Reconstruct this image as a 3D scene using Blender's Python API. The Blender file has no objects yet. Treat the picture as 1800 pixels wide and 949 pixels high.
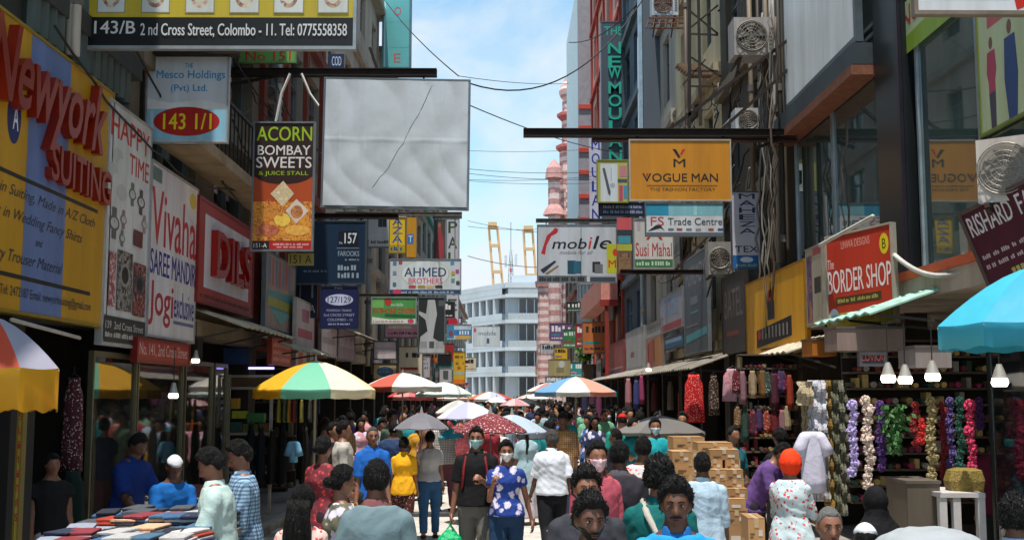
import bpy, math, random
import numpy as np
from mathutils import Vector, Matrix
random.seed(7); rng = np.random.default_rng(5)
C = bpy.context.scene.collection
S = bpy.context.scene
R = math.radians
# ------------------------------------------------------------ camera, sky, sun, exposure
CAM_H, FPX, PITCH, YAW = 2.15, 2000.0, R(6.15), R(0.43)
cd = bpy.data.cameras.new('camera'); cam = bpy.data.objects.new('camera', cd); C.objects.link(cam)
cam.location = (0, 0, CAM_H); cam.rotation_euler = (R(90) + PITCH, 0, -YAW)
cd.sensor_width = 36; cd.lens = 40.0; cd.clip_start = 0.1; cd.clip_end = 4000
S.camera = cam
S.render.resolution_x = 1024; S.render.resolution_y = 539
SUN = Vector((-0.06, -0.23, 0.97)).normalized()
W = bpy.data.worlds.new('World'); S.world = W; W.use_nodes = True
nt = W.node_tree; nt.nodes.clear()
def nn(t, typ, **kw):
    n = t.nodes.new(typ)
    for k, v in kw.items():
        if hasattr(n, k): setattr(n, k, v)
        else: n.inputs[k].default_value = v
    return n
sky = nn(nt, 'ShaderNodeTexSky'); sky.sky_type = 'NISHITA'; sky.sun_disc = False
sky.sun_elevation = math.asin(SUN.z); sky.sun_rotation = math.atan2(SUN.x, SUN.y)
sky.air_density = 1.2; sky.dust_density = 1.0; sky.ozone_density = 1.6
tc = nn(nt, 'ShaderNodeTexCoord'); mp = nn(nt, 'ShaderNodeMapping')
mp.inputs['Scale'].default_value = (3.4, 3.4, 5.0); mp.inputs['Location'].default_value = (3.05, 1.1, 0.75)
n1 = nn(nt, 'ShaderNodeTexNoise'); n1.inputs['Scale'].default_value = 1.5; n1.inputs['Detail'].default_value = 9; n1.inputs['Roughness'].default_value = .56; n1.inputs['Distortion'].default_value = .35
rp = nn(nt, 'ShaderNodeValToRGB'); rp.color_ramp.elements[0].position = .43; rp.color_ramp.elements[1].position = .66
sx = nn(nt, 'ShaderNodeSeparateXYZ'); mr = nn(nt, 'ShaderNodeMapRange')
mr.inputs['From Min'].default_value = -.02; mr.inputs['From Max'].default_value = .33; mr.inputs['To Min'].default_value = .6; mr.inputs['To Max'].default_value = .04
ad = nn(nt, 'ShaderNodeMath'); ad.operation = 'ADD'; ad.use_clamp = True
sc_ = nn(nt, 'ShaderNodeMath'); sc_.operation = 'MULTIPLY'; sc_.inputs[1].default_value = .85
mx = nn(nt, 'ShaderNodeMixRGB'); mx.inputs['Color2'].default_value = (4.0, 4.35, 4.6, 1)
tint = nn(nt, 'ShaderNodeMixRGB'); tint.blend_type = 'MULTIPLY'; tint.inputs[0].default_value = 1; tint.inputs['Color2'].default_value = (.74, 1.0, 1.0, 1)
bg = nn(nt, 'ShaderNodeBackground'); bg.inputs['Strength'].default_value = 0.148
wo = nn(nt, 'ShaderNodeOutputWorld')
L = nt.links.new
L(tc.outputs['Generated'], mp.inputs[0]); L(mp.outputs[0], n1.inputs['Vector']); L(n1.outputs['Fac'], rp.inputs[0])
L(tc.outputs['Generated'], sx.inputs[0]); L(sx.outputs['Z'], mr.inputs[0])
L(rp.outputs[0], sc_.inputs[0]); L(sc_.outputs[0], ad.inputs[0]); L(mr.outputs[0], ad.inputs[1])
L(sky.outputs[0], tint.inputs[1]); L(tint.outputs[0], mx.inputs[1]); L(ad.outputs[0], mx.inputs[0]); L(mx.outputs[0], bg.inputs[0]); L(bg.outputs[0], wo.inputs[0])
sl = bpy.data.lights.new('sun', 'SUN'); sl.energy = 5.0; sl.angle = R(.5); sl.color = (1, .955, .88)
so = bpy.data.objects.new('sun', sl); C.objects.link(so); so.rotation_euler = SUN.to_track_quat('Z', 'Y').to_euler(); so.location = (0, 0, 60)
S.view_settings.view_transform = 'Standard'; S.view_settings.look = 'None'; S.view_settings.exposure = 0.55; S.view_settings.gamma = 1
try: S.cycles.max_bounces = 6; S.cycles.use_denoising = True
except Exception: pass
# ------------------------------------------------------------ pixel helpers (photograph pixel -> point at a real distance)
RM = cam.rotation_euler.to_matrix()
def ray(px, py): return RM @ Vector(((px - 900) / FPX, -(py - 474.5) / FPX, -1))
def PY(px, py, D):
    r = ray(px, py); return Vector((0, 0, CAM_H)) + r * (D / r.y)
def PX(px, py, X):
    r = ray(px, py); return Vector((0, 0, CAM_H)) + r * (X / r.x)
# ------------------------------------------------------------ materials
def lin(c):
    if isinstance(c, str): c = tuple(int(c[i:i+2], 16) for i in (0, 2, 4))
    return tuple((v/255/12.92 if v/255 <= .04045 else ((v/255+.055)/1.055)**2.4) for v in c[:3]) + (1,)
MC = {}
def base_mat(name):
    m = bpy.data.materials.new(name); m.use_nodes = True
    t = m.node_tree; b = t.nodes['Principled BSDF']; return m, t, b
def M(col, rough=.6, metal=0, grime=.3, scale=2.2, bump=.0, emit=0, streak=False, spec=.4, name=None):
    key = (col, rough, metal, grime, scale, bump, emit, streak, spec)
    if key in MC: return MC[key]
    m, t, b = base_mat(name or 'mat_' + str(len(MC))); MC[key] = m
    c = lin(col); b.inputs['Roughness'].default_value = rough; b.inputs['Metallic'].default_value = metal
    b.inputs['Specular IOR Level'].default_value = spec
    if emit:
        b.inputs['Emission Color'].default_value = c; b.inputs['Emission Strength'].default_value = emit
    if grime:
        co = nn(t, 'ShaderNodeTexCoord'); ma = nn(t, 'ShaderNodeMapping'); ma.inputs['Scale'].default_value = (scale, scale, scale*(.12 if streak else 1))
        no = nn(t, 'ShaderNodeTexNoise'); no.inputs['Scale'].default_value = 1.6; no.inputs['Detail'].default_value = 8; no.inputs['Roughness'].default_value = .65
        ra = nn(t, 'ShaderNodeValToRGB'); ra.color_ramp.elements[0].position = .3; ra.color_ramp.elements[1].position = .62
        k = 1 - grime; ra.color_ramp.elements[0].color = (k, k*.96, k*.9, 1); ra.color_ramp.elements[1].color = (1, 1, 1, 1)
        mi = nn(t, 'ShaderNodeMixRGB'); mi.blend_type = 'MULTIPLY'; mi.inputs[0].default_value = 1; mi.inputs[1].default_value = c
        l = t.links.new; l(co.outputs['Object'], ma.inputs[0]); l(ma.outputs[0], no.inputs['Vector']); l(no.outputs[0], ra.inputs[0]); l(ra.outputs[0], mi.inputs[2]); l(mi.outputs[0], b.inputs['Base Color'])
        if bump:
            bu = nn(t, 'ShaderNodeBump'); bu.inputs['Strength'].default_value = bump; bu.inputs['Distance'].default_value = .03
            l(no.outputs[0], bu.inputs['Height']); l(bu.outputs[0], b.inputs['Normal'])
    else: b.inputs['Base Color'].default_value = c
    return m
def cloth(kind='plain'):
    """fabric whose colour is the object's own colour (Object Info), with folds as bump and woven or printed patterns"""
    key = ('cloth', kind)
    if key in MC: return MC[key]
    m, t, b = base_mat('fabric_' + kind); MC[key] = m; l = t.links.new
    oi = nn(t, 'ShaderNodeObjectInfo'); co = nn(t, 'ShaderNodeTexCoord'); b.inputs['Roughness'].default_value = .85; b.inputs['Specular IOR Level'].default_value = .2
    no = nn(t, 'ShaderNodeTexNoise'); no.inputs['Scale'].default_value = 9; no.inputs['Detail'].default_value = 4; no.inputs['Distortion'].default_value = 1.2
    bu = nn(t, 'ShaderNodeBump'); bu.inputs['Strength'].default_value = .4; bu.inputs['Distance'].default_value = .02
    l(co.outputs['Object'], no.inputs['Vector']); l(no.outputs[0], bu.inputs['Height']); l(bu.outputs[0], b.inputs['Normal'])
    src = oi.outputs['Color']
    def mixc(a, fac, c2, mode='MIX'):
        x = nn(t, 'ShaderNodeMixRGB'); x.blend_type = mode
        l(a, x.inputs[1]); x.inputs[2].default_value = c2
        if hasattr(fac, 'links'): l(fac, x.inputs[0])
        else: x.inputs[0].default_value = fac
        return x.outputs[0]
    if kind in ('plaid', 'stripe', 'hstripe'):
        for ax in ((0, 2) if kind == 'plaid' else (0,) if kind == 'stripe' else (2,)):
            w = nn(t, 'ShaderNodeTexWave'); w.bands_direction = 'XYZ'[ax]; w.inputs['Scale'].default_value = 11 if kind == 'plaid' else 8; w.inputs['Distortion'].default_value = .6
            r = nn(t, 'ShaderNodeValToRGB'); r.color_ramp.elements[0].position = .45; r.color_ramp.elements[1].position = .6
            l(co.outputs['Object'], w.inputs[0]); l(w.outputs['Fac'], r.inputs[0])
            g = nn(t, 'ShaderNodeMath'); g.operation = 'MULTIPLY'; g.inputs[1].default_value = .6; l(r.outputs[0], g.inputs[0])
            src = mixc(src, g.outputs[0], (.02, .03, .08, 1))
    if kind in ('floral', 'redfloral', 'dots'):
        v = nn(t, 'ShaderNodeTexVoronoi'); v.inputs['Scale'].default_value = {'floral': 11, 'redfloral': 24, 'dots': 34}[kind]
        r = nn(t, 'ShaderNodeValToRGB'); r.color_ramp.elements[0].position = {'floral': .36, 'redfloral': .26, 'dots': .20}[kind]; r.color_ramp.elements[1].position = {'floral': .46, 'redfloral': .36, 'dots': .30}[kind]
        r.color_ramp.elements[0].color = (1, 1, 1, 1); r.color_ramp.elements[1].color = (0, 0, 0, 1)
        n2 = nn(t, 'ShaderNodeTexNoise'); n2.inputs['Scale'].default_value = 14
        a = nn(t, 'ShaderNodeMixRGB'); a.inputs[0].default_value = .05; l(co.outputs['Object'], a.inputs[1]); l(n2.outputs['Color'], a.inputs[2])
        l(a.outputs[0], v.inputs['Vector']); l(v.outputs['Distance'], r.inputs[0])
        src = mixc(src, r.outputs[0], {'floral': (.55, .5, .62, 1), 'redfloral': (.55, .05, .04, 1), 'dots': (.6, .5, .48, 1)}[kind])
    if kind == 'skin':
        b.inputs['Roughness'].default_value = .48; b.inputs['Specular IOR Level'].default_value = .4; no.inputs['Scale'].default_value = 60; bu.inputs['Strength'].default_value = .12
        try: b.inputs['Subsurface Weight'].default_value = .06; b.inputs['Subsurface Scale'].default_value = .02
        except Exception: pass
    if kind == 'hair':
        b.inputs['Roughness'].default_value = .38; no.inputs['Scale'].default_value = 1.0; no.inputs['Detail'].default_value = 2; bu.inputs['Strength'].default_value = .9; hm = nn(t, 'ShaderNodeMapping'); hm.inputs['Scale'].default_value = (130, 130, 26); l(co.outputs['Object'], hm.inputs[0]); l(hm.outputs[0], no.inputs['Vector'])
    if kind == 'denim': no.inputs['Scale'].default_value = 14
    if kind not in ('skin', 'hair'):
        n3 = nn(t, 'ShaderNodeTexNoise'); n3.inputs['Scale'].default_value = 5; l(co.outputs['Object'], n3.inputs['Vector'])
        r3 = nn(t, 'ShaderNodeMapRange'); r3.inputs['To Min'].default_value = .78; r3.inputs['To Max'].default_value = 1.15; l(n3.outputs[0], r3.inputs[0])
        x = nn(t, 'ShaderNodeMixRGB'); x.blend_type = 'MULTIPLY'; x.inputs[0].default_value = 1; l(src, x.inputs[1]); l(r3.outputs[0], x.inputs[2]); src = x.outputs[0]
    l(src, b.inputs['Base Color']); return m
def glass_mat(col='101816', rough=.05, spec=.8, key='g', alpha=1.0):
    k = ('glass', col, rough, spec, alpha)
    if k in MC: return MC[k]
    m, t, b = base_mat('window_glass_' + key); MC[k] = m
    b.inputs['Base Color'].default_value = lin(col); b.inputs['Roughness'].default_value = rough; b.inputs['Specular IOR Level'].default_value = spec
    b.inputs['IOR'].default_value = 2.1; b.inputs['Alpha'].default_value = alpha
    no = nn(t, 'ShaderNodeTexNoise'); no.inputs['Scale'].default_value = .7; co = nn(t, 'ShaderNodeTexCoord'); bu = nn(t, 'ShaderNodeBump'); bu.inputs['Strength'].default_value = .05; bu.inputs['Distance'].default_value = .05
    t.links.new(co.outputs['Object'], no.inputs['Vector']); t.links.new(no.outputs[0], bu.inputs['Height']); t.links.new(bu.outputs[0], b.inputs['Normal'])
    return m
def photo_mat(cols, scale=5, seed=0, name='printed_photo'):
    """an irregular mottled colour print, for pictures of goods on signs"""
    k = ('photo', tuple(cols), scale, seed)
    if k in MC: return MC[k]
    m, t, b = base_mat(name); MC[k] = m; l = t.links.new
    co = nn(t, 'ShaderNodeTexCoord'); ma = nn(t, 'ShaderNodeMapping'); ma.inputs['Location'].default_value = (seed*3.7, seed*1.3, seed*2.1)
    no = nn(t, 'ShaderNodeTexNoise'); no.inputs['Scale'].default_value = scale; no.inputs['Detail'].default_value = 3; no.inputs['Distortion'].default_value = 1.4
    ra = nn(t, 'ShaderNodeValToRGB'); e = ra.color_ramp.elements; n = len(cols)
    e[0].position = .3; e[0].color = lin(cols[0]); e[1].position = .72; e[1].color = lin(cols[-1])
    for i in range(1, n-1): x = e.new(.3 + .42*i/(n-1)); x.color = lin(cols[i])
    l(co.outputs['Object'], ma.inputs[0]); l(ma.outputs[0], no.inputs['Vector']); l(no.outputs[0], ra.inputs[0]); l(ra.outputs[0], b.inputs['Base Color']); b.inputs['Roughness'].default_value = .5
    return m
# ------------------------------------------------------------ mesh builder
class MB:
    def __init__(s): s.v = []; s.f = []; s.m = []; s.n = 0
    def add(s, v, f, mi=0):
        s.v.append(np.asarray(v, float).reshape(-1, 3)); s.f += [tuple(i + s.n for i in q) for q in f]; s.m += [mi]*len(f); s.n += len(s.v[-1]); return s
    def box(s, x0, x1, y0, y1, z0, z1, mi=0):
        v = [(x, y, z) for x in (x0, x1) for y in (y0, y1) for z in (z0, z1)]
        return s.add(v, [(0,1,3,2),(4,6,7,5),(0,4,5,1),(2,3,7,6),(0,2,6,4),(1,5,7,3)], mi)
    def obox(s, c, ax, h, mi=0):
        c = Vector(c); a = [Vector(x)*k for x, k in zip(ax, h)]
        v = [c + a[0]*i + a[1]*j + a[2]*k for i in (-1,1) for j in (-1,1) for k in (-1,1)]
        return s.add([tuple(q) for q in v], [(0,1,3,2),(4,6,7,5),(0,4,5,1),(2,3,7,6),(0,2,6,4),(1,5,7,3)], mi)
    def bar(s, p, q, w, h=None, mi=0):
        p, q = Vector(p), Vector(q); d = q-p; l = d.length
        if l < 1e-6: return s
        d.normalize(); up = Vector((0,0,1)) if abs(d.z) < .95 else Vector((1,0,0))
        a = d.cross(up).normalized(); b = a.cross(d)
        return s.obox((p+q)/2, (d, a, b), (l/2, w/2, (h or w)/2), mi)
    def tube(s, pts, r, n=6, mi=0, r1=None):
        pts = [Vector(p) for p in pts]; k = len(pts); V = []; F = []
        for i, p in enumerate(pts):
            d = (pts[min(i+1, k-1)] - pts[max(i-1, 0)]); d = d.normalized() if d.length > 1e-9 else Vector((0,0,1))
            up = Vector((0,0,1)) if abs(d.z) < .9 else Vector((1,0,0)); a = d.cross(up).normalized(); b = a.cross(d)
            rr = r if r1 is None else r + (r1-r)*i/(k-1)
            for j in range(n): t = 2*math.pi*j/n; V.append(tuple(p + a*(rr*math.cos(t)) + b*(rr*math.sin(t))))
        for i in range(k-1):
            for j in range(n): F.append((i*n+j, i*n+(j+1) % n, (i+1)*n+(j+1) % n, (i+1)*n+j))
        F.append(tuple(range(n))[::-1]); F.append(tuple((k-1)*n+j for j in range(n)))
        return s.add(V, F, mi)
    def caps(s, p0, p1, r0, r1, n=10, flat0=False, flat1=False, squash=None, mi=0):
        p0 = np.array(p0, float); p1 = np.array(p1, float); d = p1-p0; l = np.linalg.norm(d); d = d/l if l > 1e-9 else np.array([0,0,1.])
        up = np.array([0,0,1.]) if abs(d[2]) < .9 else np.array([0,-1.,0]); a = np.cross(d, up); a /= np.linalg.norm(a); b = np.cross(a, d)
        rings = [(-r0*.99, r0*.2), (-r0*.8, r0*.62), (-r0*.4, r0*.92)] if not flat0 else []
        rings += [(0, r0), (l*.5, (r0+r1)/2), (l, r1)]
        if not flat1: rings += [(l+r1*.4, r1*.92), (l+r1*.8, r1*.62), (l+r1*.99, r1*.2)]
        sa, sb = squash or (1, 1); V = []; F = []
        for o, r in rings:
            for j in range(n): t = 2*math.pi*j/n; V.append(p0 + d*o + a*(r*sa*math.cos(t)) + b*(r*sb*math.sin(t)))
        k = len(rings)
        for i in range(k-1):
            for j in range(n): F.append((i*n+j, i*n+(j+1) % n, (i+1)*n+(j+1) % n, (i+1)*n+j))
        F.append(tuple(range(n))[::-1]); F.append(tuple((k-1)*n+j for j in range(n)))
        return s.add(V, F, mi)
    def loft(s, rings, n=20, mi=0, wob=0):
        V = []; F = []; k = len(rings)
        for (cx, cy, cz, rx, ry) in rings:
            for j in range(n):
                t = 2*math.pi*j/n; w = 1 + wob*math.sin(t*7 + cx*3)
                V.append((cx + rx*w*math.cos(t), cy + ry*w*math.sin(t), cz))
        for i in range(k-1):
            for j in range(n): F.append((i*n+j, i*n+(j+1) % n, (i+1)*n+(j+1) % n, (i+1)*n+j))
        F.append(tuple(range(n))[::-1]); F.append(tuple((k-1)*n+j for j in range(n)))
        return s.add(V, F, mi)
    def ell(s, c, r, n=12, mi=0, mat=None):
        V = []; F = []; h = n//2
        for i in range(h+1):
            for j in range(n):
                a = math.pi*i/h; b = 2*math.pi*j/n; q = Vector((r[0]*math.sin(a)*math.cos(b), r[1]*math.sin(a)*math.sin(b), r[2]*math.cos(a)))
                if mat: q = mat @ q
                V.append((c[0]+q.x, c[1]+q.y, c[2]+q.z))
        for i in range(h):
            for j in range(n): F.append((i*n+j, (i+1)*n+j, (i+1)*n+(j+1) % n, i*n+(j+1) % n))
        return s.add(V, F, mi)
    def mesh(s, name, mats, off=(0,0,0), smooth=False):
        me = bpy.data.meshes.new(name)
        v = np.concatenate(s.v) - np.array(off) if s.v else np.zeros((0,3))
        us = sorted({i for f in s.f for i in f})
        if len(us) < len(v): mp_ = {a: b for b, a in enumerate(us)}; v = v[us]; s.f = [tuple(mp_[i] for i in f) for f in s.f]
        me.from_pydata(v.tolist(), [], s.f)
        for m in (mats if isinstance(mats, (list, tuple)) else [mats]): me.materials.append(m)
        if len(me.materials) > 1: me.polygons.foreach_set('material_index', s.m)
        if smooth: me.polygons.foreach_set('use_smooth', [True]*len(me.polygons))
        me.update(); return me
def link(name, me, parent=None, label=None):
    o = bpy.data.objects.new(name, me); C.objects.link(o)
    if parent: o.parent = parent
    if label: o['label'] = label
    return o
class Thing:
    """an Empty at the base of a thing; parts are given in world coordinates (or local ones when local=True)"""
    def __init__(s, name, label, cat, loc=(0,0,0), group=None, mat=None, rotz=None, kind=None):
        s.o = bpy.data.objects.new(name, None); C.objects.link(s.o); s.o.empty_display_size = .2
        s.loc = Vector(loc); s.local = False
        if mat is not None: s.o.matrix_world = mat; s.local = True
        elif rotz is not None: s.o.location = loc; s.o.rotation_euler = (0, 0, rotz); s.local = True
        else: s.o.location = loc
        if kind: s.o['kind'] = kind
        else:
            s.o['label'] = label; s.o['category'] = cat
            if group: s.o['group'] = group
    def part(s, name, mb, mats, parent=None, label=None, smooth=False, color=None):
        off = (0,0,0) if s.local else s.loc
        o = link(name, mb.mesh(name, mats, off, smooth), parent or s.o, label)
        if color is not None: o.color = lin(color)
        return o
def single(name, label, cat, mb, mats, loc=(0,0,0), group=None, smooth=False, kind=None, color=None):
    o = link(name, mb.mesh(name, mats, loc, smooth)); o.location = loc
    if kind: o['kind'] = kind
    if label and kind != 'structure': o['label'] = label; o['category'] = cat
    if group: o['group'] = group
    if color is not None: o.color = lin(color)
    return o
def copy_tree(o, parent=None):
    c = o.copy(); C.objects.link(c); c.parent = parent
    for ch in list(o.children): copy_tree(ch, c)
    return c
# ------------------------------------------------------------ lettering
def text_mesh(txt, x0, z0, x1, z1, y, bold=.0, extrude=0.0, mat=None, slant=0):
    cu = bpy.data.curves.new('t', 'FONT'); cu.body = txt; cu.align_x = 'LEFT'; cu.offset = min(bold, .013) if extrude else 0; cu.extrude = 0; cu.resolution_u = 3; cu.shear = slant; cu.space_line = .8
    to = bpy.data.objects.new('t', cu); me = bpy.data.meshes.new_from_object(to)
    bpy.data.objects.remove(to); bpy.data.curves.remove(cu)
    n = len(me.vertices)
    if n == 0: return None
    v = np.empty(n*3); me.vertices.foreach_get('co', v); v = v.reshape(-1, 3)
    mn, mxx = v.min(0), v.max(0); sx_ = (x1-x0)/max(mxx[0]-mn[0], 1e-6); sz = (z1-z0)/max(mxx[1]-mn[1], 1e-6)
    fl = [tuple(p.vertices) for p in me.polygons]; bpy.data.meshes.remove(me)
    X = x0 + (v[:,0]-mn[0])*sx_; Z = z0 + (v[:,1]-mn[1])*sz
    mb = MB(); mb.add(np.stack([X, np.full(n, y - extrude), Z], 1), fl)
    if bold > .008 and not extrude:
        dx_ = min(bold, .03)*.55*(z1-z0)
        for q, (ox, oz) in enumerate(((-1, 0), (1, 0), (0, .6), (0, -.6))): mb.add(np.stack([X + ox*dx_, np.full(n, y - .00005*(q+1)), Z + oz*dx_], 1), fl)
    if extrude:
        mb2 = {}
        for p in fl:
            for i in range(len(p)):
                e = (p[i], p[(i+1) % len(p)]); k = tuple(sorted(e)); mb2[k] = mb2.get(k, []) + [e]
        ed = [q[0] for q in mb2.values() if len(q) == 1]
        mb.add(np.stack([X, np.full(n, y), Z], 1), [])
        mb.f += [(b, a, a+n, b+n) for a, b in ed]; mb.m += [0]*len(ed)
    return mb
def sign(name, label, O, U, V, w, h, bg, items, frame='8a8d8e', fw=.03, t=.06, group=None, cat='sign', bgm=None, both=False, rough=.45, extra=None):
    """board with its own frame and print. O bottom-left corner, U along the text, V up. Item boxes run 0..1 from the TOP-left."""
    U = Vector(U).normalized(); V = Vector(V).normalized(); N = U.cross(V)       # N points to the reader
    mt = Matrix(((U.x, -N.x, V.x, O[0]), (U.y, -N.y, V.y, O[1]), (U.z, -N.z, V.z, O[2]), (0,0,0,1)))
    T = Thing(name, label, cat, mat=mt, group=group)
    T.part('panel', MB().box(fw*.4, w-fw*.4, -t/2, t/2, fw*.4, h-fw*.4), bgm or M(bg, rough, grime=.30, scale=1.3, streak=True))
    if frame:
        f = MB(); d = t/2 + .012
        f.box(0, w, -d, d, 0, fw); f.box(0, w, -d, d, h-fw, h); f.box(0, fw, -d+.002, d-.002, fw, h-fw); f.box(w-fw, w, -d+.002, d-.002, fw, h-fw)
        T.part('frame', f, M(frame, .4, .5, grime=.3))
    pr = MB(); mats = []; step = .0014
    def mi(c):
        m = c if isinstance(c, bpy.types.Material) else M(c, rough, grime=.22, scale=2.5, streak=True)
        if m not in mats: mats.append(m)
        return mats.index(m)
    r_ = random.Random(label)
    for k, it in enumerate(items):
        y = -t/2 - step - k*.0003; c = it[0]
        if c == 'r':
            _, a, b, e, g, col = it; pr.add([(a*w, y, (1-g)*h), (e*w, y, (1-g)*h), (e*w, y, (1-b)*h), (a*w, y, (1-b)*h)], [(0,1,2,3)], mi(col))
        elif c == 'e':
            _, a, b, ru, rv, col = it; n = 28
            pr.add([((a + ru*math.cos(2*math.pi*i/n))*w, y, (1-b + rv*math.sin(2*math.pi*i/n))*h) for i in range(n)], [tuple(range(n))], mi(col))
        elif c == 'p':
            _, P, col = it; pr.add([(a*w, y, (1-b)*h) for a, b in P], [tuple(range(len(P)))[::-1]], mi(col))
        elif c == 'l':
            _, a, b, e, g, col = it; x = a
            while x < e - .01:
                ww = min(r_.uniform(.03, .11), e-x); q = x
                lw = (g-b)*h/w*.55
                while q < x+ww - lw*.5:
                    zz = r_.choice((0, 0, .25)); pr.add([(q*w, y, (1-g)*h), ((q+lw*.75)*w, y, (1-g)*h), ((q+lw*.75)*w, y, (1-b-(g-b)*zz)*h), (q*w, y, (1-b-(g-b)*zz)*h)], [(0,1,2,3)], mi(col)); q += lw
                x += ww + .02
        elif c == 't':
            _, tx, a, b, e, g, col = it[:7]; o = it[7] if len(it) > 7 else {}
            mb = text_mesh(tx, a*w, (1-g)*h, e*w, (1-b)*h, y, o.get('bold', .012), o.get('ex', 0), slant=o.get('slant', 0))
            if mb: T.part('lettering', mb, o.get('mat') or M(col, rough, grime=.1))
    if pr.f: T.part('print', pr, mats)
    if extra:
        for nm, mb, mm in extra: T.part(nm, mb, mm)
    return T
def sign_cam(name, label, px0, py0, px1, py1, D, bg, items, **k):
    """board hanging across the street, facing along it"""
    a = PY(px0, py1, D); b = PY(px1, py0, D)
    return sign(name, label, a, (1,0,0), (0,0,1), b.x-a.x, b.z-a.z, bg, items, **k)
def sign_wall(name, label, px0, px1, X, z0, z1, bg, items, **k):
    """board flat along the street; px0 is the end nearer the left of the picture"""
    a = PX(px0, 600, X); b = PX(px1, 600, X); U = Vector((0, b.y-a.y, 0))
    return sign(name, label, (X, a.y, z0), U, (0,0,1), U.length, z1-z0, bg, items, **k)
def zat(py, D): return PY(900, py, D).z
# ============================================================ GROUND
XL, XR = -4.5, 4.8
g = MB(); g.box(-600, 600, -30, 1500, -.5, -.012)
ground = single('ground', None, None, g, M('8f8a82', .9, grime=.35, scale=.3, bump=.2), kind='structure')
rd = link('road', MB().box(-3.9, 4.2, 19.2, 150, -.3, 0).mesh('road', M('b4aea5', .85, grime=.35, scale=.7, bump=.25))); rd['kind'] = 'structure'
slabm = [MB().box(-.446, .446, -.296, .296, -.06, 0).mesh('slab', M(c, .85, grime=.3, scale=2.5, bump=.3)) for c in ('b8b2a9', 'aea89f', 'c0bab0', 'b3aca6')]
i = 0
for r_ in range(24):
    for c_ in range(9):
        x = -3.45 + c_*.9 + (.45 if r_ % 2 else 0); y = 5.1 + r_*.6
        o = link('paving_slab', slabm[(r_*7 + c_*3) % 4], rd); o.location = (x, y, .001*((r_*5 + c_*3) % 4))
for s_, x0, x1 in (('L', XL+.02, -3.9), ('R', 4.2, XR)):
    k = link('pavement', MB().box(x0-.5, x1+.15, 4, 150, -.2, .12).mesh('pavement', M('8e8880', .85, grime=.4, scale=1, bump=.3))); k['kind'] = 'structure'
    kb = link('kerb', MB().box(x1+.15 if s_ == 'L' else x0-.65, x1+.30 if s_ == 'L' else x0-.5, 4, 150, -.2, .125).mesh('kerb', M('a39d94', .8, grime=.4))) ; kb['kind'] = 'structure'
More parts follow.
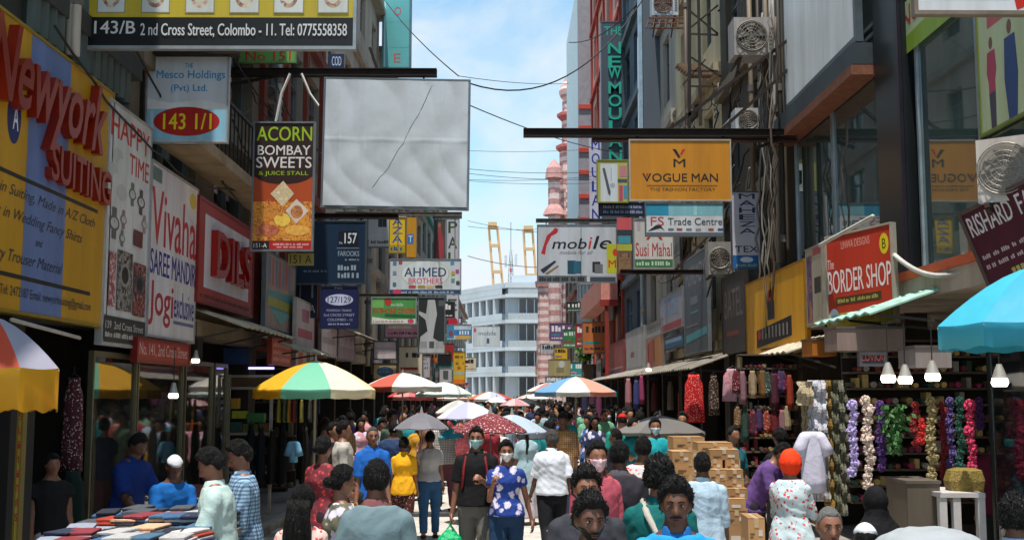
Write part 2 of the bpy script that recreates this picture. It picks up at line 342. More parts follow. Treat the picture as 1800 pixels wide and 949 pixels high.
# ============================================================ BUILDINGS
GL = glass_mat('1a2422', .06, .7, 'dark'); GB = glass_mat('33484e', .10, .7, 'grey')
DK = M('15130f', .9, grime=.2)
def building(name, label, side, y0, y1, H, wall, floors, z0=3.0, nwin=3, wf=.62, hf=.6, trim=None, frame='6a6c6a', glass=None, depth=7, x=None, cat='building', band=.14, roofc='77736c', cols=0, shop=True, shopc='2a241e'):
    """a street building: side -1 left, +1 right; windows sit back in a wall of piers and spandrels"""
    xf = x if x is not None else (XL if side < 0 else XR); s = side; T = Thing(name, label, cat, (xf + s*depth/2, (y0+y1)/2, 0))
    X = lambda a, b: tuple(sorted((xf + s*a, xf + s*b)))
    wm = M(wall, .85, grime=.42, scale=.8, bump=.25, streak=True); w = MB(); fh = (H-z0)/floors; L_ = y1-y0; bay = L_/nwin
    a, b = X(.30, depth); w.box(a, b, y0+.004, y1-.004, z0, H)
    a, b = X(0, .296)
    ws = []
    for f in range(floors):
        zb = z0 + f*fh; zs = zb + fh*(1-hf)*.55; zt = zs + fh*hf
        w.box(a, b, y0, y1, zb, zs); w.box(a, b, y0, y1, zt, zb+fh)
        for k in range(nwin):
            ya = y0 + bay*(k+.5-wf/2); yb = y0 + bay*(k+.5+wf/2); ws.append((ya, yb, zs, zt)); w.box(a, b, (y0 if k == 0 else y0 + bay*(k-.5+wf/2)), ya, zs, zt)
        w.box(a, b, ws[-1][1], y1, zs, zt)
    T.part('wall', w, wm)
    tm = M(trim or wall, .8, grime=.4, scale=1.2, streak=True)
    for f in range(floors+1):
        a, b = X(-.16 if f < floors else -.3, .29); zb = z0 + f*fh
        T.part('cornice' if f == floors else 'floor_band', MB().box(a, b, y0+.02, y1-.02, zb-band, zb+band*.6), tm)
    fm = M(frame, .5, .3, grime=.3); gm = glass or GL
    for ya, yb, za, zb in ws:
        f = MB(); a, b = X(.12, .2); t = .055
        f.box(a, b, ya, yb, za, za+t); f.box(a, b, ya, yb, zb-t, zb); f.box(a, b, ya, ya+t, za+t, zb-t); f.box(a, b, yb-t, yb, za+t, zb-t); m_ = (ya+yb)/2; f.box(a, b, m_-t*.4, m_+t*.4, za+t, zb-t)
        if zb-za > 1.2: zz = za + (zb-za)*.68; f.box(a, b, ya+t, m_-t*.4, zz-.02, zz+.02); f.box(a, b, m_+t*.4, yb-t, zz-.02, zz+.02)
        fo = T.part('window', f, fm); a, b = X(.19, .21); T.part('pane', MB().box(a, b, ya+.02, yb-.02, za+.02, zb-.02), gm, parent=fo)
    if cols:
        for k in range(cols+1):
            yy = y0 + (L_-.3)*k/cols; a, b = X(-.10, .28); T.part('pilaster', MB().box(a, b, yy, yy+.3, z0+.09, H-.15), tm)
    a, b = X(.25, depth-.1); T.part('roof', MB().box(a, b, y0+.1, y1-.1, H+.002, H+.15), M(roofc, .9))
    # ground floor: piers, back wall, lintel, dark shop room with shelves of goods
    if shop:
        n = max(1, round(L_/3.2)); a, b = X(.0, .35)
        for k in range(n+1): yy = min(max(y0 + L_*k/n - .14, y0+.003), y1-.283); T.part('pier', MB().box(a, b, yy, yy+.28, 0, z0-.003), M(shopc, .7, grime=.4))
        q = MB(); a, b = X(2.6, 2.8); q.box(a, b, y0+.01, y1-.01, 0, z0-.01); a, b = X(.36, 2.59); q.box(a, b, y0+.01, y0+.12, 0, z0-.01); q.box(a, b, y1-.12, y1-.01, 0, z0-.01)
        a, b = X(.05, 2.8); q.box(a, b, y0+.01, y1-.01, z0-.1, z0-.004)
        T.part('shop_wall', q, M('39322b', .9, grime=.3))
        r = random.Random(label); cols_ = ['7c2a34', 'b5893a', '3b5c7d', '8b8378', '2f5b45', 'a34d2c', '5d3f6e', 'c9b9a0', '23242c', '93304f']
        for k in range(int(L_/.45)):
            yy = y0 + .3 + k*.45; m_ = MB(); a, b = X(.9 + r.random()*1.2, 0); xx = xf + s*(.8 + r.random()*1.4); zt = r.uniform(1.7, 2.6); m_.box(xx-.05, xx+.05, yy, yy+r.uniform(.2, .36), zt-r.uniform(.5, 1.3), zt)
            T.part('hanging_goods', m_, M(r.choice(cols_), .85, grime=.4, scale=6))
    return T
# left row
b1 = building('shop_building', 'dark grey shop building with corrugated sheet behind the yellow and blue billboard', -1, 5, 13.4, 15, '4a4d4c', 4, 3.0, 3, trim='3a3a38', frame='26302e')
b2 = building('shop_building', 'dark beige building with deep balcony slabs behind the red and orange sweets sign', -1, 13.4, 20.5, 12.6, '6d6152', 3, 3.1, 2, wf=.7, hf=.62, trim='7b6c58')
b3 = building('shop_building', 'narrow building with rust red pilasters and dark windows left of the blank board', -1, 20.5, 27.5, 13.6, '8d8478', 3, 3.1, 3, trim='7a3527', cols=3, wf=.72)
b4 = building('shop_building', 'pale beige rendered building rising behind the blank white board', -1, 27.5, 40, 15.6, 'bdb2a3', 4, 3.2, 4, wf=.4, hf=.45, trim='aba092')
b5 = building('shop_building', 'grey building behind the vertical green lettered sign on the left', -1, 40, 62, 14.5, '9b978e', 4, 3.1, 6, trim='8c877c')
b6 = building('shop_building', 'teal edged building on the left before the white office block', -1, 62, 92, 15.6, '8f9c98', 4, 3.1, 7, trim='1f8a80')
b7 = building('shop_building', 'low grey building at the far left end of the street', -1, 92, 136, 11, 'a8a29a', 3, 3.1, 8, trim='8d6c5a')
# balcony slabs and corrugated sheets on the left
for z in (5.35, 8.35, 11.3):
    m = MB(); m.box(XL+.004, XL+.55, 14.6, 20.3, z, z+.16); bo = b2.part('balcony_slab', m, M('9a856a', .8, grime=.45, scale=1.5, streak=False))
    m = MB()
    for k in range(24): m.bar((XL+.5, 14.7+k*.24, z+.16), (XL+.5, 14.7+k*.24, z+1.0), .02)
    m.bar((XL+.5, 14.6, z+1.0), (XL+.5, 20.3, z+1.0), .04); b2.part('railing', m, M('26221f', .6, .5), parent=bo)
for k in range(14):
    m = MB(); y = 10.4 + k*.2; m.tube([(XL+.06, y, 5.5), (XL+.06, y, 8.6)], .09, 8); b1.part('corrugated_rib', m, M('59625f', .6, .4, grime=.4, streak=True))
# right row
bg_ = Thing('glass_shop_building', 'glass fronted building with white sloped panel and dark mullions on the right', 'building', (XR+3, 11.5, 0))
gx = 4.91
w = MB(); w.box(gx+.3, gx+6, 4, 19.4, 3.55, 15); bg_.part('wall', w, M('2b302e', .8)); 
w = MB(); w.box(gx-.25, gx+6, 4, 19.4, 3.2, 3.53); bg_.part('floor_slab', w, M('b5a796', .8, grime=.45, scale=1.5, streak=True))
w = MB(); w.box(gx-.28, gx-.252, 4, 19.4, 3.44, 3.54); bg_.part('edge_strip', w, M('b8542c', .7))
w = MB(); w.box(gx+3.4, gx+3.6, 4, 19.4, 0, 3.2); w.box(gx+.1, gx+3.4, 19.1, 19.38, 0, 3.2); [w.box(gx+.4, gx+.7, y, y+.3, 0, 3.2) for y in (7, 11, 15, 19.0)]; bg_.part('shop_wall', w, M('3a3029', .85, grime=.4))
ys = [4.2, 6.6, 9.1, 11.4, 13.15, 14.45, 16.6, 18.75]; GLR = glass_mat('3a4c4a', .025, 1.0, 'mirror')
for i in range(len(ys)-1):
    if i == 4: continue
    for (za, zb) in ((3.56, 6.9), (6.98, 10.4), (10.48, 14.8)):
        f = MB(); a, b = gx-.03, gx+.09; y0, y1 = ys[i], ys[i+1]; t = .05
        f.box(a, b, y0+t, y1-t, za, za+t); f.box(a, b, y0+t, y1-t, zb-t, zb); f.box(a, b, y0, y0+t, za, zb); f.box(a, b, y1-t, y1, za, zb)
        fo = bg_.part('curtain_wall_panel', f, M('9eabb2' if i in (5, 6, 3) else '1d2a2a', .4, .6)); bg_.part('pane', MB().box(gx, gx+.02, y0+t, y1-t, za+t, zb-t), GLR, parent=fo)
w = MB(); w.box(gx-.12, gx+.28, 13.3, 14.3, 3.56, 15); bg_.part('dark_column', w, M('121618', .35, grime=.2)); 
w = MB(); w.box(gx-.17, gx-.125, 13.3, 13.37, 3.56, 15); bg_.part('downpipe', w, M('2b2430', .4, .5))
# fascia: white advertising panel above the glass, with dark metal soffit
zb_ = PX(1395, 210, gx).z
sp = sign('sign', 'big blank white panel with scuffs high on the glass building front', PX(1395, 600, gx-.22).xy[:] + (zb_,), (0, -1, 0), (0, 0, 1), PX(1395, 600, gx-.22).y - PX(1529, 600, gx-.22).y, 5.5, 'e2e6e6', [('p', [(.45,.55),(.47,.54),(.49,.6),(.46,.62)], 'a5b0b8'), ('p', [(.2,.3),(.215,.3),(.23,.42),(.21,.42)], 'c48f96'), ('r', .7,.5,.72,.56,'98a3ac'), ('r', .85,.12,.9,.14,'8f9aa5')], frame='5c666b', fw=.09, t=.08)
m = MB(); m.box(gx-.33, gx-.02, 14.5, 18.9, zb_-.32, zb_-.03); bg_.part('soffit', m, M('3c4448', .5, .3)); m = MB(); m.box(gx-.36, gx-.02, 14.5, 18.9, zb_-.46, zb_-.33); bg_.part('rusty_rail', m, M('7b4a33', .8, grime=.5, scale=6))
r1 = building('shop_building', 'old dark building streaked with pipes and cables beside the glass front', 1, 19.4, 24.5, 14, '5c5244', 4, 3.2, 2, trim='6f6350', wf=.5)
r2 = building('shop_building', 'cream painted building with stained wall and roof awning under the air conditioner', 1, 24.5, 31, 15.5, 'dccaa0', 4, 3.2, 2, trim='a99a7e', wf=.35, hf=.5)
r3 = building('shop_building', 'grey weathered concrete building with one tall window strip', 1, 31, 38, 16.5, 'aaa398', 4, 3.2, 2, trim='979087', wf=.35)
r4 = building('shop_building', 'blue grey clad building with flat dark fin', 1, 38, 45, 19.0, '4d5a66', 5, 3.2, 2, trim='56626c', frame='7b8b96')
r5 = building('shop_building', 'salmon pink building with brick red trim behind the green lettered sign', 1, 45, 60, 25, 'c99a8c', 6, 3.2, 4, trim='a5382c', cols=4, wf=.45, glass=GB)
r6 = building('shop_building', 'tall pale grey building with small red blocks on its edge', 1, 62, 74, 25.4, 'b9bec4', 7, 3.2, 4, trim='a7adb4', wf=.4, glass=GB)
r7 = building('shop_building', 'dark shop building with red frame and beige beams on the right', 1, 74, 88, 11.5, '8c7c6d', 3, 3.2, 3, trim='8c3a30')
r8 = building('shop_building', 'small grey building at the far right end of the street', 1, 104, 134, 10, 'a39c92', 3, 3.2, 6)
# the grey fin that faces the camera, with a teal panel beneath
a = PY(1132, 226, 34); b = PY(1181, -40, 34)
fin = MB(); fin.box(a.x, b.x, 34, 34.5, a.z, b.z)
T = Thing('wall_fin', 'flat slate grey slab jutting from the right hand wall above the beam', 'wall', (a.x, 34, a.z)); T.part('slab', fin, M('4d5661', .6, grime=.2, scale=.8, streak=True))
m = MB(); m.box(a.x-.1, a.x-.012, 34.1, 34.5, a.z-.6, b.z); T.part('edge_strip', m, M('9fb6c8', .4, .3)); m = MB(); m.box(a.x-.1, b.x+.1, 34.02, 34.5, a.z-.8, a.z-.61); T.part('sill', m, M('5fa6b5', .6))
# red squares up the edge of the tall grey building
m = MB(); p = PY(1019, 600, 61.8); q = PY(1041, 600, 61.8); m.box(p.x, q.x, 61.5, 61.99, 8, 25.4); r6.part('edge_pillar', m, M('8d8a92', .7, grime=.2))
for yy in (188, 225, 264, 303, 345, 386):
    z = zat(yy, 61.5); m = MB(); m.box(p.x-.02, q.x+.02, 61.42, 61.49, z-.12, z+.12); r6.part('red_block', m, M('c0402f', .6))
m = MB(); p = PY(1012, 600, 66); m.box(p.x, XR-.18, 62.1, 73.9, 12, 25.3); r6.part('side_panel', m, M('b9cbd2', .5, grime=.15))
# salmon overhang low on the right
T = Thing('canopy', 'salmon pink concrete canopy with red underside over the far right shops', 'canopy', (4.3, 46, 5))
m = MB(); z = zat(520, 50); m.box(3.95, XR-.17, 46, 58, z-.5, z+.5); T.part('slab', m, M('cf8d80', .8, grime=.3)); m = MB(); m.box(3.9, XR-.18, 45.8, 45.99, z-.75, z-.5); T.part('edge_strip', m, M('8c2a20', .7)); m = MB(); m.box(4.1, 4.25, 45.85, 45.99, 2.6, z-.76); T.part('red_post', m, M('8c2a20', .7))
# ---- candy striped mosque tower on the right
D0 = 92
T = Thing('mosque_tower', 'red and white candy striped minaret rising above the right hand roofs', 'tower', (5.2, D0, 0))
P1, P2 = M('bd8c88', .8, grime=.35, scale=3), M('dcc6c2', .8, grime=.3, scale=3)
def ring_tower(x, y, z0, z1, r, n=8, band=.42, bulge=None):
    z = z0; k = 0
    while z < z1 - .01:
        h = min(band, z1-z); rr = r if not bulge else bulge((z-z0)/(z1-z0)); r2 = r if not bulge else bulge((z+h-z0)/(z1-z0))
        m = MB(); m.loft([(x, y, z, rr, rr), (x, y, z+h, r2, r2)], n); T.part('stripe_band' , m, P1 if k % 2 else P2); z += h; k += 1
zz = lambda py: zat(py, D0)
xt = PY(1005, 500, D0).x
ring_tower(xt, D0, 0, zz(395), .85, 8, .36); ring_tower(xt, D0, zz(395), zz(300), .95, 8, .36); ring_tower(xt-.05, D0, zz(300), zz(262), .9, 8, .35)
for zc, r0, r1 in ((zz(262), .9, 1.25), (zz(206), .8, 1.15)):
    m = MB(); m.loft([(xt, D0, zc-.5, r0*.8, r0*.8), (xt, D0, zc, r1, r1), (xt, D0, zc+.25, r1, r1), (xt, D0, zc+.26, r1*.8, r1*.8)], 8); T.part('gallery', m, M('b8605a', .8))
ring_tower(xt, D0, zz(258), zz(206), .75, 8, .3); ring_tower(xt, D0, zz(201), zz(178), .7, 8, .25)
ring_tower(xt+.02, D0, zz(178), zz(138), .9, 10, .22, bulge=lambda t: .55 + .55*math.sin(min(t*1.15, 1)*math.pi)**.8*(1-.5*t)); 
x2 = PY(974, 500, D0).x
ring_tower(x2, D0-1, 6, zz(318), .5, 8, .45); m = MB(); m.loft([(x2, D0-1, zz(318), .75, .75), (x2, D0-1, zz(300), .62, .62), (x2, D0-1, zz(285), .1, .1)], 8); T.part('dome', m, P1)
m = MB(); m.loft([(x2, D0-1, zz(382), .95, .95), (x2, D0-1, zz(372), .75, .75), (x2, D0-1, zz(356), .2, .2)], 8); T.part('dome', m, P1)
for k, py in enumerate((325, 338, 350, 372, 386, 355)): 
    m = MB(); m.box(xt-.5, xt+.6, D0-1.0, D0-.9, zz(py)-.18, zz(py)+.12); T.part('stripe_panel', m, P2 if k % 2 else P1)
T = Thing('mosque', 'red and white patterned mosque front beyond the shops on the right', 'mosque', (4, 98, 0))
xa = PY(946, 600, 98).x
for k in range(19):
    z = .6*k; m = MB(); ins = 0 if k < 12 else (k-12)*.16; m.box(xa+ins, 8, 97+.03*k, 103, z, z+.6); T.part('brick_course', m, P1 if k % 2 else P2)
for k in range(14):
    x = xa + .1 + (k % 7)*.55; z = 2.6 + (k//7)*3.4; m = MB(); m.box(x, x+.28, 96.85, 97.05, z, z+1.5); m.loft([(x+.14, 96.95, z+1.5, .14, .1), (x+.14, 96.95, z+1.9, .02, .05)], 8); T.part('arched_opening', m, M('5a1f24' if k % 2 else '7d3a3c', .8))
ring_tower(xa+.55, 96.6, 3, zat(505, 96.6), .62, 8, .32)
m = MB(); zt = zat(505, 96.6); m.loft([(xa+.55, 96.6, zt, .8, .8), (xa+.55, 96.6, zt+.5, .85, .85), (xa+.55, 96.6, zt+1.1, .1, .1)], 10); T.part('dome', m, P1)
# ---- white office block closing the street
WB = Thing('office_building', 'white multi storey office block with ribbon windows at the end of the street', 'building', (0, 156, 0))
cx = PY(892, 600, 150).x; ww = M('bfc8cf', .8, grime=.18, scale=.15); wd_ = M('a7b1b9', .8, grime=.15, scale=.15); flz = [zat(p, 150) for p in (690, 640, 606, 558, 505)]
fw_ = [0, zat(655, 150), zat(610, 150), zat(562, 150), zat(517, 150), zat(497, 150)]
xr = cx + 14
m = MB(); m.add([(cx,150.6,0),(xr,150.6,0),(xr,175,0),(cx-16,175,0),(cx-9.2,168,0),(cx,150.6,fw_[5]),(xr,150.6,fw_[5]),(xr,175,fw_[5]),(cx-16,175,fw_[5]),(cx-9.2,168,fw_[5])], [(4,3,2,1,0),(5,6,7,8,9),(0,1,6,5),(1,2,7,6),(2,3,8,7),(3,4,9,8),(4,0,5,9)]); WB.part('wall', m, wd_)
ld = Vector((-9.2, 17.4, 0)).normalized(); ln_ = Vector((-ld.y, ld.x, 0))*1; ln_ = -ln_ if ln_.y > 0 else ln_
for k in range(1, 6):
    z = fw_[k]; t = .45 if k < 5 else .7
    m = MB(); m.box(cx-.3, xr, 149.4, 150.58, z-t, z); WB.part('balcony_band', m, ww); 
    m = MB(); m.obox(Vector((cx, 150.6, z-t/2)) + ld*9.8 + ln_*.45, (ld, ln_, Vector((0,0,1))), (9.8, .43, t/2)); WB.part('balcony_band', m, ww)
    if k < 5:
        m = MB(); m.box(cx+.1, xr, 149.45, 149.55, z+.004, z+.85); WB.part('parapet', m, M('a9b0b4', .8, grime=.2)); m = MB(); m.obox(Vector((cx, 150.6, z+.45)) + ld*9.8 + ln_*.84, (ld, ln_, Vector((0,0,1))), (9.8, .03, .42)); WB.part('parapet', m, ww)
wg = glass_mat('2a3036', .2, .4, 'far')
for k in range(5):
    z0, z1 = fw_[k] + .92, fw_[k+1] - .62
    for j, (a, b) in enumerate(((1.5, 4.6), (5.4, 8.2), (9, 12))):
        m = MB(); m.box(cx+a, cx+b, 150.45, 150.55, z0, z1); wp = WB.part('window', m, wg); m = MB(); [m.box(cx+a+(b-a)*q/3-.06, cx+a+(b-a)*q/3+.06, 150.40, 150.44, z0, z1) for q in range(4)]; WB.part('window_frame', m, ww, parent=wp)
    for j in range(9):
        c = Vector((cx, 150.6, (z0+z1)/2)) + ld*(1.3 + j*2.1) + ln_*.06; m = MB(); m.obox(c, (ld, ln_, Vector((0,0,1))), (.55, .05, (z1-z0)/2+.05)); WB.part('window', m, wg)
        c = Vector((cx, 150.6, (fw_[k]+fw_[k+1])/2)) + ld*(2.35 + j*2.1) + ln_*.5; m = MB(); m.obox(c, (ld, ln_, Vector((0,0,1))), (.22, .36, (fw_[k+1]-fw_[k])/2 - .46 if k < 4 else .6)); WB.part('column', m, ww)
m = MB(); m.box(cx+.6, cx+6, 152, 158, fw_[5]+.003, fw_[5]+1.2); WB.part('roof_room', m, ww)
# communication mast and roof clutter
px_ = PY(898, 490, 156); m = MB(); H0 = fw_[5]
for dx, dy in ((-.4, 0), (.4, 0), (0, .6)): m.bar((px_.x+dx, 156+dy, H0), (px_.x+dx*.4, 156+dy*.4, H0+4.6), .09)
for k in range(6): z = H0 + .2 + k*.7; m.bar((px_.x-.38+.04*k, 156, z), (px_.x+.36-.04*k, 156, z+.7), .05); m.bar((px_.x+.38-.04*k, 156, z), (px_.x-.36+.04*k, 156, z+.7), .05)
T = Thing('antenna_mast', 'grey lattice antenna mast on the roof of the white office block', 'antenna', (px_.x, 156, H0)); T.part('lattice', m, M('7d8a93', .6))
m = MB(); [m.box(px_.x+dx-.18, px_.x+dx+.18, 155.5, 155.7, H0+dz, H0+dz+1.6) for dx, dz in ((-.7, 2.7), (.7, 2.9), (0, 3.5))]; T.part('antenna_panel', m, M('b9c4cb', .6)); m = MB(); m.box(px_.x-.12, px_.x+.12, 155.4, 155.5, H0+2.0, H0+2.5); T.part('red_box', m, M('b03327', .6)); m = MB(); m.tube([(px_.x, 156, H0+4.6), (px_.x, 156, H0+9)], .05, 5); T.part('rod', m, M('7d8a93', .6))
# ---- harbour cranes
def crane(label, pxl, pxr, pxt0, pxt1, ytop, D):
    T = Thing('harbour_crane', label, 'crane', (PY((pxl+pxr)/2, 600, D).x, D, 0), group='yellow cranes above the white office block'); cm = M('c7a67c', .9, grime=.1)  # yellow paled in the colour to stand in for distance haze
    zt = zat(ytop, D)
    def leg(pb, pt, d): T.part('boom_leg', MB().bar((PY(pb, 690, D).x, D+d, 0), (PY(pt, ytop, D).x, D+d, zt), 1.05, 1.05), cm)
    leg(pxl, pxt0, 0); leg(pxr, pxt1, 0)
    for py in (ytop+3, ytop+34, ytop+80, ytop+120):
        t = (690-py)/(690-ytop); xa = pxl + (pxt0-pxl)*t; xb = pxr + (pxt1-pxr)*t; z = zat(py, D)
        T.part('cross_beam', MB().bar((PY(xa, py, D).x, D-.5, z), (PY(xb, py, D).x, D-.5, z), 1.1, 1.3), cm)
    T.part('cabin', MB().box(PY(pxt0, 0, D).x, PY(pxt1, 0, D).x, D-2, D+2, zt, zt+1.6), cm)
    T.part('base_beam', MB().box(PY(pxl, 0, D).x-12, PY(pxr, 0, D).x+8, D-3, D+3, 18, 21), cm)
crane('yellow harbour crane tower on the left, wholly in view above the white office block', 884, 902, 859, 874, 398, 480)
crane('yellow harbour crane tower partly hidden by the phone shop sign', 939, 958, 920, 936, 404, 500)
# ============================================================ SIGNS
RED, BLK, WHT, YEL = 'b3231f', '101012', 'dfe1e2', 'd8a908'
GLR_ = M('8c2614', .28, .35, grime=.1)
# --- flat along the left wall
y0, y1 = 8.3, 12.35; Lw = y1-y0
def BY(px): return (PX(px, 600, -4.36).y - y0)/Lw
sign('billboard', 'large yellow and blue striped billboard with raised red script letters on the left wall', (-4.36, y0, 2.84), (0,1,0), (0,0,1), Lw, 2.60, 'bd8b06', [
  ('r', BY(22), .012, BY(96), .99, '5f74a4'),
  ('e', BY(-4), .335, .035, .095, '16255e'), ('t', 'A', BY(-6), .29, BY(4), .38, 'd8dde8'),
  ('t', 'Newyork', BY(-75), .04, BY(150), .40, RED, dict(ex=.09, bold=.022, slant=.32, mat=GLR_)),
  ('t', 'SUITING', BY(55), .36, BY(166), .50, RED, dict(ex=.07, bold=.03, mat=GLR_)),
  ('r', BY(-90), .525, BY(154), .54, '1a1c1c'), ('r', BY(-90), .865, BY(146), .88, '1a1c1c'),
  ('t', 'Traders in Suiting, Made in A/Z Cloth', BY(-90), .565, BY(150), .615, '2c2e3a', dict(bold=0, slant=.4)), ('t', 'Dealers in Wedding Fancy Shirts', BY(-80), .645, BY(128), .695, '2c2e3a', dict(bold=0, slant=.4)),
  ('t', 'and', BY(44), .72, BY(58), .75, '2c2e3a', dict(bold=0, slant=.4)), ('t', 'Quality Trouser Material', BY(-60), .785, BY(95), .84, '2c2e3a', dict(bold=0, slant=.4)),
  ('t', 'Colombo - 11. Tel: 2472187 Email: newyorksuiting@gmail.com', BY(-85), .905, BY(148), .95, '2a2a30', dict(bold=0))], frame='a58a2a', fw=.03, t=.10)
sign_wall('sign', 'tall white HAPPY TIME sign with watch pictures on the left wall', 172, 250, -4.33, 2.66, 5.36, 'c8c8c8', [
  ('t', 'HAPPY', .05, .045, .95, .145, 'b8382c', dict(bold=.03)), ('t', 'TIME', .48, .175, .95, .26, 'b8382c', dict(bold=.03)),
  *[('e', .22 + .12*math.sin(k*2.1), .22 + .035*k, .11, .035, ('b5b5b3', 'c9c9c7')[k % 2]) for k in range(5)],
  *[it for (u_, v_, s_, c_) in ((.57,.345,1,'51705c'),(.78,.36,1.1,'3c3c40'),(.18,.50,1.3,'5b5b5e'),(.38,.47,.8,'8a6a70'),(.88,.45,.8,'9c8a90'),(.36,.55,.7,'6a6a6e')) for it in (('r', u_-.035*s_, v_-.05*s_, u_+.035*s_, v_+.05*s_, c_), ('e', u_, v_, .085*s_, .024*s_, c_), ('e', u_, v_, .06*s_, .017*s_, 'b9bab8'), ('r', u_-.004, v_-.012*s_, u_+.004, v_, '202020'))], ('r', .62,.49,.84,.56,'5c2a30'),
  ('r', .1,.62,.24,.84, photo_mat(('d8d4d0','9a3a3a','55585c'),12,4)), ('r', .28,.60,.62,.85, photo_mat(('14110f','3a3330','9a958c','1c1a18'),14,1)), ('r', .65,.63,.95,.86, photo_mat(('0f1a2a','252a30','a8422a','88a0b0'),14,2)), ('e', .45,.70,.11,.05,'8d8a84'), ('e', .45,.70,.08,.036,'211f1e'), ('e', .8,.72,.10,.045,'3d4750'), ('e', .8,.72,.07,.03,'121518'),
  ('r', .03,.88,.97,.985,'2a2726'), ('t', '139  2nd Cross Street', .06, .90, .92, .93, 'b8b6b2'), ('l', .06,.945,.9,.965,'b8b6b2')], frame='b9bbbc')
sign_wall('sign', 'Vivaha SAREE MANDIR sign in red and blue letters on white', 252, 337, -4.31, 2.82, 4.98, 'ccc8cc', [
  ('p', [(.62,.0),(1,.0),(1,.24),(.8,.2)], 'dcd6d2'), ('e', .88,.10,.08,.05,'d8b73c'), ('r', .03,.03,.2,.11,'57716b'), ('t', 'Vivaha', .03, .15, .97, .47, 'b02432', dict(bold=.02)), ('t', 'SAREE MANDIR', .03, .50, .98, .64, '2c2e86', dict(bold=.03)), ('t', 'Jogi', .03, .68, .50, .93, 'a82230', dict(bold=.03)), ('t', 'exclusive', .52, .70, .97, .86, '2c2e86'), ('r', .52, .88, .97, .90, '6a6c96')], frame='a9a6a8')
sign_wall('sign', 'narrow red address strip under the SAREE MANDIR sign', 236, 330, -4.27, 2.50, 2.80, '96211f', [('t', 'No. 141, 2nd Cross Street', .05,.2,.95,.75,'c9a39c')], frame='7b1a18')
sign_wall('sign', 'red framed white panel with glossy raised red letters', 339, 439, -4.28, 3.40, 4.90, '9c2f26', [('r', .1,.14,.9,.84,'c7c3cc'), ('t', 'DILS', .2,.26,.84,.72, RED, dict(ex=.10, bold=.035, mat=M('9c1d14', .22, .4, grime=.1))), ('l', .05,.90,.95,.94,'5b1a16')], frame='8a271f', fw=.05)
sign_wall('poster', 'faded poster with blue and red stripes and yellow arrow on the left wall', 461, 514, -4.25, 3.3, 4.68, 'a58a80', [*[('r', .1+.11*k,.06,.15+.11*k,.42,('5f7f9c','b8584c')[k % 2]) for k in range(7)], ('p', [(.05,.5),(.95,.44),(.95,.56),(.5,.9),(.05,.66)], '4e8a8a'), ('r', .08,.58,.9,.70,'a09a3c'), ('p', [(.15,.74),(.85,.74),(.5,.92)], '6aa5a2')], frame='7d8a92')
sign_wall('poster', 'pale pink poster standing under the dark blue signs', 517, 549, -4.1, 2.55, 4.02, 'c9bcbc', [('r', .3,.12,.7,.3,'b46a84'), ('r', .1,.4,.9,.52,'c2566a'), ('r', .15,.72,.4,.95,'b86a54'), ('r', .6,.7,.8,.95,'5f6b3c')], frame='b5aaa8')
sign_wall('sign', 'small orange notice panel beside the pale pink poster', 474, 510, -3.95, 2.62, 3.10, 'b8503e', [('l', .1,.2,.9,.35,'d9a89c'), ('l', .1,.45,.9,.6,'d9a89c'), ('l', .1,.7,.9,.85,'d9a89c')], frame='90402f')
sign_wall('sign', 'white shop fascia over the left stalls', 562, 590, -4.2, 3.0, 3.75, 'c7bfc2', [('r', .1,.4,.9,.6,'a59aa2')], frame='8f8c8c'); sign_wall('sign', 'mauve shop fascia over the left stalls', 592, 622, -4.2, 3.0, 3.85, '9d90a6', [('l', .1,.3,.9,.6,'d0c8d4')], frame='8f8c8c')
def tray(px0, px1, X, z, w_, col, label):
    a = PX(px0, 600, X); b = PX(px1, 600, X); m = MB(); T = Thing('awning', label, 'awning', (X, (a.y+b.y)/2, z)); yy0, yy1 = sorted((a.y, b.y)); s_ = 1 if X < 0 else -1
    n = max(3, int((yy1-yy0)/.16)); 
    for k in range(n):
        ya = yy0 + (yy1-yy0)*k/n; yb = yy0 + (yy1-yy0)*(k+1)/n; h = .03*(k % 2)
        m.add([(X, ya, z+h), (X, yb, z+.03-h), (X + s_*w_, yb, z-.35*w_+.03-h), (X + s_*w_, ya, z-.35*w_+h), (X, ya, z+h-.02), (X, yb, z+.01-h), (X + s_*w_, yb, z-.35*w_+.01-h), (X + s_*w_, ya, z-.35*w_+h-.02)], [(0,1,2,3),(7,6,5,4),(3,2,6,7),(0,3,7,4),(1,5,6,2)])
    T.part('corrugated_sheet', m, M(col, .7, .1, grime=.5, scale=4))
    for k in range(3): y = yy0 + (yy1-yy0)*(k+.08)/2.2; T.part('bracket', MB().bar((X, y, z-.45), (X + s_*w_*.9, y, z-.36*w_), .03), M('4a4640', .6, .5))
tray(336, 440, -4.45, 3.36, .8, 'b5a88e', 'stained corrugated awning beneath the sign with glossy red letters'); tray(440, 520, -4.45, 3.2, .9, 'a39a88', 'rusty corrugated awning under the faded poster'); tray(560, 640, -4.45, 3.9, 1.0, '8a7f72', 'grey tin awning below the dark blue 127/129 sign')
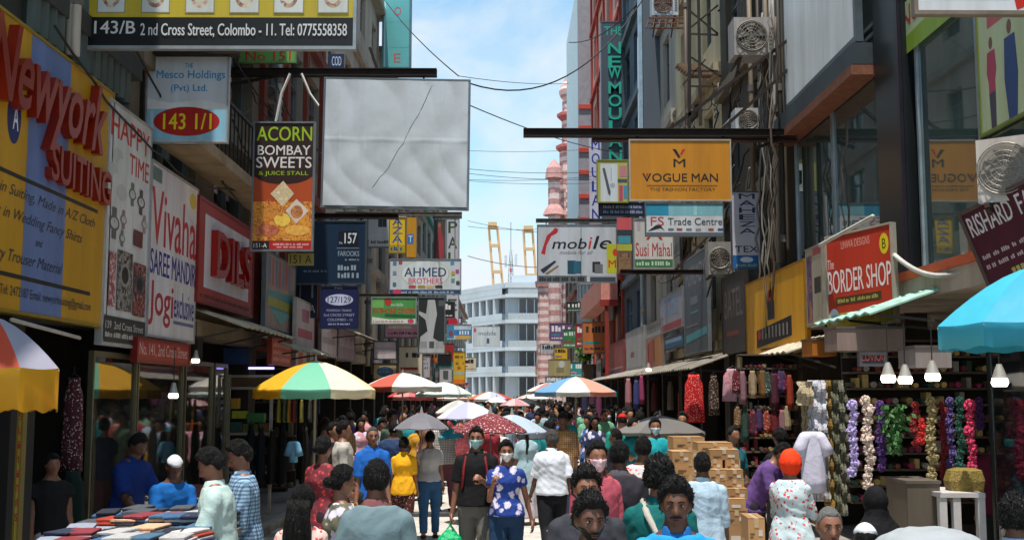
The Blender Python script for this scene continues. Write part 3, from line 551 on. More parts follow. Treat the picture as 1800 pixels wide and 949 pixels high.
# --- hanging across the street, left side
ph = lambda s_: photo_mat(('cfc8bd', 'b9a089', '7a4a38', 'e0dcd4'), 6, s_)
a = PY(150, 88, 11.7); b = PY(629, -70, 11.7); w_, h_ = b.x-a.x, b.z-a.z
vv = lambda py: (py+70)/158
sign('billboard', 'big black and yellow 143/B shop sign with watch pictures over the street', a, (1,0,0), (0,0,1), w_, h_, 'b8a42c', [
  ('r', 0, vv(33), 1, 1, '0c0d0e'), *[it for k in range(6) for it in (('r', .04+.163*k, vv(-40), .145+.165*k, vv(26), '8f8866'), ('r', .044+.163*k, vv(-38), .141+.165*k, vv(24), 'c3c8c6'), ('e', .092+.164*k, vv(-4), .034, .13, ph(k)), ('e', .092+.164*k, vv(-4), .022, .085, 'c9c3b5'))],
  ('t', '143/B', .035, vv(40), .185, vv(62), 'c9cacc', dict(bold=.03)), ('t', '2 nd Cross Street, Colombo - 11. Tel: 0775558358', .205, vv(44), .965, vv(68), 'c3c4c6', dict(bold=.02))], frame='9a9fa2', fw=.035)
sign_cam('sign', 'white and pale blue Mesco Holdings sign with red 143 1/1 oval', 255, 98, 405, 252, 13.9, 'c3cbd4', [
  ('p', [(.02,.58),(.98,.60),(.98,.97),(.02,.97)], '86b9d2'), ('p', [(.02,.5),(.3,.55),(.7,.52),(.98,.57),(.98,.62),(.02,.62)], 'd5dadd'), ('r', .06,.64,.1,.96,'a5cfe0'), ('t', 'THE', .46,.10,.56,.155,'2f8fc4'), ('t', 'Mesco Holdings', .12,.18,.95,.30,'2286bf', dict(bold=.02)), ('t', '(Pvt) Ltd.', .3,.34,.74,.44,'2286bf', dict(bold=.02)), ('e', .5,.76,.40,.165,'a51d18'), ('t', '143 1/1', .22,.67,.80,.85,'d8cf1e', dict(bold=.025))], frame='aab0b5', fw=.02)
sign_cam('sign', 'green sign with red lettering half hidden under the big black sign', 420, 72, 522, 112, 19, '5c9a4a', [('t', 'No 151', .12,.5,.9,.9,'a8261e', dict(bold=.03))], frame='6b8f5a')
sign_cam('sign', 'tall ACORN BOMBAY SWEETS sign with orange food picture', 441, 215, 555, 442, 16.5, 'a5431a', [
  ('r', .02,.012,.98,.43,'2a1410'), ('e', .5,.40,.48,.085,'2a1410'), ('t', 'ACORN', .06,.04,.95,.15,'8fae1a', dict(bold=.02)), ('t', 'BOMBAY', .08,.185,.93,.26,'cfcccc', dict(bold=.02)), ('t', 'SWEETS', .06,.275,.95,.36,'cfcccc', dict(bold=.02)), ('t', '& JUICE STALL', .1,.385,.9,.425,'8fae1a'),
  ('p', [(.02,.62),(.98,.62),(.98,.92),(.02,.92)], photo_mat(('6b2414','b8641c','d8952a','8c3a14','c9a070'),9,5)), ('p', [(.5,.46),(.68,.56),(.5,.66),(.3,.56)], photo_mat(('d8ccb0','b9a070','e0d8c4'),14,6)), ('p', [(.28,.60),(.46,.69),(.28,.78),(.1,.69)], photo_mat(('8c1c14','c9842a','5a2410'),12,7)), ('p', [(.72,.60),(.92,.69),(.72,.79),(.55,.69)], 'cfc2b4'), ('e', .73,.70,.10,.05,photo_mat(('8a3c1c','c98c50'),12,8)), ('e', .5,.76,.13,.05,photo_mat(('d8a41c','e0c050','9a4414'),12,9)), ('e', .26,.84,.2,.045,photo_mat(('8c3424','c97a50'),12,10)), ('e', .74,.84,.2,.04,photo_mat(('c98a2c','e0b050'),12,11)),
  ('r', .02,.925,.98,.985,'a81c1c'), ('r', .02,.925,.3,.985,'1c1416'), ('t', '151-A', .05,.94,.26,.972,'c9c9c9'), ('l', .36,.94,.94,.955,'d0a0a0'), ('l', .42,.962,.86,.975,'d0a0a0')], frame='7b7d80', fw=.025)
BLK_ = M('aab2bb', .42, .0, grime=.22, scale=.9, bump=.9, streak=False)
a = PY(564, 366, 19.0); b = PY(825, 138, 19.0)
SB = sign('billboard', 'large blank silver white board with rust streaks hanging over the street', a, Vector((1, .02, -.022)), (0.0,0,1), b.x-a.x, b.z-a.z, None, [
  *[('r', u, v0_, u+.0031, v1_, 'a0917a') for u, v0_, v1_ in ((.28,0,.35),(.36,.0,.2),(.57,.02,.2),(.695,0,.75),(.97,.02,.5),(.955,0,.3))], ('r', .82,0,.826,.5,'8e9aa2'), ('r', .09,.02,.112,.98,'a4b4c2')], bgm=BLK_, frame='6f777c', fw=.03, t=.12)
gw_, gh_ = b.x-a.x-.08, b.z-a.z-.08; V = []; F = []; nx_, nz_ = 90, 70; uu, tt = np.meshgrid(np.linspace(0, 1, nx_), np.linspace(0, 1, nz_)); P_ = np.stack([uu.ravel()*gw_, 0*uu.ravel(), tt.ravel()*gh_], 1)
dg_ = P_ @ np.array([1.0, 0, .75]); fold = np.abs(np.sin(dg_*5.5 + 1.6*np.sin(P_[:,2]*2.2) + .8*np.sin(P_[:,0]*3.1))); fold2 = np.sin(P_[:,0]*9 - P_[:,2]*5 + 2*np.sin(P_[:,2]*3)); hs = np.exp(-((P_[:,2] - gh_*.52 - .01*np.sin(P_[:,0]*8))/.018)**2); vs = sum(np.exp(-((P_[:,0] - gw_*q)/.012)**2) for q in (.1, .27, .57, .7, .82))
P_[:,1] = -.075 - .009*fold - .003*fold2 - .006*hs - .010*vs; P_[:,0] += .04; P_[:,2] += .04
for j in range(nz_-1):
    for i in range(nx_-1): q = j*nx_+i; F.append((q, q+1, q+nx_+1, q+nx_))
mb_ = MB(); mb_.add(P_, F); SB.part('plastic_sheet', mb_, M('bcc3ca', .38, .0, grime=.2, scale=.9, bump=.15), smooth=True)
sign_cam('sign', 'dark blue sign with the number 157', 519, 388, 645, 500, 23.5, '0d2740', [('r', .6,.17,.88,.40,'0a1420'), ('t', 'No', .615,.33,.66,.37,'b5c2cc'), ('t', '157', .69,.20,.86,.36,'c9d0d6', dict(bold=.03)), ('r', .58,.43,.9,.44,'8090a0'), ('t', 'FAROOKS', .6,.48,.9,.56,'8fa0b0'), ('l', .70,.60,.9,.63,'8090a0'), ('l', .6,.70,.9,.78,'8fa0b0'), ('l', .6,.82,.9,.90,'8fa0b0'), ('l', .12,.78,.45,.81,'8090a0'), ('l', .05,.10,.2,.13,'6c7c8c')], frame='4a5a66')
sign_cam('sign', 'small yellowish plate reading 151 A below the sweets sign', 505, 444, 553, 468, 17, '8f8440', [('t', '151 A', .1,.2,.9,.8,'20201c')], frame=None, t=.03)
sign_cam('sign', 'navy blue sign with white 127/129 oval', 562, 502, 631, 578, 22.5, '101848', [('t', 'No', .38,.03,.58,.08,'aab0c9'), ('e', .5,.33,.36,.13,'b9c0dc'), ('t', '127/129', .2,.26,.8,.40,'1c2048', dict(bold=.02)), ('t', 'FOREIGN TRADE', .18,.55,.82,.60,'9aa0bc'), ('t', '2nd CROSS STREET', .10,.65,.9,.71,'9aa0bc'), ('t', 'COLOMBO - 11', .2,.76,.84,.82,'9aa0bc'), ('l', .22,.87,.8,.91,'9aa0bc')], frame='2a2f4a')
sign_cam('sign', 'narrow navy sign with large white letters beside the 127/129 sign', 519, 500, 560, 560, 24, '1a2440', [('t', 'A', .1,.62,.32,.82,'9fa8bc'), ('t', 'A', .62,.6,.88,.82,'b5bccc'), ('r', .18,.0,.24,.4,'8c94a8'), ('r', .7,.0,.78,.4,'8c94a8')], frame=None)
sign_cam('sign', 'yellow AZA sign with blue letters hanging left', 683, 382, 714, 446, 33, 'd8b41a', [('t', 'A', .2,.03,.8,.22,'1c4a9a'), ('t', 'Z', .2,.27,.8,.46,'1c4a9a'), ('t', 'A', .2,.50,.8,.70,'1c4a9a'), ('r', .08,.76,.92,.96,'a8901a'), ('l', .12,.8,.9,.92,'2a4a80')], frame='8a7a30')
sign_cam('sign', 'orange yellow board with blue T square behind the AZA sign', 714, 382, 733, 453, 34, 'c08a1a', [('r', .1,.42,.7,.66,'3a6ab0'), ('t', 'T', .2,.46,.6,.62,'d0d8e8')], frame=None)
sign_cam('sign', 'white AHMED BROTHERS sign with dark blue bottom strip', 684, 455, 811, 518, 30, 'c6ccd2', [('e', .5,.42,.34,.38,'b8c49a'), ('e', .5,.42,.325,.36,'d0d5da'), ('t', 'AHMED', .21,.25,.79,.50,'1f3f62', dict(bold=.03)), ('t', 'BROTHERS', .27,.54,.74,.70,'c9395a', dict(bold=.02)), ('r', 0,.86,1,1,'2c4468'), ('l', .15,.90,.9,.96,'a0b0c4'), ('e', .11,.92,.06,.07,'c9395a'), *[('r', x,.74,x+.1,.82,c) for x,c in ((.27,'b84a5a'),(.4,'a08a4a'),(.64,'3a3a40'),(.52,'c9b080'))], *[('r', x,y,x+.05,y+.1,c) for x,y,c in ((.05,.08,'5a7a9a'),(.13,.05,'a04a4a'),(.05,.35,'7a8aa0'),(.85,.06,'4a90c0'),(.92,.3,'b04a90'),(.86,.55,'5a9a8a'),(.93,.62,'3a4a5a'),(.05,.66,'3a7a7a'),(.86,.35,'c0a04a'))]], frame='8b9298', fw=.025)
sign_cam('sign', 'green phone center sign with red lettering', 652, 522, 733, 570, 28, '4d8f4c', [('p', [(0,.72),(.4,.82),(1,.8),(1,1),(0,1)], 'cfd4cc'), ('r', .0,0,.28,.4,'6fae5e'), ('p', [(.3,.62),(1,.66),(1,.78),(.3,.72)], '1f5f3c'), ('e', .37,.17,.075,.14,'b8302c'), ('t', 'mobile', .44,.22,.7,.34,'c4dcc4'), ('t', 'RV PHONE CENTER', .05,.42,.97,.60,'b82c24', dict(bold=.03)), ('l', .05,.87,.7,.92,'b8504c'), ('e', .87,.88,.07,.08,'c24060')], frame='8fa39a')
sign_cam('poster', 'grey and black poster with a pale standing figure outline', 734, 522, 783, 622, 37, '2c2f30', [('p', [(.36,.05),(.62,.05),(.70,.3),(.62,.5),(.56,.72),(.98,.85),(.98,.98),(.05,.98),(.1,.7),(.36,.6),(.28,.4),(.02,.3),(.05,.25),(.30,.3)], 'aeb0b2'), ('r', .1,.78,.34,.9,'8e9092'), ('r', .42,.78,.6,.9,'4a4c4e'), ('r', .66,.78,.94,.9,'9c9ea0'), ('r', .75,.06,.95,.16,'55585a')], frame='7d8082')
a = PY(783, 586, 75); b = PY(808, 384, 75); sign('sign', 'tall white vertical sign with big dark green letters', a, (1,0,0), (0,0,1), b.x-a.x, b.z-a.z, 'bcbcc6', [*[('t', ch, .18, .03+.135*k, .82, .13+.135*k, '2c4a28', dict(bold=.04)) for k, ch in enumerate('PALACE')], ('e', .5,.91,.42,.055,'b5283a'), ('l', .2,.89,.8,.93,'d8a8b0')], frame='8a8c90', fw=.06, t=.2)
sign_cam('poster', 'tall poster of a figure in a red sari', 762, 386, 783, 455, 68, '4a4440', [('p', [(.4,.1),(.6,.1),(.62,.25),(.85,.5),(.9,.98),(.2,.98),(.3,.4)], '9a3a40'), ('e', .5,.14,.12,.06,'9c6a50')], frame='6a6460')
sign_cam('sign', 'small blue white and yellow sign at the end of the left row', 785, 570, 829, 597, 58, 'b9cdda', [('r', 0,.35,1,.72,'2f7ab5'), ('r', .35,.72,1,.95,'c9a85a'), ('l', .4,.42,.95,.66,'dfe6ea'), ('r', .02,.1,.3,.9,'3c86b0'), ('e', .17,.6,.09,.2,'8a4a4a')], frame='8a959c')
sign_cam('sign', 'pale sign with faint lettering above the small yellow board', 656, 599, 698, 632, 31, 'bdb2b6', [('l', .1,.35,.9,.45,'9c8e96'), ('l', .1,.6,.7,.68,'9c8e96')], frame='55504e'); sign_cam('sign', 'yellow framed board with a blue oval', 655, 638, 699, 668, 31.3, 'a89c60', [('r', .08,.1,.92,.9,'b9ad84'), ('e', .5,.5,.34,.3,'3c6a8c'), ('l', .25,.44,.75,.56,'8aa8c0')], frame='3a3632')
sign_cam('sign', 'small white and red shop board on the left, far down the street', 731, 625, 757, 664, 50, 'a9a5ae', [('l', .2,.1,.8,.2,'5a5a6a'), ('l', .2,.3,.8,.4,'5a5a6a'), ('l', .2,.5,.8,.6,'5a5a6a')], frame='77747a')
sign_cam('sign', 'plain black sign board far down on the left', 769, 622, 794, 643, 55, '14181a', [], frame='3a3c3e'); sign_cam('sign', 'grey picture board under the plain black board', 772, 646, 795, 672, 57, 'b0b0b2', [('r', .3,.2,.7,.8,'4c5256')], frame='8e9092')
sign_cam('sign', 'tall yellow sign far down on the left', 796, 618, 818, 675, 62, 'cfa32a', [('l', .15,.12,.85,.2,'6a5420'), ('l', .15,.32,.85,.4,'8a6a20'), ('r', .0,.62,1,.7,'9ab0a0'), ('r', 0,.85,1,1,'d8752a'), ('e', .5,.5,.15,.05,'a05a2a')], frame='a08030')
sign_cam('sign', 'pale phone shop sign hung far away by the white office block', 832, 573, 879, 609, 105, 'c3ccd0', [('t', 'mobile', .2,.25,.85,.45,'5a5e66'), ('r', .02,.1,.1,.3,'b84a5a'), ('r', .5,.6,.6,.85,'3a5a7a')], frame='9aa3a8')
a = PY(672, 124, 39.5); b = PY(724, -60, 39.5)
sign('sign', 'very tall teal glass sign panel with a red letter E at its foot', a, (1,0,0), (0,0,1), b.x-a.x, b.z-a.z, None, [('r', 0,.30,1,.304,'7fb0b2'), ('r', 0,.56,1,.564,'5f9a9c'), ('r', 0,.80,1,.804,'5f9a9c'), ('r', .08,0,.12,1,'a9d0d4'), ('t', 'E', .42,.86,.66,.945,'b5564c'), *[('t', ch, .42,-.12+.21*k+.12,.66,-.12+.21*k+.2,'b5564c') for k, ch in enumerate('STO')]], bgm=M('63a8a8', .25, .1, grime=.1, scale=.6), frame='5a7a80', fw=.05, t=.5)
sign_cam('sign', 'narrow navy sign with white letters under the big black sign', 578, 95, 606, 122, 24, '1c2c54', [('t', 'COD', .2,.2,.8,.8,'b9c4d8')], frame=None)
# --- hanging across the street, right side
sign_cam('sign', 'amber VOGUE MAN sign hung from the steel beam', 1106, 246, 1284, 354, 18.0, 'b97a14', [
  ('p', [(.425,.16),(.46,.16),(.505,.29),(.485,.31)], '1c1410'), ('p', [(.555,.16),(.525,.16),(.50,.235),(.512,.27)], 'b0281c'), ('t', 'M', .435,.32,.55,.45,'1c1410', dict(bold=.02)), ('t', 'V', .13,.555,.215,.685,'1c1410', dict(bold=.02)), ('p', [(.165,.555),(.19,.555),(.178,.60),(.17,.60)], 'b0281c'), ('t', 'OGUE', .225,.555,.565,.685,'1c1410', dict(bold=.015)), ('t', 'MAN', .61,.555,.865,.685,'1c1410', dict(bold=.02)), ('r', .17,.745,.86,.755,'3a2410'), ('t', 'THE FASHION FACTORY', .20,.785,.84,.835,'3a2408', dict(bold=0))], frame='b5aa9c', fw=.022)
sign_cam('sign', 'white Trade Centre sign with teal top panel', 1134, 357, 1271, 416, 21, 'c6cacf', [('r', 0,0,1,.38,'7cb4c0'), ('r', 0,.02,.3,.38,'2c88a8'), ('r', .62,.02,.66,.38,'9acad0'), ('t', 'FS', .07,.42,.24,.68,'b04048', dict(bold=.0)), ('p', [(.03,.85),(.14,.66),(.2,.68),(.25,.85),(.2,.75)], '20242a'), ('t', 'Trade Centre', .29,.45,.98,.66,'3c4850', dict(bold=.015)), *[('r', x,.76,x+.07,.82,c) for x,c in ((.29,'5a6a7a'),(.4,'a04048'),(.52,'6a7a8a'),(.64,'8a8e90'),(.80,'a04a4a'),(.92,'3a4a8a'))], ('r', 0,.88,1,1,'5c6470')], frame='6f767c', fw=.02)
sign_cam('sign', 'tall white MAHEZA TEX sign with blue base', 1286, 337, 1335, 474, 20, 'b4b4c2', [*[('t', ch, .28, .03+.089*k, .82, .098+.089*k, '1c2850', dict(bold=.04)) for k, ch in enumerate('MAHEZA')], ('t', 'TEX', .12,.70,.9,.78,'1c2850', dict(bold=.03)), ('r', 0,.82,1,1,'1a5a94'), ('e', .5,.875,.22,.035,'b9c4d4'), ('l', .15,.93,.85,.96,'8a9c3c')], frame='4a4e5a', fw=.02)
sign_cam('sign', 'white Susi Mahal sign with red A and green strip', 1113, 384, 1184, 474, 24, 'bfbcb6', [('p', [(.1,.0),(.18,0),(.18,.25),(.1,.25)], 'a89aa0'), ('t', 'A', .32,.2,.72,.42,'b0241c', dict(bold=.05)), ('t', 'Susi Mahal', .06,.48,.94,.74,'a83438', dict(bold=.01)), ('r', .04,.80,.96,.96,'3c6a40'), ('l', .08,.84,.92,.92,'b0c8b0')], frame='8c8a86')
sign_cam('sign', 'white phone shop sign reading mobile with gadget pictures', 944, 395, 1084, 497, 32, 'b9bec6', [
  ('p', [(.05,.5),(.12,.2),(.2,.1),(.26,.08),(.25,.15),(.18,.2),(.12,.36),(.1,.52)], 'b3242c'), ('e', .235,.1,.03,.04,'b3242c'), ('t', 'mob', .19,.24,.62,.42,'1c1c22', dict(bold=.03, slant=.2)), ('t', 'i', .64,.22,.69,.42,'c03020', dict(bold=.03, slant=.2)), ('t', 'le', .70,.20,.93,.42,'1c1c22', dict(bold=.03, slant=.2)), ('t', 'mobile for all', .28,.45,.70,.51,'7a7e86', dict(slant=.3)),
  ('p', [(.04,.78),(.22,.62),(.24,.64),(.08,.84)], '2a2c34'), ('p', [(.1,.84),(.26,.70),(.27,.72),(.13,.86)], '8a6a40'), ('r', .38,.62,.48,.85,'1c4a5c'), ('r', .46,.63,.55,.84,'28607a'), ('r', .69,.64,.79,.82,'26282c'), ('r', .72,.68,.82,.83,'6a6c70'), ('r', 0,.88,1,1,'5a5e62'), ('l', .03,.905,.6,.975,'1c1e20'), ('r', .62,.885,1,1,'b9bec6'), ('r', .66,.90,.98,.99,'3c4454')], frame='7e858a', fw=.03)
sign_cam('sign', 'yellow poster with a red M beside the phone shop sign', 1066, 428, 1084, 481, 31.6, 'b9b82c', [('t', 'M', .2,.55,.9,.8,'b83420', dict(bold=.04)), ('e', .85,.3,.25,.12,'c24028')], frame=None)
sign_cam('poster', 'mixed collage poster with pink top and teal bands', 1085, 383, 1110, 480, 31, '6a5040', [('r', 0,0,1,.22,'c2545a'), ('r', 0,.22,1,.32,'2a3a44'), ('r', .1,.33,.9,.47,'3c8c9c'), ('r', 0,.48,1,.60,'a8a83c'), ('r', .1,.64,.9,.98,photo_mat(('4a3020','8c6a4a','2c2018'),8,3))], frame=None)
sign_cam('sign', 'yellow framed sign with a large grey V', 1049, 281, 1104, 357, 27, 'a8a654', [('r', .12,.1,.66,.97,'c0c6ca'), ('p', [(.18,.2),(.26,.2),(.44,.75),(.42,.85),(.36,.8)], '4a5054'), ('r', .45,.2,.47,.5,'8a9094'), ('e', .5,.6,.08,.06,'9aa0a4'), ('r', .72,.15,.95,.4,'b87a80'), ('r', .66,.45,1,.53,'4a5060'), ('r', .7,.6,.82,.95,'b84a6a'), ('r', .84,.6,.98,.9,'4a8aa8')], frame='8f8e4a')
sign_cam('sign', 'navy sign with two rows of small white lettering', 1052, 357, 1133, 380, 27.2, '1c2746', [('l', .1,.2,.95,.42,'8a92ac'), ('l', .1,.58,.95,.8,'8a92ac')], frame='141a30')
a = PY(1036, 394, 52); b = PY(1058, 242, 52); sign('sign', 'white vertical sign with dark blue letters next to the slate sign', a, (1,0,0), (0,0,1), b.x-a.x, b.z-a.z, 'b9bccc', [('t', ch, .2, .03+.16*k, .8, .15+.16*k, '22308c', dict(bold=.05)) for k, ch in enumerate('MOULAN')], frame=None, t=.2)
a = PY(1058, 420, 44); b = PY(1100, 40, 44); sign('sign', 'very tall slate sign with teal green NEW MOULANA lettering', a, (1,0,0), (0,0,1), b.x-a.x, b.z-a.z, '444c57', [('t', 'THE', .15,.025,.85,.065,'1f9a8a', dict(bold=.03)), *[('t', ch, .28, y, .78, y+.055, '1f9a86', dict(bold=.05, ex=.08)) for ch, y in (('N',.10),('E',.165),('W',.215),('M',.285),('O',.345),('U',.405),('L',.465),('A',.53),('N',.60),('A',.66),('S',.73))]], frame='5f6872', fw=.05, t=.3)
sign_cam('sign', 'tan board standing at the far right near the mosque', 964, 631, 1003, 661, 66, '9c9268', [('e', .6,.3,.14,.2,'b5b5b0'), ('r', .35,.5,.7,.8,'7e7654')], frame='7e7654')
# --- flat along the right wall
sign_wall('sign', 'tall grey vertical banner with pale lettering and teal stripe', 1206, 1248, 4.3, 3.02, 5.22, '545a62', [('t', 'FORLADY', .1,.1,.92,.30,'8f8a94', dict(bold=0)), ('r', .3,.42,.6,.5,'7d838c'), ('r', .3,.57,.62,.59,'4f9aa4'), ('p', [(.08,.8),(.95,.76),(.95,.83),(.08,.88)], '4f9aa4'), ('r', .1,.70,.6,.72,'767c86')], frame='7d8288')
sign_wall('poster', 'small bright poster with blue picture and red foot on the right wall', 1163, 1203, 4.4, 3.75, 4.75, 'a8a4b0', [('r', .2,.1,.8,.6,photo_mat(('5a7a9a','8aa0b8','a05a5a'),5,12)), ('r', .05,.78,.95,.95,'a84a4a')], frame='8c8a94')
sign_wall('sign', 'dark brown shop sign with thin grey letters on the right wall', 1273, 1314, 4.45, 2.9, 4.45, '3c3633', [('t', 'BATEL', .12,.2,.9,.55,'6e6864', dict(bold=0)), ('r', .2,.72,.75,.78,'7a3a30')], frame='4a4440')
sign_wall('sign', 'big golden yellow sign with a lipstick picture on the right wall', 1316, 1421, 4.42, 2.75, 4.10, 'e6a514', [('r', .42,.20,.52,.33,'b82418'), ('r', .41,.33,.53,.56,'1c1614'), ('p', [(.20,.66),(.80,.57),(.80,.80),(.20,.88)], '181414'), ('e', .25,.72,.03,.06,'b02c20'), *[('r', .3+.06*k,.64,.325+.06*k,.78,'8a8680') for k in range(8)], ('r', .27,.9,.8,.915,'4a3010'), ('t', 'RIZKHAN CITY', .30,.93,.80,.975,'5a4210')], frame='b07c10')
sign_wall('sign', 'purple and cream picture sign with edge clipped by the red sign', 1424, 1453, 4.40, 3.08, 4.2, 'b5aa98', [('r', .0,.1,.38,.95,photo_mat(('3a2c4c','6a4a6a','b87a30'),6,13)), ('r', .45,.15,.95,.9,'a39a88'), ('r', .5,.4,.9,.6,'3a3530'), ('r', .45,.02,.98,.12,'b05050')], frame='a09888')
def sign_pts(name, label, TL, TR, BL, bg, items, **k):
    TL, TR, BL = Vector(TL), Vector(TR), Vector(BL); U = (TR-TL); V = TL-BL; V = V - U.normalized()*V.dot(U.normalized()); return sign(name, label, TL-V, U, V, U.length, V.length, bg, items, **k)
sign_pts('sign', 'red BORDER SHOP sign with a yellow foot', PY(1453, 417, 14), PY(1570, 390, 13), PY(1453, 583, 14), 'a83220', [('t', 'LINWA DESIGNS', .25,.09,.68,.17,'c98a80'), ('e', .885,.20,.065,.105,'c9b01c'), ('t', 'B', .86,.15,.91,.25,'3a3a18'), ('t', 'The', .03,.26,.13,.36,'cfb0a8'), ('t', 'BORDER SHOP', .03,.38,.97,.62,'cdbdbb', dict(bold=.015)), ('r', .14,.665,.82,.745,'40341c'), ('l', .17,.685,.78,.725,'9a8c4a'), ('r', 0,.83,1,1,'a8982a'), ('t', 'No.182, 2nd Cross Street, Colombo 11', .22,.88,.97,.94,'5a4a18'), ('e', .11,.86,.075,.085,'b5b0b8'), ('t', 'LINWA', .06,.84,.16,.88,'3a3a5a')], frame='bdb5a8', fw=.025)
sign_pts('sign', 'maroon RISHARD FABRICS sign leaning over the stalls', PY(1686, 376, 10.4), PY(1880, 276, 9.4), PY(1722, 523, 10.4), '4a1a26', [('t', 'RISHARD', .05,.10,.44,.34,'c4bcbc', dict(bold=.02)), ('t', 'FABRICS', .50,.10,.92,.34,'c4bcbc', dict(bold=.02)), ('l', .5,.42,.85,.48,'a89098'), ('l', .06,.58,.8,.63,'b09a9e'), ('l', .06,.70,.45,.75,'b09a9e'), ('l', .25,.84,.6,.95,'a89a5a')], frame='6c5a54', fw=.035)
sign_cam('sign', 'white sign with red and pink marks at the top right corner', 1605, -90, 1880, 28, 9.4, 'c9cbd0', [('r', .1,.72,.6,.78,'c99aa4'), ('p', [(.62,.70),(.75,.6),(.80,.78),(.64,.93)], 'b5281c')], frame='8f7f70', fw=.035)
sign_wall('poster', 'green and white poster with red lettering inside the glass front', 1593, 1738, 4.86, 6.2, 6.85, 'a5b48c', [('p', [(0,.7),(1,.55),(1,1),(0,1)], '7c9a2c'), ('t', 'Nolimit', .12,.12,.7,.5,'a83038'), ('r', .02,.2,.08,.6,'3c4a4c')], frame=None, t=.015)
sign_wall('poster', 'tall green poster with two plain standing figures on the glass', 1742, 1850, 4.86, 4.72, 6.5, '93a060', [('r', .04,.0,.96,1,'a3b08c'), ('r', .2,.34,.9,.41,'a84a50'), ('e', .25,.50,.035,.035,'6a4638'), ('p', [(.18,.545),(.32,.545),(.34,.66),(.31,.72),(.31,.78),(.19,.78),(.19,.72),(.16,.66)], '96304a'), ('p', [(.19,.78),(.31,.78),(.30,.98),(.21,.98)], '3a3444'), ('e', .58,.48,.04,.04,'6a4638'), ('p', [(.49,.53),(.67,.53),(.70,.75),(.66,.98),(.52,.98),(.47,.75)], '1f3a6c')], frame='7c8a3c', t=.015)
sign_cam('sign', 'small dark sign with red lettering under the beige box', 1509, 619, 1556, 644, 11.6, '1c1a2a', [('t', 'LUVKA', .1,.15,.9,.6,'b0483a')], frame='55545a')
sign_wall('sign', 'plain white shop banner with a small red mark, far right', 1101, 1134, 4.5, 2.8, 4.3, 'bdbdbd', [('r', .3,.5,.5,.62,'a86a60'), ('r', .1,.85,.9,.95,'a0a0a0')], frame='a0a0a0'); sign_wall('sign', 'orange and pink picture banner beside the plain white banner', 1137, 1168, 4.4, 2.8, 4.2, 'b58a78', [('r', .0,.0,1,.3,'b4b4b0'), ('l', .1,.05,.9,.22,'6a6a6a'), ('p', [(.1,.4),(.5,.35),(.4,.95),(.1,.95)], 'b8584c'), ('p', [(.5,.4),(.9,.35),(.9,.95),(.6,.9)], 'c98a54'), ('r', .45,.4,.55,.8,'a8682c')], frame='9a8c88')
sign_wall('sign', 'salmon shop board with purple posters, far right', 1066, 1097, 4.4, 2.7, 4.1, 'a35a58', [('r', .1,.78,.8,.95,'5a5078'), ('r', 0,.7,1,.74,'c0a0a0')], frame='8a4a48')
sign_wall('sign', 'blue lit strip sign above the red saree stall', 1168, 1204, 4.45, 3.3, 3.62, '4a8ab8', [('r', .1,.2,.9,.5,'b9d8e8')], frame='5a6a78')
for px0, px1, z0, z1, c, lb in ((1062, 1080, 5.2, 7.4, '6e6a66', 'dark slatted panel high on the far right row'), (1182, 1200, 5.2, 6.4, '8a8278', 'bare board high on the weathered concrete wall'), (1010, 1024, 3.2, 5, 'b4a8a4', 'pale narrow board just before the mosque')): sign_wall('sign', lb, px0, px1, 4.6, z0, z1, c, [('l', .1,.3,.9,.5,'5a5654')], frame='5a5654')
# ---- steel beams that carry the hanging signs
def beam(label, px0, px1, py, D, h=.14, hang=(), col='2b211d', struts=(), twin=None):
    a = PY(px0, py, D); b = PY(px1, py, D); T = Thing('sign_beam', label, 'beam', ((a.x+b.x)/2, D, a.z)); m = MB(); m.box(a.x, b.x, D-.05, D+.05, a.z-h/2, a.z+h/2); m.box(a.x, b.x, D-.09, D+.09, a.z+h/2, a.z+h/2+.012); m.box(a.x, b.x, D-.09, D+.09, a.z-h/2-.012, a.z-h/2); mm = M(col, .7, .4, grime=.5, scale=5); T.part('beam', m, mm)
    for px, p1 in hang: q = PY(px, py, D); T.part('hanger', MB().bar((q.x, D, a.z-h/2), (q.x, D, zat(p1, D)), .03), mm)
    for (xa, ya, xb, yb) in struts: T.part('strut', MB().bar(PY(xa, ya, D+.02), PY(xb, yb, D+.02), .05), mm)
beam('long dark steel beam carrying the amber VOGUE MAN sign', 920, 1400, 234, 18.15, .10, ((1120, 247), (1270, 247)), struts=((1160, 240, 1400, 60), (1255, 240, 1400, 110), (1212, 232, 1212, -20), (1330, 260, 1400, 235)))
beam('brown box section beam over the amber sign', 1040, 1400, 241, 18.35, .12, col='4a322b')
beam('dark steel beam above the blank silver white board', 405, 768, 128, 19.2, .10, ((580, 140), (745, 140)), struts=((400, 150, 520, 128), (650, 84, 665, 128)))
beam('thin beam above the white and blue 143 1/1 sign', 150, 420, 92, 13.8, .05, ((262, 100), (398, 100)), struts=((195, 178, 250, 92), (250, 92, 250, 240)))
beam('rusty beam above the dark blue 157 sign', 510, 700, 380, 23.7, .08, ((530, 390), (635, 390)))
beam('beam above the AHMED BROTHERS sign', 560, 812, 376, 30.2, .07, ((700, 456), (800, 456)), col='8a8278'); beam('beam above the white phone shop sign', 942, 1260, 388, 32.2, .08, ((960, 396), (1070, 396)), col='6a6a66')
beam('thin beam above the tall tan plates on the right', 1090, 1380, 478, 24.2, .07, ((1120, 484),), col='3a2c26', struts=((1184, 478, 1260, 400),)); beam('thin beam over the green phone center sign', 560, 735, 519, 28.1, .05, ((660, 523), (725, 523)), col='5a5650'); beam('beam through the top of the left vertical sign', 700, 812, 382, 74, .15, (), col='7a7a78')
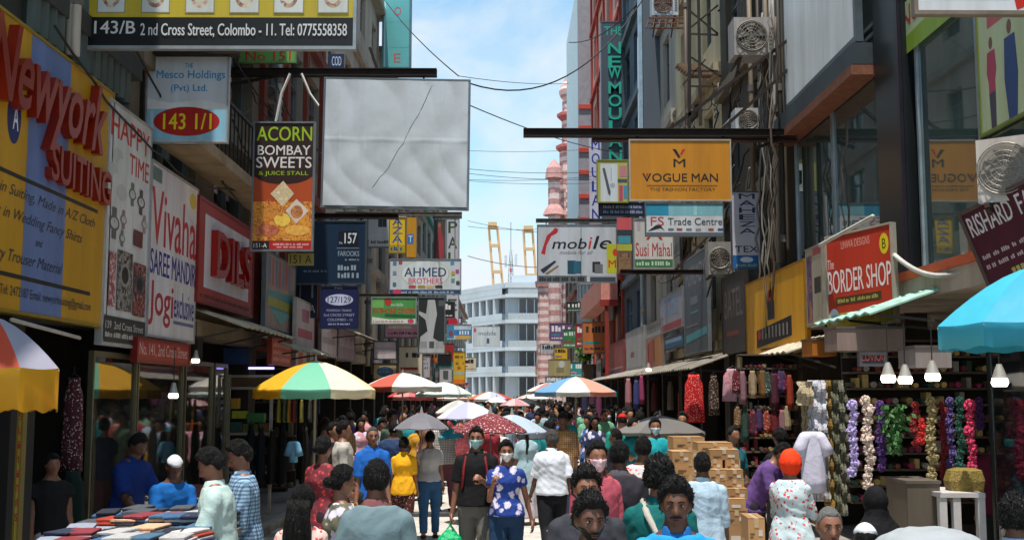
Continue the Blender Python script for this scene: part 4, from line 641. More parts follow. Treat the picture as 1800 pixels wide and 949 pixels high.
T = Thing('bracket', 'two bent white painted rods holding the tall sweets sign', 'bracket', PY(498, 214, 16.5)); m = MB(); m.tube([PY(485, 214, 16.5), PY(495, 165, 16.5), PY(510, 130, 16.5)], .02, 6); T.part('rod', m, M('c9c5bd', .6)); m = MB(); m.tube([PY(530, 130, 16.5), PY(545, 165, 16.5), PY(560, 186, 16.5)], .02, 6); T.part('rod', m, M('c9c5bd', .6))

# ---- many small shop signs further down both rows
r5_ = random.Random(12); CN = [('b5b7ba','white'),('9c2c2c','red'),('d0a428','yellow'),('2a4a86','blue'),('3c7a4a','green'),('c98a9a','pink'),('25282c','black'),('7a8fa4','grey blue'),('b86a34','orange'),('6a4a7c','purple'),('cdbfa4','cream'),('2f8a8c','teal')]
k_ = 0
for side in (-1, 1):
    for i in range(15):
        D = (36 + i*5.6) if side < 0 else (46 + i*5.2); c, n = CN[(i*5 + (3 if side > 0 else 0)) % 12]; w = r5_.uniform(.9, 1.7); h = r5_.uniform(.5, 1.5); z = r5_.uniform(2.5, 5.2) if i % 3 else r5_.uniform(5.2, 7.5); x = (XL + .15 if side < 0 else XR - .15 - w); lc = 'e0e0e0' if n in ('red', 'blue', 'green', 'black', 'purple', 'teal', 'grey blue') else '2c2c34'
        sign('sign', f"{n} shop sign {'high' if z > 5 else 'low'} on the {'left' if side < 0 else 'right'} row, {['nearest','near','middle','far','farthest'][i//3]} part, {['broad','tall'][h > w]}", (x, D, z), (1,0,0), (0,0,1), w, h, c, [('l', .1, .15, .9, .15 + min(.4, .25*w/h), lc), ('r', .1, .62, r5_.uniform(.3, .9), .70, r5_.choice(CN)[0]), ('l', .1, .8, .9, .88, lc)], frame='6a6a6a', fw=.04, group='small shop signs down the street')
        c, n = CN[(i*7 + 4 + side) % 12]; L3 = r5_.uniform(1.6, 3); h = r5_.uniform(.6, 1.1); U = (0, 1, 0) if side < 0 else (0, -1, 0); y = D + 1 if side < 0 else D + 1 + L3
        sign('shop_fascia', f"{n} fascia board on the {'left' if side < 0 else 'right'} shop row, {['nearest','near','middle','far','farthest'][i//3]} part, {['first','second','third'][i % 3]}", (XL+.25 if side < 0 else XR-.3, y, 2.75), U, (0,0,1), L3, h, c, [('l', .12, .2, .88, .6, 'dcdcdc' if c not in ('b5b7ba', 'cdbfa4', 'd0a428') else '3c2c2c'), ('r', .0, .85, 1, 1, r5_.choice(CN)[0])], frame='6a6a6a', fw=.04, group='shop fascias down the street')
# ============================================================ AIR CONDITIONERS, PIPES, WIRES
def ac(label, px0, py0, px1, py1, D, dep=.35, col='b9b2aa', fan='5b5650', brk=True, logo=False, ang=0):
    a = PY(px0, py1, D); b = PY(px1, py0, D); w, h = b.x-a.x, b.z-a.z; T = Thing('air_conditioner', label, 'air conditioner', ((a.x+b.x)/2, D, a.z), rotz=R(ang), group='outdoor air conditioner units on the walls')
    m = MB(); m.box(-w/2, w/2, 0, dep, 0, h); T.part('casing', m, M(col, .6, grime=.4, scale=3, streak=True)); cx = -w*.08; r = min(w, h)*.40
    m = MB(); m.tube([(cx, -.012, h*.5), (cx, -.006, h*.5)], r, 24); g = T.part('fan_opening', m, M('8f877f' if logo else '2c2926', .8)); m = MB()
    for k in range(5): t = k*2*math.pi/5; m.add([(cx, -.016, h*.5), (cx+r*.9*math.cos(t), -.018, h*.5+r*.9*math.sin(t)), (cx+r*.88*math.cos(t+.8), -.03, h*.5+r*.88*math.sin(t+.8))], [(0,1,2)])
    T.part('fan_blade', m, M(fan, .6), parent=g); m = MB()
    for rr in (.3, .5, .7, .9, 1.0): m.tube([(cx + r*rr*math.cos(t), -.045, h*.5 + r*rr*math.sin(t)) for t in np.linspace(0, 2*math.pi, 25)], .004 + .003*(rr == 1), 4)
    for k in range(12): t = k*math.pi/6; m.bar((cx, -.045, h*.5), (cx+r*math.cos(t), -.045, h*.5+r*math.sin(t)), .006)
    T.part('fan_guard', m, M('8d867d', .5, .3)); m = MB(); [m.box(w*.36, w*.47, -.01, -.002, h*(.2+.1*k), h*(.24+.1*k)) for k in range(6)]; T.part('vent', m, M('7c766e', .7))
    if brk:
        for x in (-w*.35, w*.35): T.part('bracket', MB().bar((x, -.05, -.03), (x, dep+.35, -.03), .04).bar((x, -.02, -.05), (x, dep+.3, -h*.6), .03), M('4b3b32', .7, .4, grime=.4))
    if logo: T.part('logo', MB().ell((w*.4, -.004, h*.82), (.035, .004, .035), 12), M('9c2440', .4)); t = text_mesh('LG', w*.36, h*.66, w*.44, h*.73, -.004, .01); T.part('lettering', t, M('4a4648', .5))
ac('big grey air conditioner with wide fan above the cream wall', 1291, 31, 1361, 97, 18.8, .5, 'a19a95', '857d74')
ac('air conditioner with a reddish fan at the top of the right wall', 1146, -14, 1192, 27, 29, .4, 'b5bcc4', '7b3a34')
ac('pale air conditioner low behind the steel beam struts', 1293, 190, 1345, 232, 20.5, .4, 'aeb2b6'); ac('grey air conditioner beside the tall MAHEZA TEX sign', 1246, 425, 1291, 482, 22.5, .4, '8f8b86', '3f3b38'); ac('small dirty air conditioner over the concrete ledge', 1180, 190, 1208, 215, 31, .35, 'a8a296'); ac('square air conditioner beside the tall teal sign', 462, 150, 492, 176, 21.5, .35, '938d85')
ac('cream coloured air conditioner standing above the maroon sign', 1722, 240, 1830, 352, 9.9, .42, 'c2b8b0', '8a827a', logo=True, ang=-38)
r = random.Random(3)
def pipe(label, px, X, z0, z1, rad, col, n=2):
    q = PX(px, 600, X); T = Thing('drain_pipe', label, 'pipe', (X, q.y, z0)); m = MB(); m.tube([(X, q.y, z0), (X + r.uniform(-.02, .02), q.y, (z0+z1)/2), (X, q.y, z1)], rad, 10); T.part('pipe', m, M(col, .6, grime=.45, scale=4, streak=True), smooth=True)
    for k in range(n+1): z = z0 + (z1-z0)*(k+.5)/(n+1); m = MB(); m.tube([(X, q.y, z-.06), (X, q.y, z+.06)], rad*1.3, 10); T.part('collar', m, M('5f5a55', .6))
for px, X, z0, z1, rad, col, lb in ((1372, 4.62, 2.9, 11, .055, '9a948c', 'pale grey drain pipe nearest the glass front'), (1382, 4.6, 3.4, 11, .04, '2c2a28', 'thin black pipe hard against the glass front'), (1360, 4.6, 3.2, 11, .05, '6a5c4c', 'brown stained drain pipe left of the pale grey one'), (1345, 4.65, 4.4, 11, .03, '3c3630', 'thin dark conduit on the old streaked wall'), (1330, 4.62, 4.6, 11, .045, '7c6c58', 'tan pipe above the tall MAHEZA TEX sign'), (1215, 4.5, 5, 13, .05, '4c4038', 'rusty brown pipe on the cream wall'), (1130, 4.55, 3, 14, .06, 'a3b4c0', 'pale blue vertical strip pipe by the slate slab'), (480, -4.3, 3.5, 9, .05, 'a8a09a', 'pale pipe beside the rust red pilasters'), (110, -4.3, 5.5, 9, .05, 'b5b2ac', 'bright vertical rod above the yellow billboard'), (98, -4.35, 5.5, 9, .035, '8c8a86', 'thin grey rod above the yellow billboard'), (646, -4.3, 3, 7, .09, '8e8a84', 'grey vertical post next to the green phone sign'), (1250, 4.6, 2.8, 5.2, .04, '6c655c', 'short grey pipe behind the vertical banner')): pipe(lb, px, X, z0, z1, rad, col)
wm_ = M('1c1b1b', .6, grime=0)
def wire(label, A, B, sag=.5, rad=.012, col=None, n=16, group='overhead wires', jit=0):
    A, B = Vector(A), Vector(B); pts = []
    for i in range(n+1):
        t = i/n; p = A.lerp(B, t); p.z -= sag*4*t*(1-t); 
        if jit and 0 < i < n: p += Vector((r.uniform(-jit, jit), r.uniform(-jit, jit), r.uniform(-jit, jit)))
        pts.append(p)
    m = MB(); m.tube(pts, rad, 5); return single('wire', label, 'wire', m, col or wm_, loc=tuple(A), group=group, smooth=True)
W_ = lambda x, y, D: PY(x, y, D)
wire('black cable dropping from the top of the teal sign to the blank board', W_(672, -5, 38), W_(806, 134, 24), .15, .014)
wire('thick black cable sweeping up from the blank board to the slate sign', W_(822, 146, 24), W_(1130, 0, 30), 1.0, .018)
wire('second cable from the top right sagging behind the slate sign', W_(1000, 75, 36), W_(1118, 10, 30), .3, .015)
wire('thin level wire crossing the sky near the board top', W_(806, 134, 30), W_(1000, 147, 46), .1, .010); wire('long wire from the blank board down to the long steel beam', W_(822, 184, 22), W_(1110, 270, 40), .2, .012); wire('pale wire crossing low in the sky to the mosque tower', W_(820, 265, 60), W_(1050, 262, 60), .1, .012)
WN = ['topmost wire crossing the sky beside the blank board corner', 'second wire beside the blank board corner', 'third wire beside the blank board corner', 'lowest of four wires beside the blank board corner', 'lower wire just above the yellow cranes', 'upper wire just above the yellow cranes', 'wire passing across the yellow crane towers']
for k, (ya, yb, D) in enumerate(((297, 300, 40), (305, 314, 42), (316, 306, 44), (318, 320, 50), (398, 403, 90), (388, 408, 90), (450, 470, 60))): wire(WN[k], W_(822, ya, D), W_(1080 if k < 4 else 945, yb, D), .12, .010 if k < 4 else .018)
for k in range(10):
    ya = 10.5 + k*1.4; z = 5.6 + (k % 4)*.8; wire(f"tangled dark cable along the left wall, {['lowest','low','middle','high'][k % 4]} run, {['by the yellow billboard','above the white watch sign','above the balcony slabs','by the rust red pilasters','over the blue signs'][min(k//2, 4)]}", (XL+.25, ya, z), (XL+.2+.05*(k % 3), ya + r.uniform(4, 9), z + r.uniform(-.9, .8)), r.uniform(.2, .7), .014, jit=.03, group='cables along the left wall')
for k in range(44):
    ya = 19.5 + r.uniform(0, 9); z = r.uniform(4.6, 9); wire(f"{['thin','dark','loose','knotted','sagging','twisted'][k % 6]} cable on the old right wall, {'above' if z > 6.8 else 'below'} the steel beam, {'near the glass front' if ya < 22 else 'near the cream wall' if ya < 25.5 else 'beyond the fire stair'}", (XR-.14, ya, z), (XR-.12-r.uniform(0, .25), ya + r.uniform(.3, 7), z + r.uniform(-2.5, 1.5)), r.uniform(.1, .8), r.choice((.012, .018, .026)), jit=.05, col=r.choice((wm_, wm_, M('6b665e', .6), M('3c2c24', .7))), group='cables along the right wall')
for k in range(9):
    x = 1346 + k*4; q = PX(x, 600, 4.55 - .02*k); wire(f"{['first','second','third','fourth','fifth','sixth','seventh','eighth','ninth'][k]} hanging cable from the left on the old wall by the glass front", (q.x, q.y, 9 - r.random()), (q.x - r.uniform(0, .2), q.y + r.uniform(-.5, .5), 3 + r.random()*1.4), .0, r.choice((.014, .022)), jit=.05, col=r.choice((wm_, M('7c7870', .6), M('4a3c30', .7))), group='cables along the right wall')
for D, xa, ya, xb, yb in ((15, 655, 330, 760, 150), (24, 560, 205, 760, 340), (12, 380, 75, 520, 0), (12, 390, 40, 470, 68)): wire({655: 'thin cable rising across the right part of the blank board', 560: 'thin cable falling across the left part of the blank board', 380: 'pale cable over the lettering of the black shop sign', 390: 'short pale cable over the black shop sign'}[xa], W_(xa, ya, D), W_(xb, yb, D), .1, .005, col=M('55585a', .6) if D > 12 else M('b5b1a8', .6), jit=.012)
# steel stair and cage on the right wall
T = Thing('fire_stair', 'rusty steel platform and stair clinging to the cream wall on the right', 'stair', (4.4, 26, 7)); D = 25.6; sm = M('3a302a', .7, .4, grime=.4); tm = M('76604c', .8, grime=.5, scale=4)
a, b = PY(1213, 95, D), PY(1275, 150, D)
for k in range(6): z = zat(150, D) + (zat(98, D)-zat(150, D))*k/5; x0 = PY(1205 + (5-k)*0, 0, D).x; m = MB(); y = 24.6 + .34*k; m.box(PY(1197, 0, D).x, XR-.17, y, y+.30, z-.03, z+.03); T.part('tread', m, tm)
for x in (PY(1213, 0, D).x, PY(1262, 0, D).x): T.part('post', MB().bar((x, 24.5, zat(240, D)), (x, 24.5, zat(-30, D)), .06), sm)
for xa, ya, xb, yb in ((1213, 100, 1290, 150), (1213, 60, 1262, 62), (1213, 20, 1262, 60), (1262, 10, 1213, 50), (1213, 152, 1262, 152), (1213, 125, 1262, 125), (1262, 20, 1350, -20), (1240, 180, 1330, 80), (1200, 150, 1240, 105)): T.part('rail', MB().bar(PY(xa, ya, 24.5), PY(xb, yb, 24.5), .035), sm)
T = Thing('fire_cage', 'rusty grid shelf under the red fanned air conditioner', 'bracket', (4, 29, 10)); 
for k in range(6): T.part('bar', MB().bar(PY(1142+k*10, 30, 29), PY(1136+k*11, 50, 28), .03), sm)
for y in (32, 41, 50): T.part('rail', MB().bar(PY(1140, y, 28.5), PY(1206, y, 28.5), .04), M('6a4034', .8))
for px, py, D, h in ((1196, 175, 27.5, 1.5), (1265, 190, 23, 2.0)): 
    T = Thing('duct', 'bent silver duct on the right wall' if px < 1200 else 'fat silver duct with a diagonal run under the stair', 'duct', PY(px, py, D)); m = MB(); m.tube([PY(px, py+50, D), PY(px+28, py+20, D), PY(px+38, py-10, D), PY(px+40, py-30, D)], .11, 10); T.part('duct', m, M('a5a8a8', .35, .6, grime=.4), smooth=True); m = MB(); m.tube([PY(px+6, py+48, D), PY(px+36, py+16, D)], .09, 8); T.part('duct', m, M('6c6c6a', .4, .6), smooth=True)
# corrugated awnings and shop boxes on the right
tray(1572, 1695, 4.9, 3.34, 1.0, '9cc4b4', 'green and cream corrugated awning beside the red BORDER SHOP sign'); tray(1405, 1470, 4.6, 2.95, .7, 'b9b09a', 'ragged cream awning edge under the golden sign'); tray(1170, 1310, 4.75, 3.0, 1.1, '7c7468', 'stained grey awning over the red saree stall'); tray(1075, 1160, 4.75, 3.0, 1.0, '8e867c', 'weathered awning over the far right stalls')
def boxy(name, label, cat, px0, py0, px1, py1, D, dep, col, **k):
    a = PY(px0, py1, D); b = PY(px1, py0, D); T = Thing(name, label, cat, ((a.x+b.x)/2, D, a.z)); m = MB(); m.box(a.x, b.x, D, D+dep, a.z, b.z); T.part('box', m, M(col, .7, grime=.35, scale=3, streak=True)); m = MB(); m.box(a.x-.01, b.x+.01, D-.01, D+dep, b.z+.001, b.z+.03); T.part('edge_strip', m, M('5a5048', .6)); return T
boxy('shutter_box', 'beige roller shutter box below the red BORDER SHOP sign', 'shutter', 1472, 578, 1590, 616, 12.6, .5, '8d786e'); boxy('shutter_box', 'taupe roller shutter box hanging behind the lamps', 'shutter', 1610, 612, 1672, 646, 11.4, .5, '8a7f7c'); boxy('shutter_box', 'orange shutter box under the golden yellow sign', 'shutter', 1428, 598, 1470, 625, 14.2, .5, 'a8620e')
wire('thick white hose drooping beside the red BORDER SHOP sign', PY(1572, 448, 13), PY(1692, 478, 11.5), .12, .03, col=M('b9b5b0', .5), group='white hoses'); wire('long white pole lying on top of the red BORDER SHOP sign', PY(1440, 432, 14), PY(1535, 380, 12.6), 0, .025, col=M('a8a49c', .5), group='white hoses'); wire('pale rod below the yellow and blue billboard', PY(20, 562, 9.8), PY(140, 594, 11.6), 0, .02, col=M('b5aea4', .5), group='white hoses')
# ============================================================ UMBRELLAS
def umbrella(label, px, pytop, D, rad, cols, drop=.32, valance=.14, pole=True, n=8, rot=0., tilt=0, pole_to=0, cat='umbrella', group='market umbrellas over the stalls', kind=None, translucent=True, ribs=True, X=None, valcol=None, handle=False, rough=.7, name='market_umbrella'):
    q = PY(px, pytop, D); T = Thing(name, label, cat, (q.x, q.y, pole_to), group=group, rotz=0); zt = q.z - pole_to; T.o.rotation_euler = (0, tilt, 0)
    for k in range(n):
        t0, t1 = rot + 2*math.pi*k/n, rot + 2*math.pi*(k+1)/n; m = MB(); V = []; F = []; nr, ns = 6, 5
        for side in (0, 1):
            for i in range(nr+1):
                s_ = i/nr; z = zt - drop*(s_**1.55) - .012*side
                for j in range(ns+1):
                    u = j/ns; t = t0 + (t1-t0)*u; sc = 1 - (1-math.cos(math.pi/n))*0 - .055*s_*math.sin(math.pi*u); rr = max(rad*s_*sc, .004)
                    V.append((rr*math.cos(t), rr*math.sin(t), z - .012*s_*math.sin(math.pi*u)))
        w = ns+1; N_ = (nr+1)*w
        for i in range(nr):
            for j in range(ns): a = i*w+j; F.append((a, a+w, a+w+1, a+1)); F.append((a+N_+1, a+N_+w+1, a+N_+w, a+N_))
        if valance:
            b0 = len(V)
            for dz_, out in ((0, 1.0), (-valance, 1.0), (-valance, .99), (0, .99)):
                for j in range(ns*2+1):
                    u = j/(ns*2); t = t0 + (t1-t0)*u; sc = (1 - .055*math.sin(math.pi*u))*out*1.002; z = zt - drop - .012*math.sin(math.pi*u) + dz_*(1 + .05*math.sin(u*math.pi*4)); V.append((rad*sc*math.cos(t), rad*sc*math.sin(t), z))
            w2 = ns*2+1
            for i in range(3):
                for j in range(w2-1): a = b0+i*w2+j; F.append((a, a+w2, a+w2+1, a+1))
        c = cols[k % len(cols)]
        if valcol and valance: nF = 2*nr*ns; vb = MB(); vb.add(V, F[nF:]); T.part('valance', vb, fabric_t(valcol), smooth=True); F = F[:nF]
        m.add(V, F); T.part('canopy_panel', m, cloth(kind) if kind else fabric_t(c), smooth=True, color=c)
    sm_ = M('b5b1aa', .4, .6, grime=.2)
    if ribs:
        for k in range(n): t = rot + 2*math.pi*k/n; m = MB(); m.tube([(rad*s_*math.cos(t), rad*s_*math.sin(t), zt - drop*(s_**1.55) - .022) for s_ in np.linspace(.02, 1, 7)], .008, 4); T.part('rib', m, sm_)
    if pole: m = MB(); m.tube([(0, 0, 0), (0, 0, zt-.02)], .02 if rad > .8 else .007, 8); T.part('pole', m, M('a39a80' if rad > .8 else '8a8a8a', .5, .3)); 
    m = MB(); m.loft([(0,0,zt-.01,.03,.03),(0,0,zt+.03,.02,.02),(0,0,zt+.09,.005,.005)], 8); T.part('finial', m, sm_)
    if rad > .8 and pole: m = MB(); m.loft([(0,0,.0,.28,.28),(0,0,.12,.26,.26),(0,0,.16,.05,.05)], 14); T.part('base', m, M('77726c', .9))
    return T
def fabric_t(c):
    k = ('ft', c)
    if k in MC: return MC[k]
    m, t, b = base_mat('umbrella_fabric_' + str(len(MC))); MC[k] = m; b.inputs['Base Color'].default_value = lin(c); b.inputs['Roughness'].default_value = .6
    tr = nn(t, 'ShaderNodeBsdfTranslucent'); tr.inputs[0].default_value = lin(c); mi = nn(t, 'ShaderNodeMixShader'); mi.inputs[0].default_value = .28; o = t.nodes['Material Output']
    co = nn(t, 'ShaderNodeTexCoord'); no = nn(t, 'ShaderNodeTexNoise'); no.inputs['Scale'].default_value = 5; bu = nn(t, 'ShaderNodeBump'); bu.inputs['Strength'].default_value = .5; bu.inputs['Distance'].default_value = .03
    l = t.links.new; l(co.outputs['Object'], no.inputs['Vector']); l(no.outputs[0], bu.inputs['Height']); l(bu.outputs[0], b.inputs['Normal']); l(b.outputs[0], mi.inputs[1]); l(tr.outputs[0], mi.inputs[2]); l(mi.outputs[0], o.inputs[0]); return m
YL, GN, WT = 'd9a31c', '6fb89a', 'd8d6cc'
umbrella('big yellow market umbrella with green panels over the left stall', 555, 634, 17.0, .92, (GN, 'e8dfc0', 'e8dcae', YL, YL, GN, YL, YL), .42, .13, rot=R(-112))  # cream panels are yellow cloth with the sunlight put into their colour
umbrella('red grey and yellow umbrella cut by the left edge of the view', -14, 556, 8.4, .50, ('a9a6b6', 'b5b0bc', 'b5b0bc', 'c9421f', 'd8a014', 'c9421f', 'd8a014', 'cf4a24'), .38, .30, rot=R(-43), valcol='d8a014')
umbrella('large turquoise parasol cut by the right edge of the view', 1822, 468, 8.4, .72, ('3fb4cc', '56c2d6', '3fb4cc', '2f9fba'), .44, .17, rot=R(-100))
umbrella('white and red patchwork umbrella behind the yellow one', 708, 655, 27, .95, ('e4ddd0', 'd8d6d2', 'b8c4c0', 'b84a3c', 'ddb866', 'e0dcd0', 'cfcac0', 'c05a4a'), .32, .12, rot=R(-100)); umbrella('pale grey and green umbrella right of the patchwork one', 780, 671, 29, .72, ('c4cfc8', 'd4dcd2', 'b9bfd4', 'd8cfa0', 'd07a3a', 'c9d0cc', 'cfd6cc', 'c4cfc8'), .30, .08, rot=R(-80))
umbrella('small pink red umbrella low behind the patchwork one', 722, 680, 31, .62, ('c9646a', 'b84a4c', 'd08a84'), .25, .1); umbrella('white umbrella with teal and salmon panels on the right', 1012, 662, 26, .98, ('dddbd6', 'd99a86', '2f9cb4', 'd8d8d6', 'e2e0da', 'cfd8d8', 'd9a596', '6f9fc4'), .34, .10, rot=R(-120)); umbrella('white red and blue umbrella beside the white one, nearer the middle', 966, 672, 30, .6, ('d8d6d2', 'b87a74', 'a8b0c0', 'e0deda'), .22, .08)
umbrella('orange and white umbrella in the middle distance', 862, 688, 48, .95, ('d0704c', 'd8d4d0', 'b0b8d0', 'c05040'), .3, .1); umbrella('pale stall umbrella over the distant crowd', 940, 690, 60, 1.0, ('d6d2cc', 'c9b0a8', 'd8d4d0'), .3, .1); umbrella('faded peach umbrella over the distant left stalls', 806, 688, 52, 1.0, ('d8b09a', 'd6d0c8'), .3, .1); umbrella('light grey umbrella far down the left stalls', 830, 693, 64, 1.0, ('c9ccd0', 'b5bac4'), .28, .1)
umbrella('wide dull grey umbrella over the right hand pavement', 1160, 730, 19, .78, ('6e6a66', '7a7672', '64605c'), .26, .05, rot=.2)
# ============================================================ STALLS AND GOODS
T = Thing('display_case', 'tall pale framed display case left of the yellow umbrella', 'cabinet', PY(448, 900, 19.6)); D = 19.6; fm_ = M('a8a094', .5, .3, grime=.3)
for px in (402, 421, 493): x = PY(px, 0, D).x; T.part('post', MB().box(x-.025, x+.025, D-.02, D+.02, 0, zat(658, D)), fm_)
x0_, x1_ = PY(402, 0, D).x, PY(493, 0, D).x
for py in (661, 682, 762, 830): z = zat(py, D); T.part('rail', MB().box(x0_+.03, x1_-.03, D-.018, D+.018, z-.022, z+.022), fm_)
for k, (xa, xb, ya, yb, c) in enumerate(((404, 420, 664, 680, 'c08a1c'), (424, 490, 664, 680, '5c4630'), (426, 450, 722, 735, 'a8b02c'), (452, 480, 726, 742, '3c7a3c'), (424, 440, 742, 758, '2c5a4a'), (445, 470, 745, 760, '6a6a2c'), (472, 490, 744, 760, '8c5a2c'), (424, 436, 700, 718, 'b5902c'), (404, 419, 700, 720, '7a6a54'))): T.part('packed_item', MB().box(PY(xa, 0, D).x, PY(xb, 0, D).x, D+.03, D+.2, zat(yb, D), zat(ya, D)), M(c, .6, grime=.3, scale=8))
T.part('neon_strip', MB().box(PY(454, 0, D).x, PY(497, 0, D).x, D-.06, D-.03, zat(649, D), zat(645, D)), M('9a8cf0', .4, grime=0, emit=2.5)); T.part('blue_board', MB().box(PY(410, 0, D).x, PY(452, 0, D).x, D-.01, D+.01, zat(640, D), zat(612, D)), M('1c3a6c', .5))
lampm = M('fff4e0', .3, grime=0, emit=5)
for px, py, D in ((1561, 655, 10.9), (1591, 658, 11.2), (1639, 652, 10.6), (1757, 660, 9.8), (1140, 646, 24), (305, 688, 13), (344, 628, 16)):
    q = PY(px, py, D); s_ = .62 if D < 12 else .5; T = Thing('pendant_lamp', {1561: 'leftmost of the lit pendant lamps over the garland shop', 1591: 'second lit pendant lamp from the left over the garland shop', 1639: 'third lit pendant lamp, above the gold garland', 1757: 'lit pendant lamp nearest the right edge behind glass', 1140: 'small lit lamp above the red saree', 305: 'lit lamp in the shop behind the left glass', 344: 'lit lamp under the left awning'}[px], 'lamp', (q.x, q.y, q.z), rotz=0, group='lit pendant lamps')
    m = MB(); m.tube([(0, 0, .05), (0, 0, .5)], .006, 5); T.part('cord', m, wm_); m = MB(); m.loft([(0,0,-.02,.10*s_,.10*s_),(0,0,.04,.07*s_,.07*s_),(0,0,.10,.02,.02)], 16); T.part('lamp_shade', m, M('a8a49c', .4, .3)); m = MB(); m.loft([(0,0,-.15*s_,.09*s_,.09*s_),(0,0,-.10*s_,.115*s_,.115*s_),(0,0,-.022,.10*s_,.10*s_)], 16); T.part('bulb', m, lampm, smooth=True)
def blob(m, c, r_, seed, n=10):
    rr = np.random.default_rng(seed); v, f = ICO_[1]; m.add(v*np.array(r_)*(1 + .25*rr.normal(size=(len(v), 1))) + np.array(c), f)
import bmesh as _b
def _ico(s_):
    bm = _b.new(); _b.ops.create_icosphere(bm, subdivisions=s_, radius=1); v = np.array([q.co[:] for q in bm.verts]); f = [tuple(q.index for q in p.verts) for p in bm.faces]; bm.free(); return v, f
ICO_ = {1: _ico(1), 2: _ico(2)}
def garland(label, px, py0, py1, D, col, rr=.05, gap=1.45, group='hanging flower garlands in the right hand shop', sway=.0):
    a = PY(px, py0, D); b = PY(px, py1, D); T = Thing('garland', label, 'garland', (a.x, a.y, b.z), group=group); z = a.z; k = 0; m0 = {}
    rr0 = rr; T.part('string', MB().tube([a, b], .004, 4), wm_)
    while z > b.z and k < 40:
        m = MB(); x = a.x + sway*math.sin(k*1.3) + random.gauss(0, .008); rr = rr0*random.uniform(.8, 1.15)
        for q in range(8): t = q*math.pi/4 + k; blob(m, (x + rr*.58*math.cos(t), D - rr*.25*(1+.4*(q%2)), z + rr*.58*math.sin(t)), (rr*.36, rr*.3, rr*.36), k*7+q)
        blob(m, (x, D - rr*.5, z), (rr*.45, rr*.4, rr*.45), k); T.part('flower', m, M(col, .9, grime=.4, scale=30)); z -= rr*gap; k += 1
gl = [(1497, 712, 836, 'a898c8', .075, 'lilac'), (1522, 704, 860, 'c9b4a8', .08, 'cream and pink'), (1546, 712, 830, '4a2c68', .07, 'deep purple'), (1633, 705, 880, '8f8058', .075, 'gold'), (1655, 712, 868, '7a1e24', .06, 'dark red'), (1667, 705, 830, '5a4a80', .065, 'violet'), (1684, 705, 820, '1f4a3c', .065, 'dark green'), (1702, 712, 836, 'c0365a', .075, 'bright pink'), (1718, 705, 760, '4a2454', .07, 'plum'), (1775, 705, 820, '8a2444', .06, 'crimson'), (1790, 720, 800, 'a83a5a', .06, 'rose'), (1606, 712, 790, '7c1c20', .05, 'brick red'), (1617, 740, 785, 'b8201c', .05, 'scarlet')]
for px, a_, b_, c, rr, nm in gl: garland(nm + ' garland of cloth flowers hanging in the right hand shop', px, a_, b_, 11.3 + (px % 3)*.25, c, rr*.85, sway=.012)
T = Thing('fern_bunch', 'green bunch of artificial leaves hanging between the garlands', 'plant', PY(1570, 790, 11.4)); rr = random.Random(2); m = MB()
for k in range(260):
    t = rr.random(); q = PY(1572 + rr.gauss(0, 13*(1-t*.7)), 710 + 85*t, 11.4 + rr.gauss(0, .05)); d = Vector((rr.gauss(0, 1), rr.gauss(0, 1), -1)).normalized()*.07; s_ = d.cross(Vector((rr.gauss(0,1), rr.gauss(0,1), .3))).normalized()*.02; m.add([q, q+d*.5+s_, q+d, q+d*.5-s_], [(0,1,2,3)])
o = T.part('leaves', m, M('3c6a34', .7, grime=.5, scale=20)); o['kind'] = 'stuff'
# lace and braid strips at the shop door
for k, (x0, x1, ya, yb, c) in enumerate(((1406, 1428, 670, 712, 'b9a888'), (1424, 1452, 668, 760, 'c4c2ca'), (1417, 1424, 712, 880, '9a8a68'), (1426, 1440, 700, 880, 'bdbcc4'), (1440, 1452, 690, 880, 'a8a29c'), (1453, 1460, 668, 890, '8a6a28'), (1461, 1470, 668, 900, '6a6a54'), (1471, 1480, 668, 905, '7c7a68'), (1481, 1488, 672, 880, '5f5b4c'))):
    D = 12.1 + .04*k; a, b = PY(x0, yb, D), PY(x1, ya, D); T = Thing('lace_roll', ('tan lace bundle at the top left of the shop door', 'wide white lace hanging at the shop door', 'thin gold lace strip left of the white ones', 'long white lace strip', 'greyish white lace strip beside the gold braid', 'gold braid ribbon strip', 'olive braid ribbon strip', 'pale olive ribbon strip', 'dark olive ribbon at the glass edge')[k], 'lace', (a.x, D, a.z), group='lace and braid hanging at the shop door'); n = int((b.z-a.z)/.07); 
    
    for q_ in range(2 if x1-x0 < 9 else 3):
        m = MB(); V = []; F = []; n = max(6, int((b.z-a.z)/.03)); cx = (a.x+b.x)/2 + (q_-1)*.02; hw = (b.x-a.x)/2*(1 - .25*q_)
        for j in range(n+1):
            z = a.z + (b.z-a.z)*j/n; w_ = hw*(1 + .16*math.sin(j*1.9 + k) + .08*math.sin(j*.7)); yy = D - .03*q_ + .025*math.sin(j*.9 + k*2 + q_)
            V += [(cx-w_, yy, z), (cx-w_*.33, yy-.025, z), (cx+w_*.33, yy+.012, z), (cx+w_, yy-.01, z), (cx+w_, yy+.012, z), (cx-w_, yy+.02, z)]
        F = [(j*6+i, j*6+(i+1) % 6, j*6+6+(i+1) % 6, j*6+6+i) for j in range(n) for i in range(6)]; m.add(V, F); T.part('lace_strip', m, M(c, .85, grime=.5, scale=32, bump=.8))
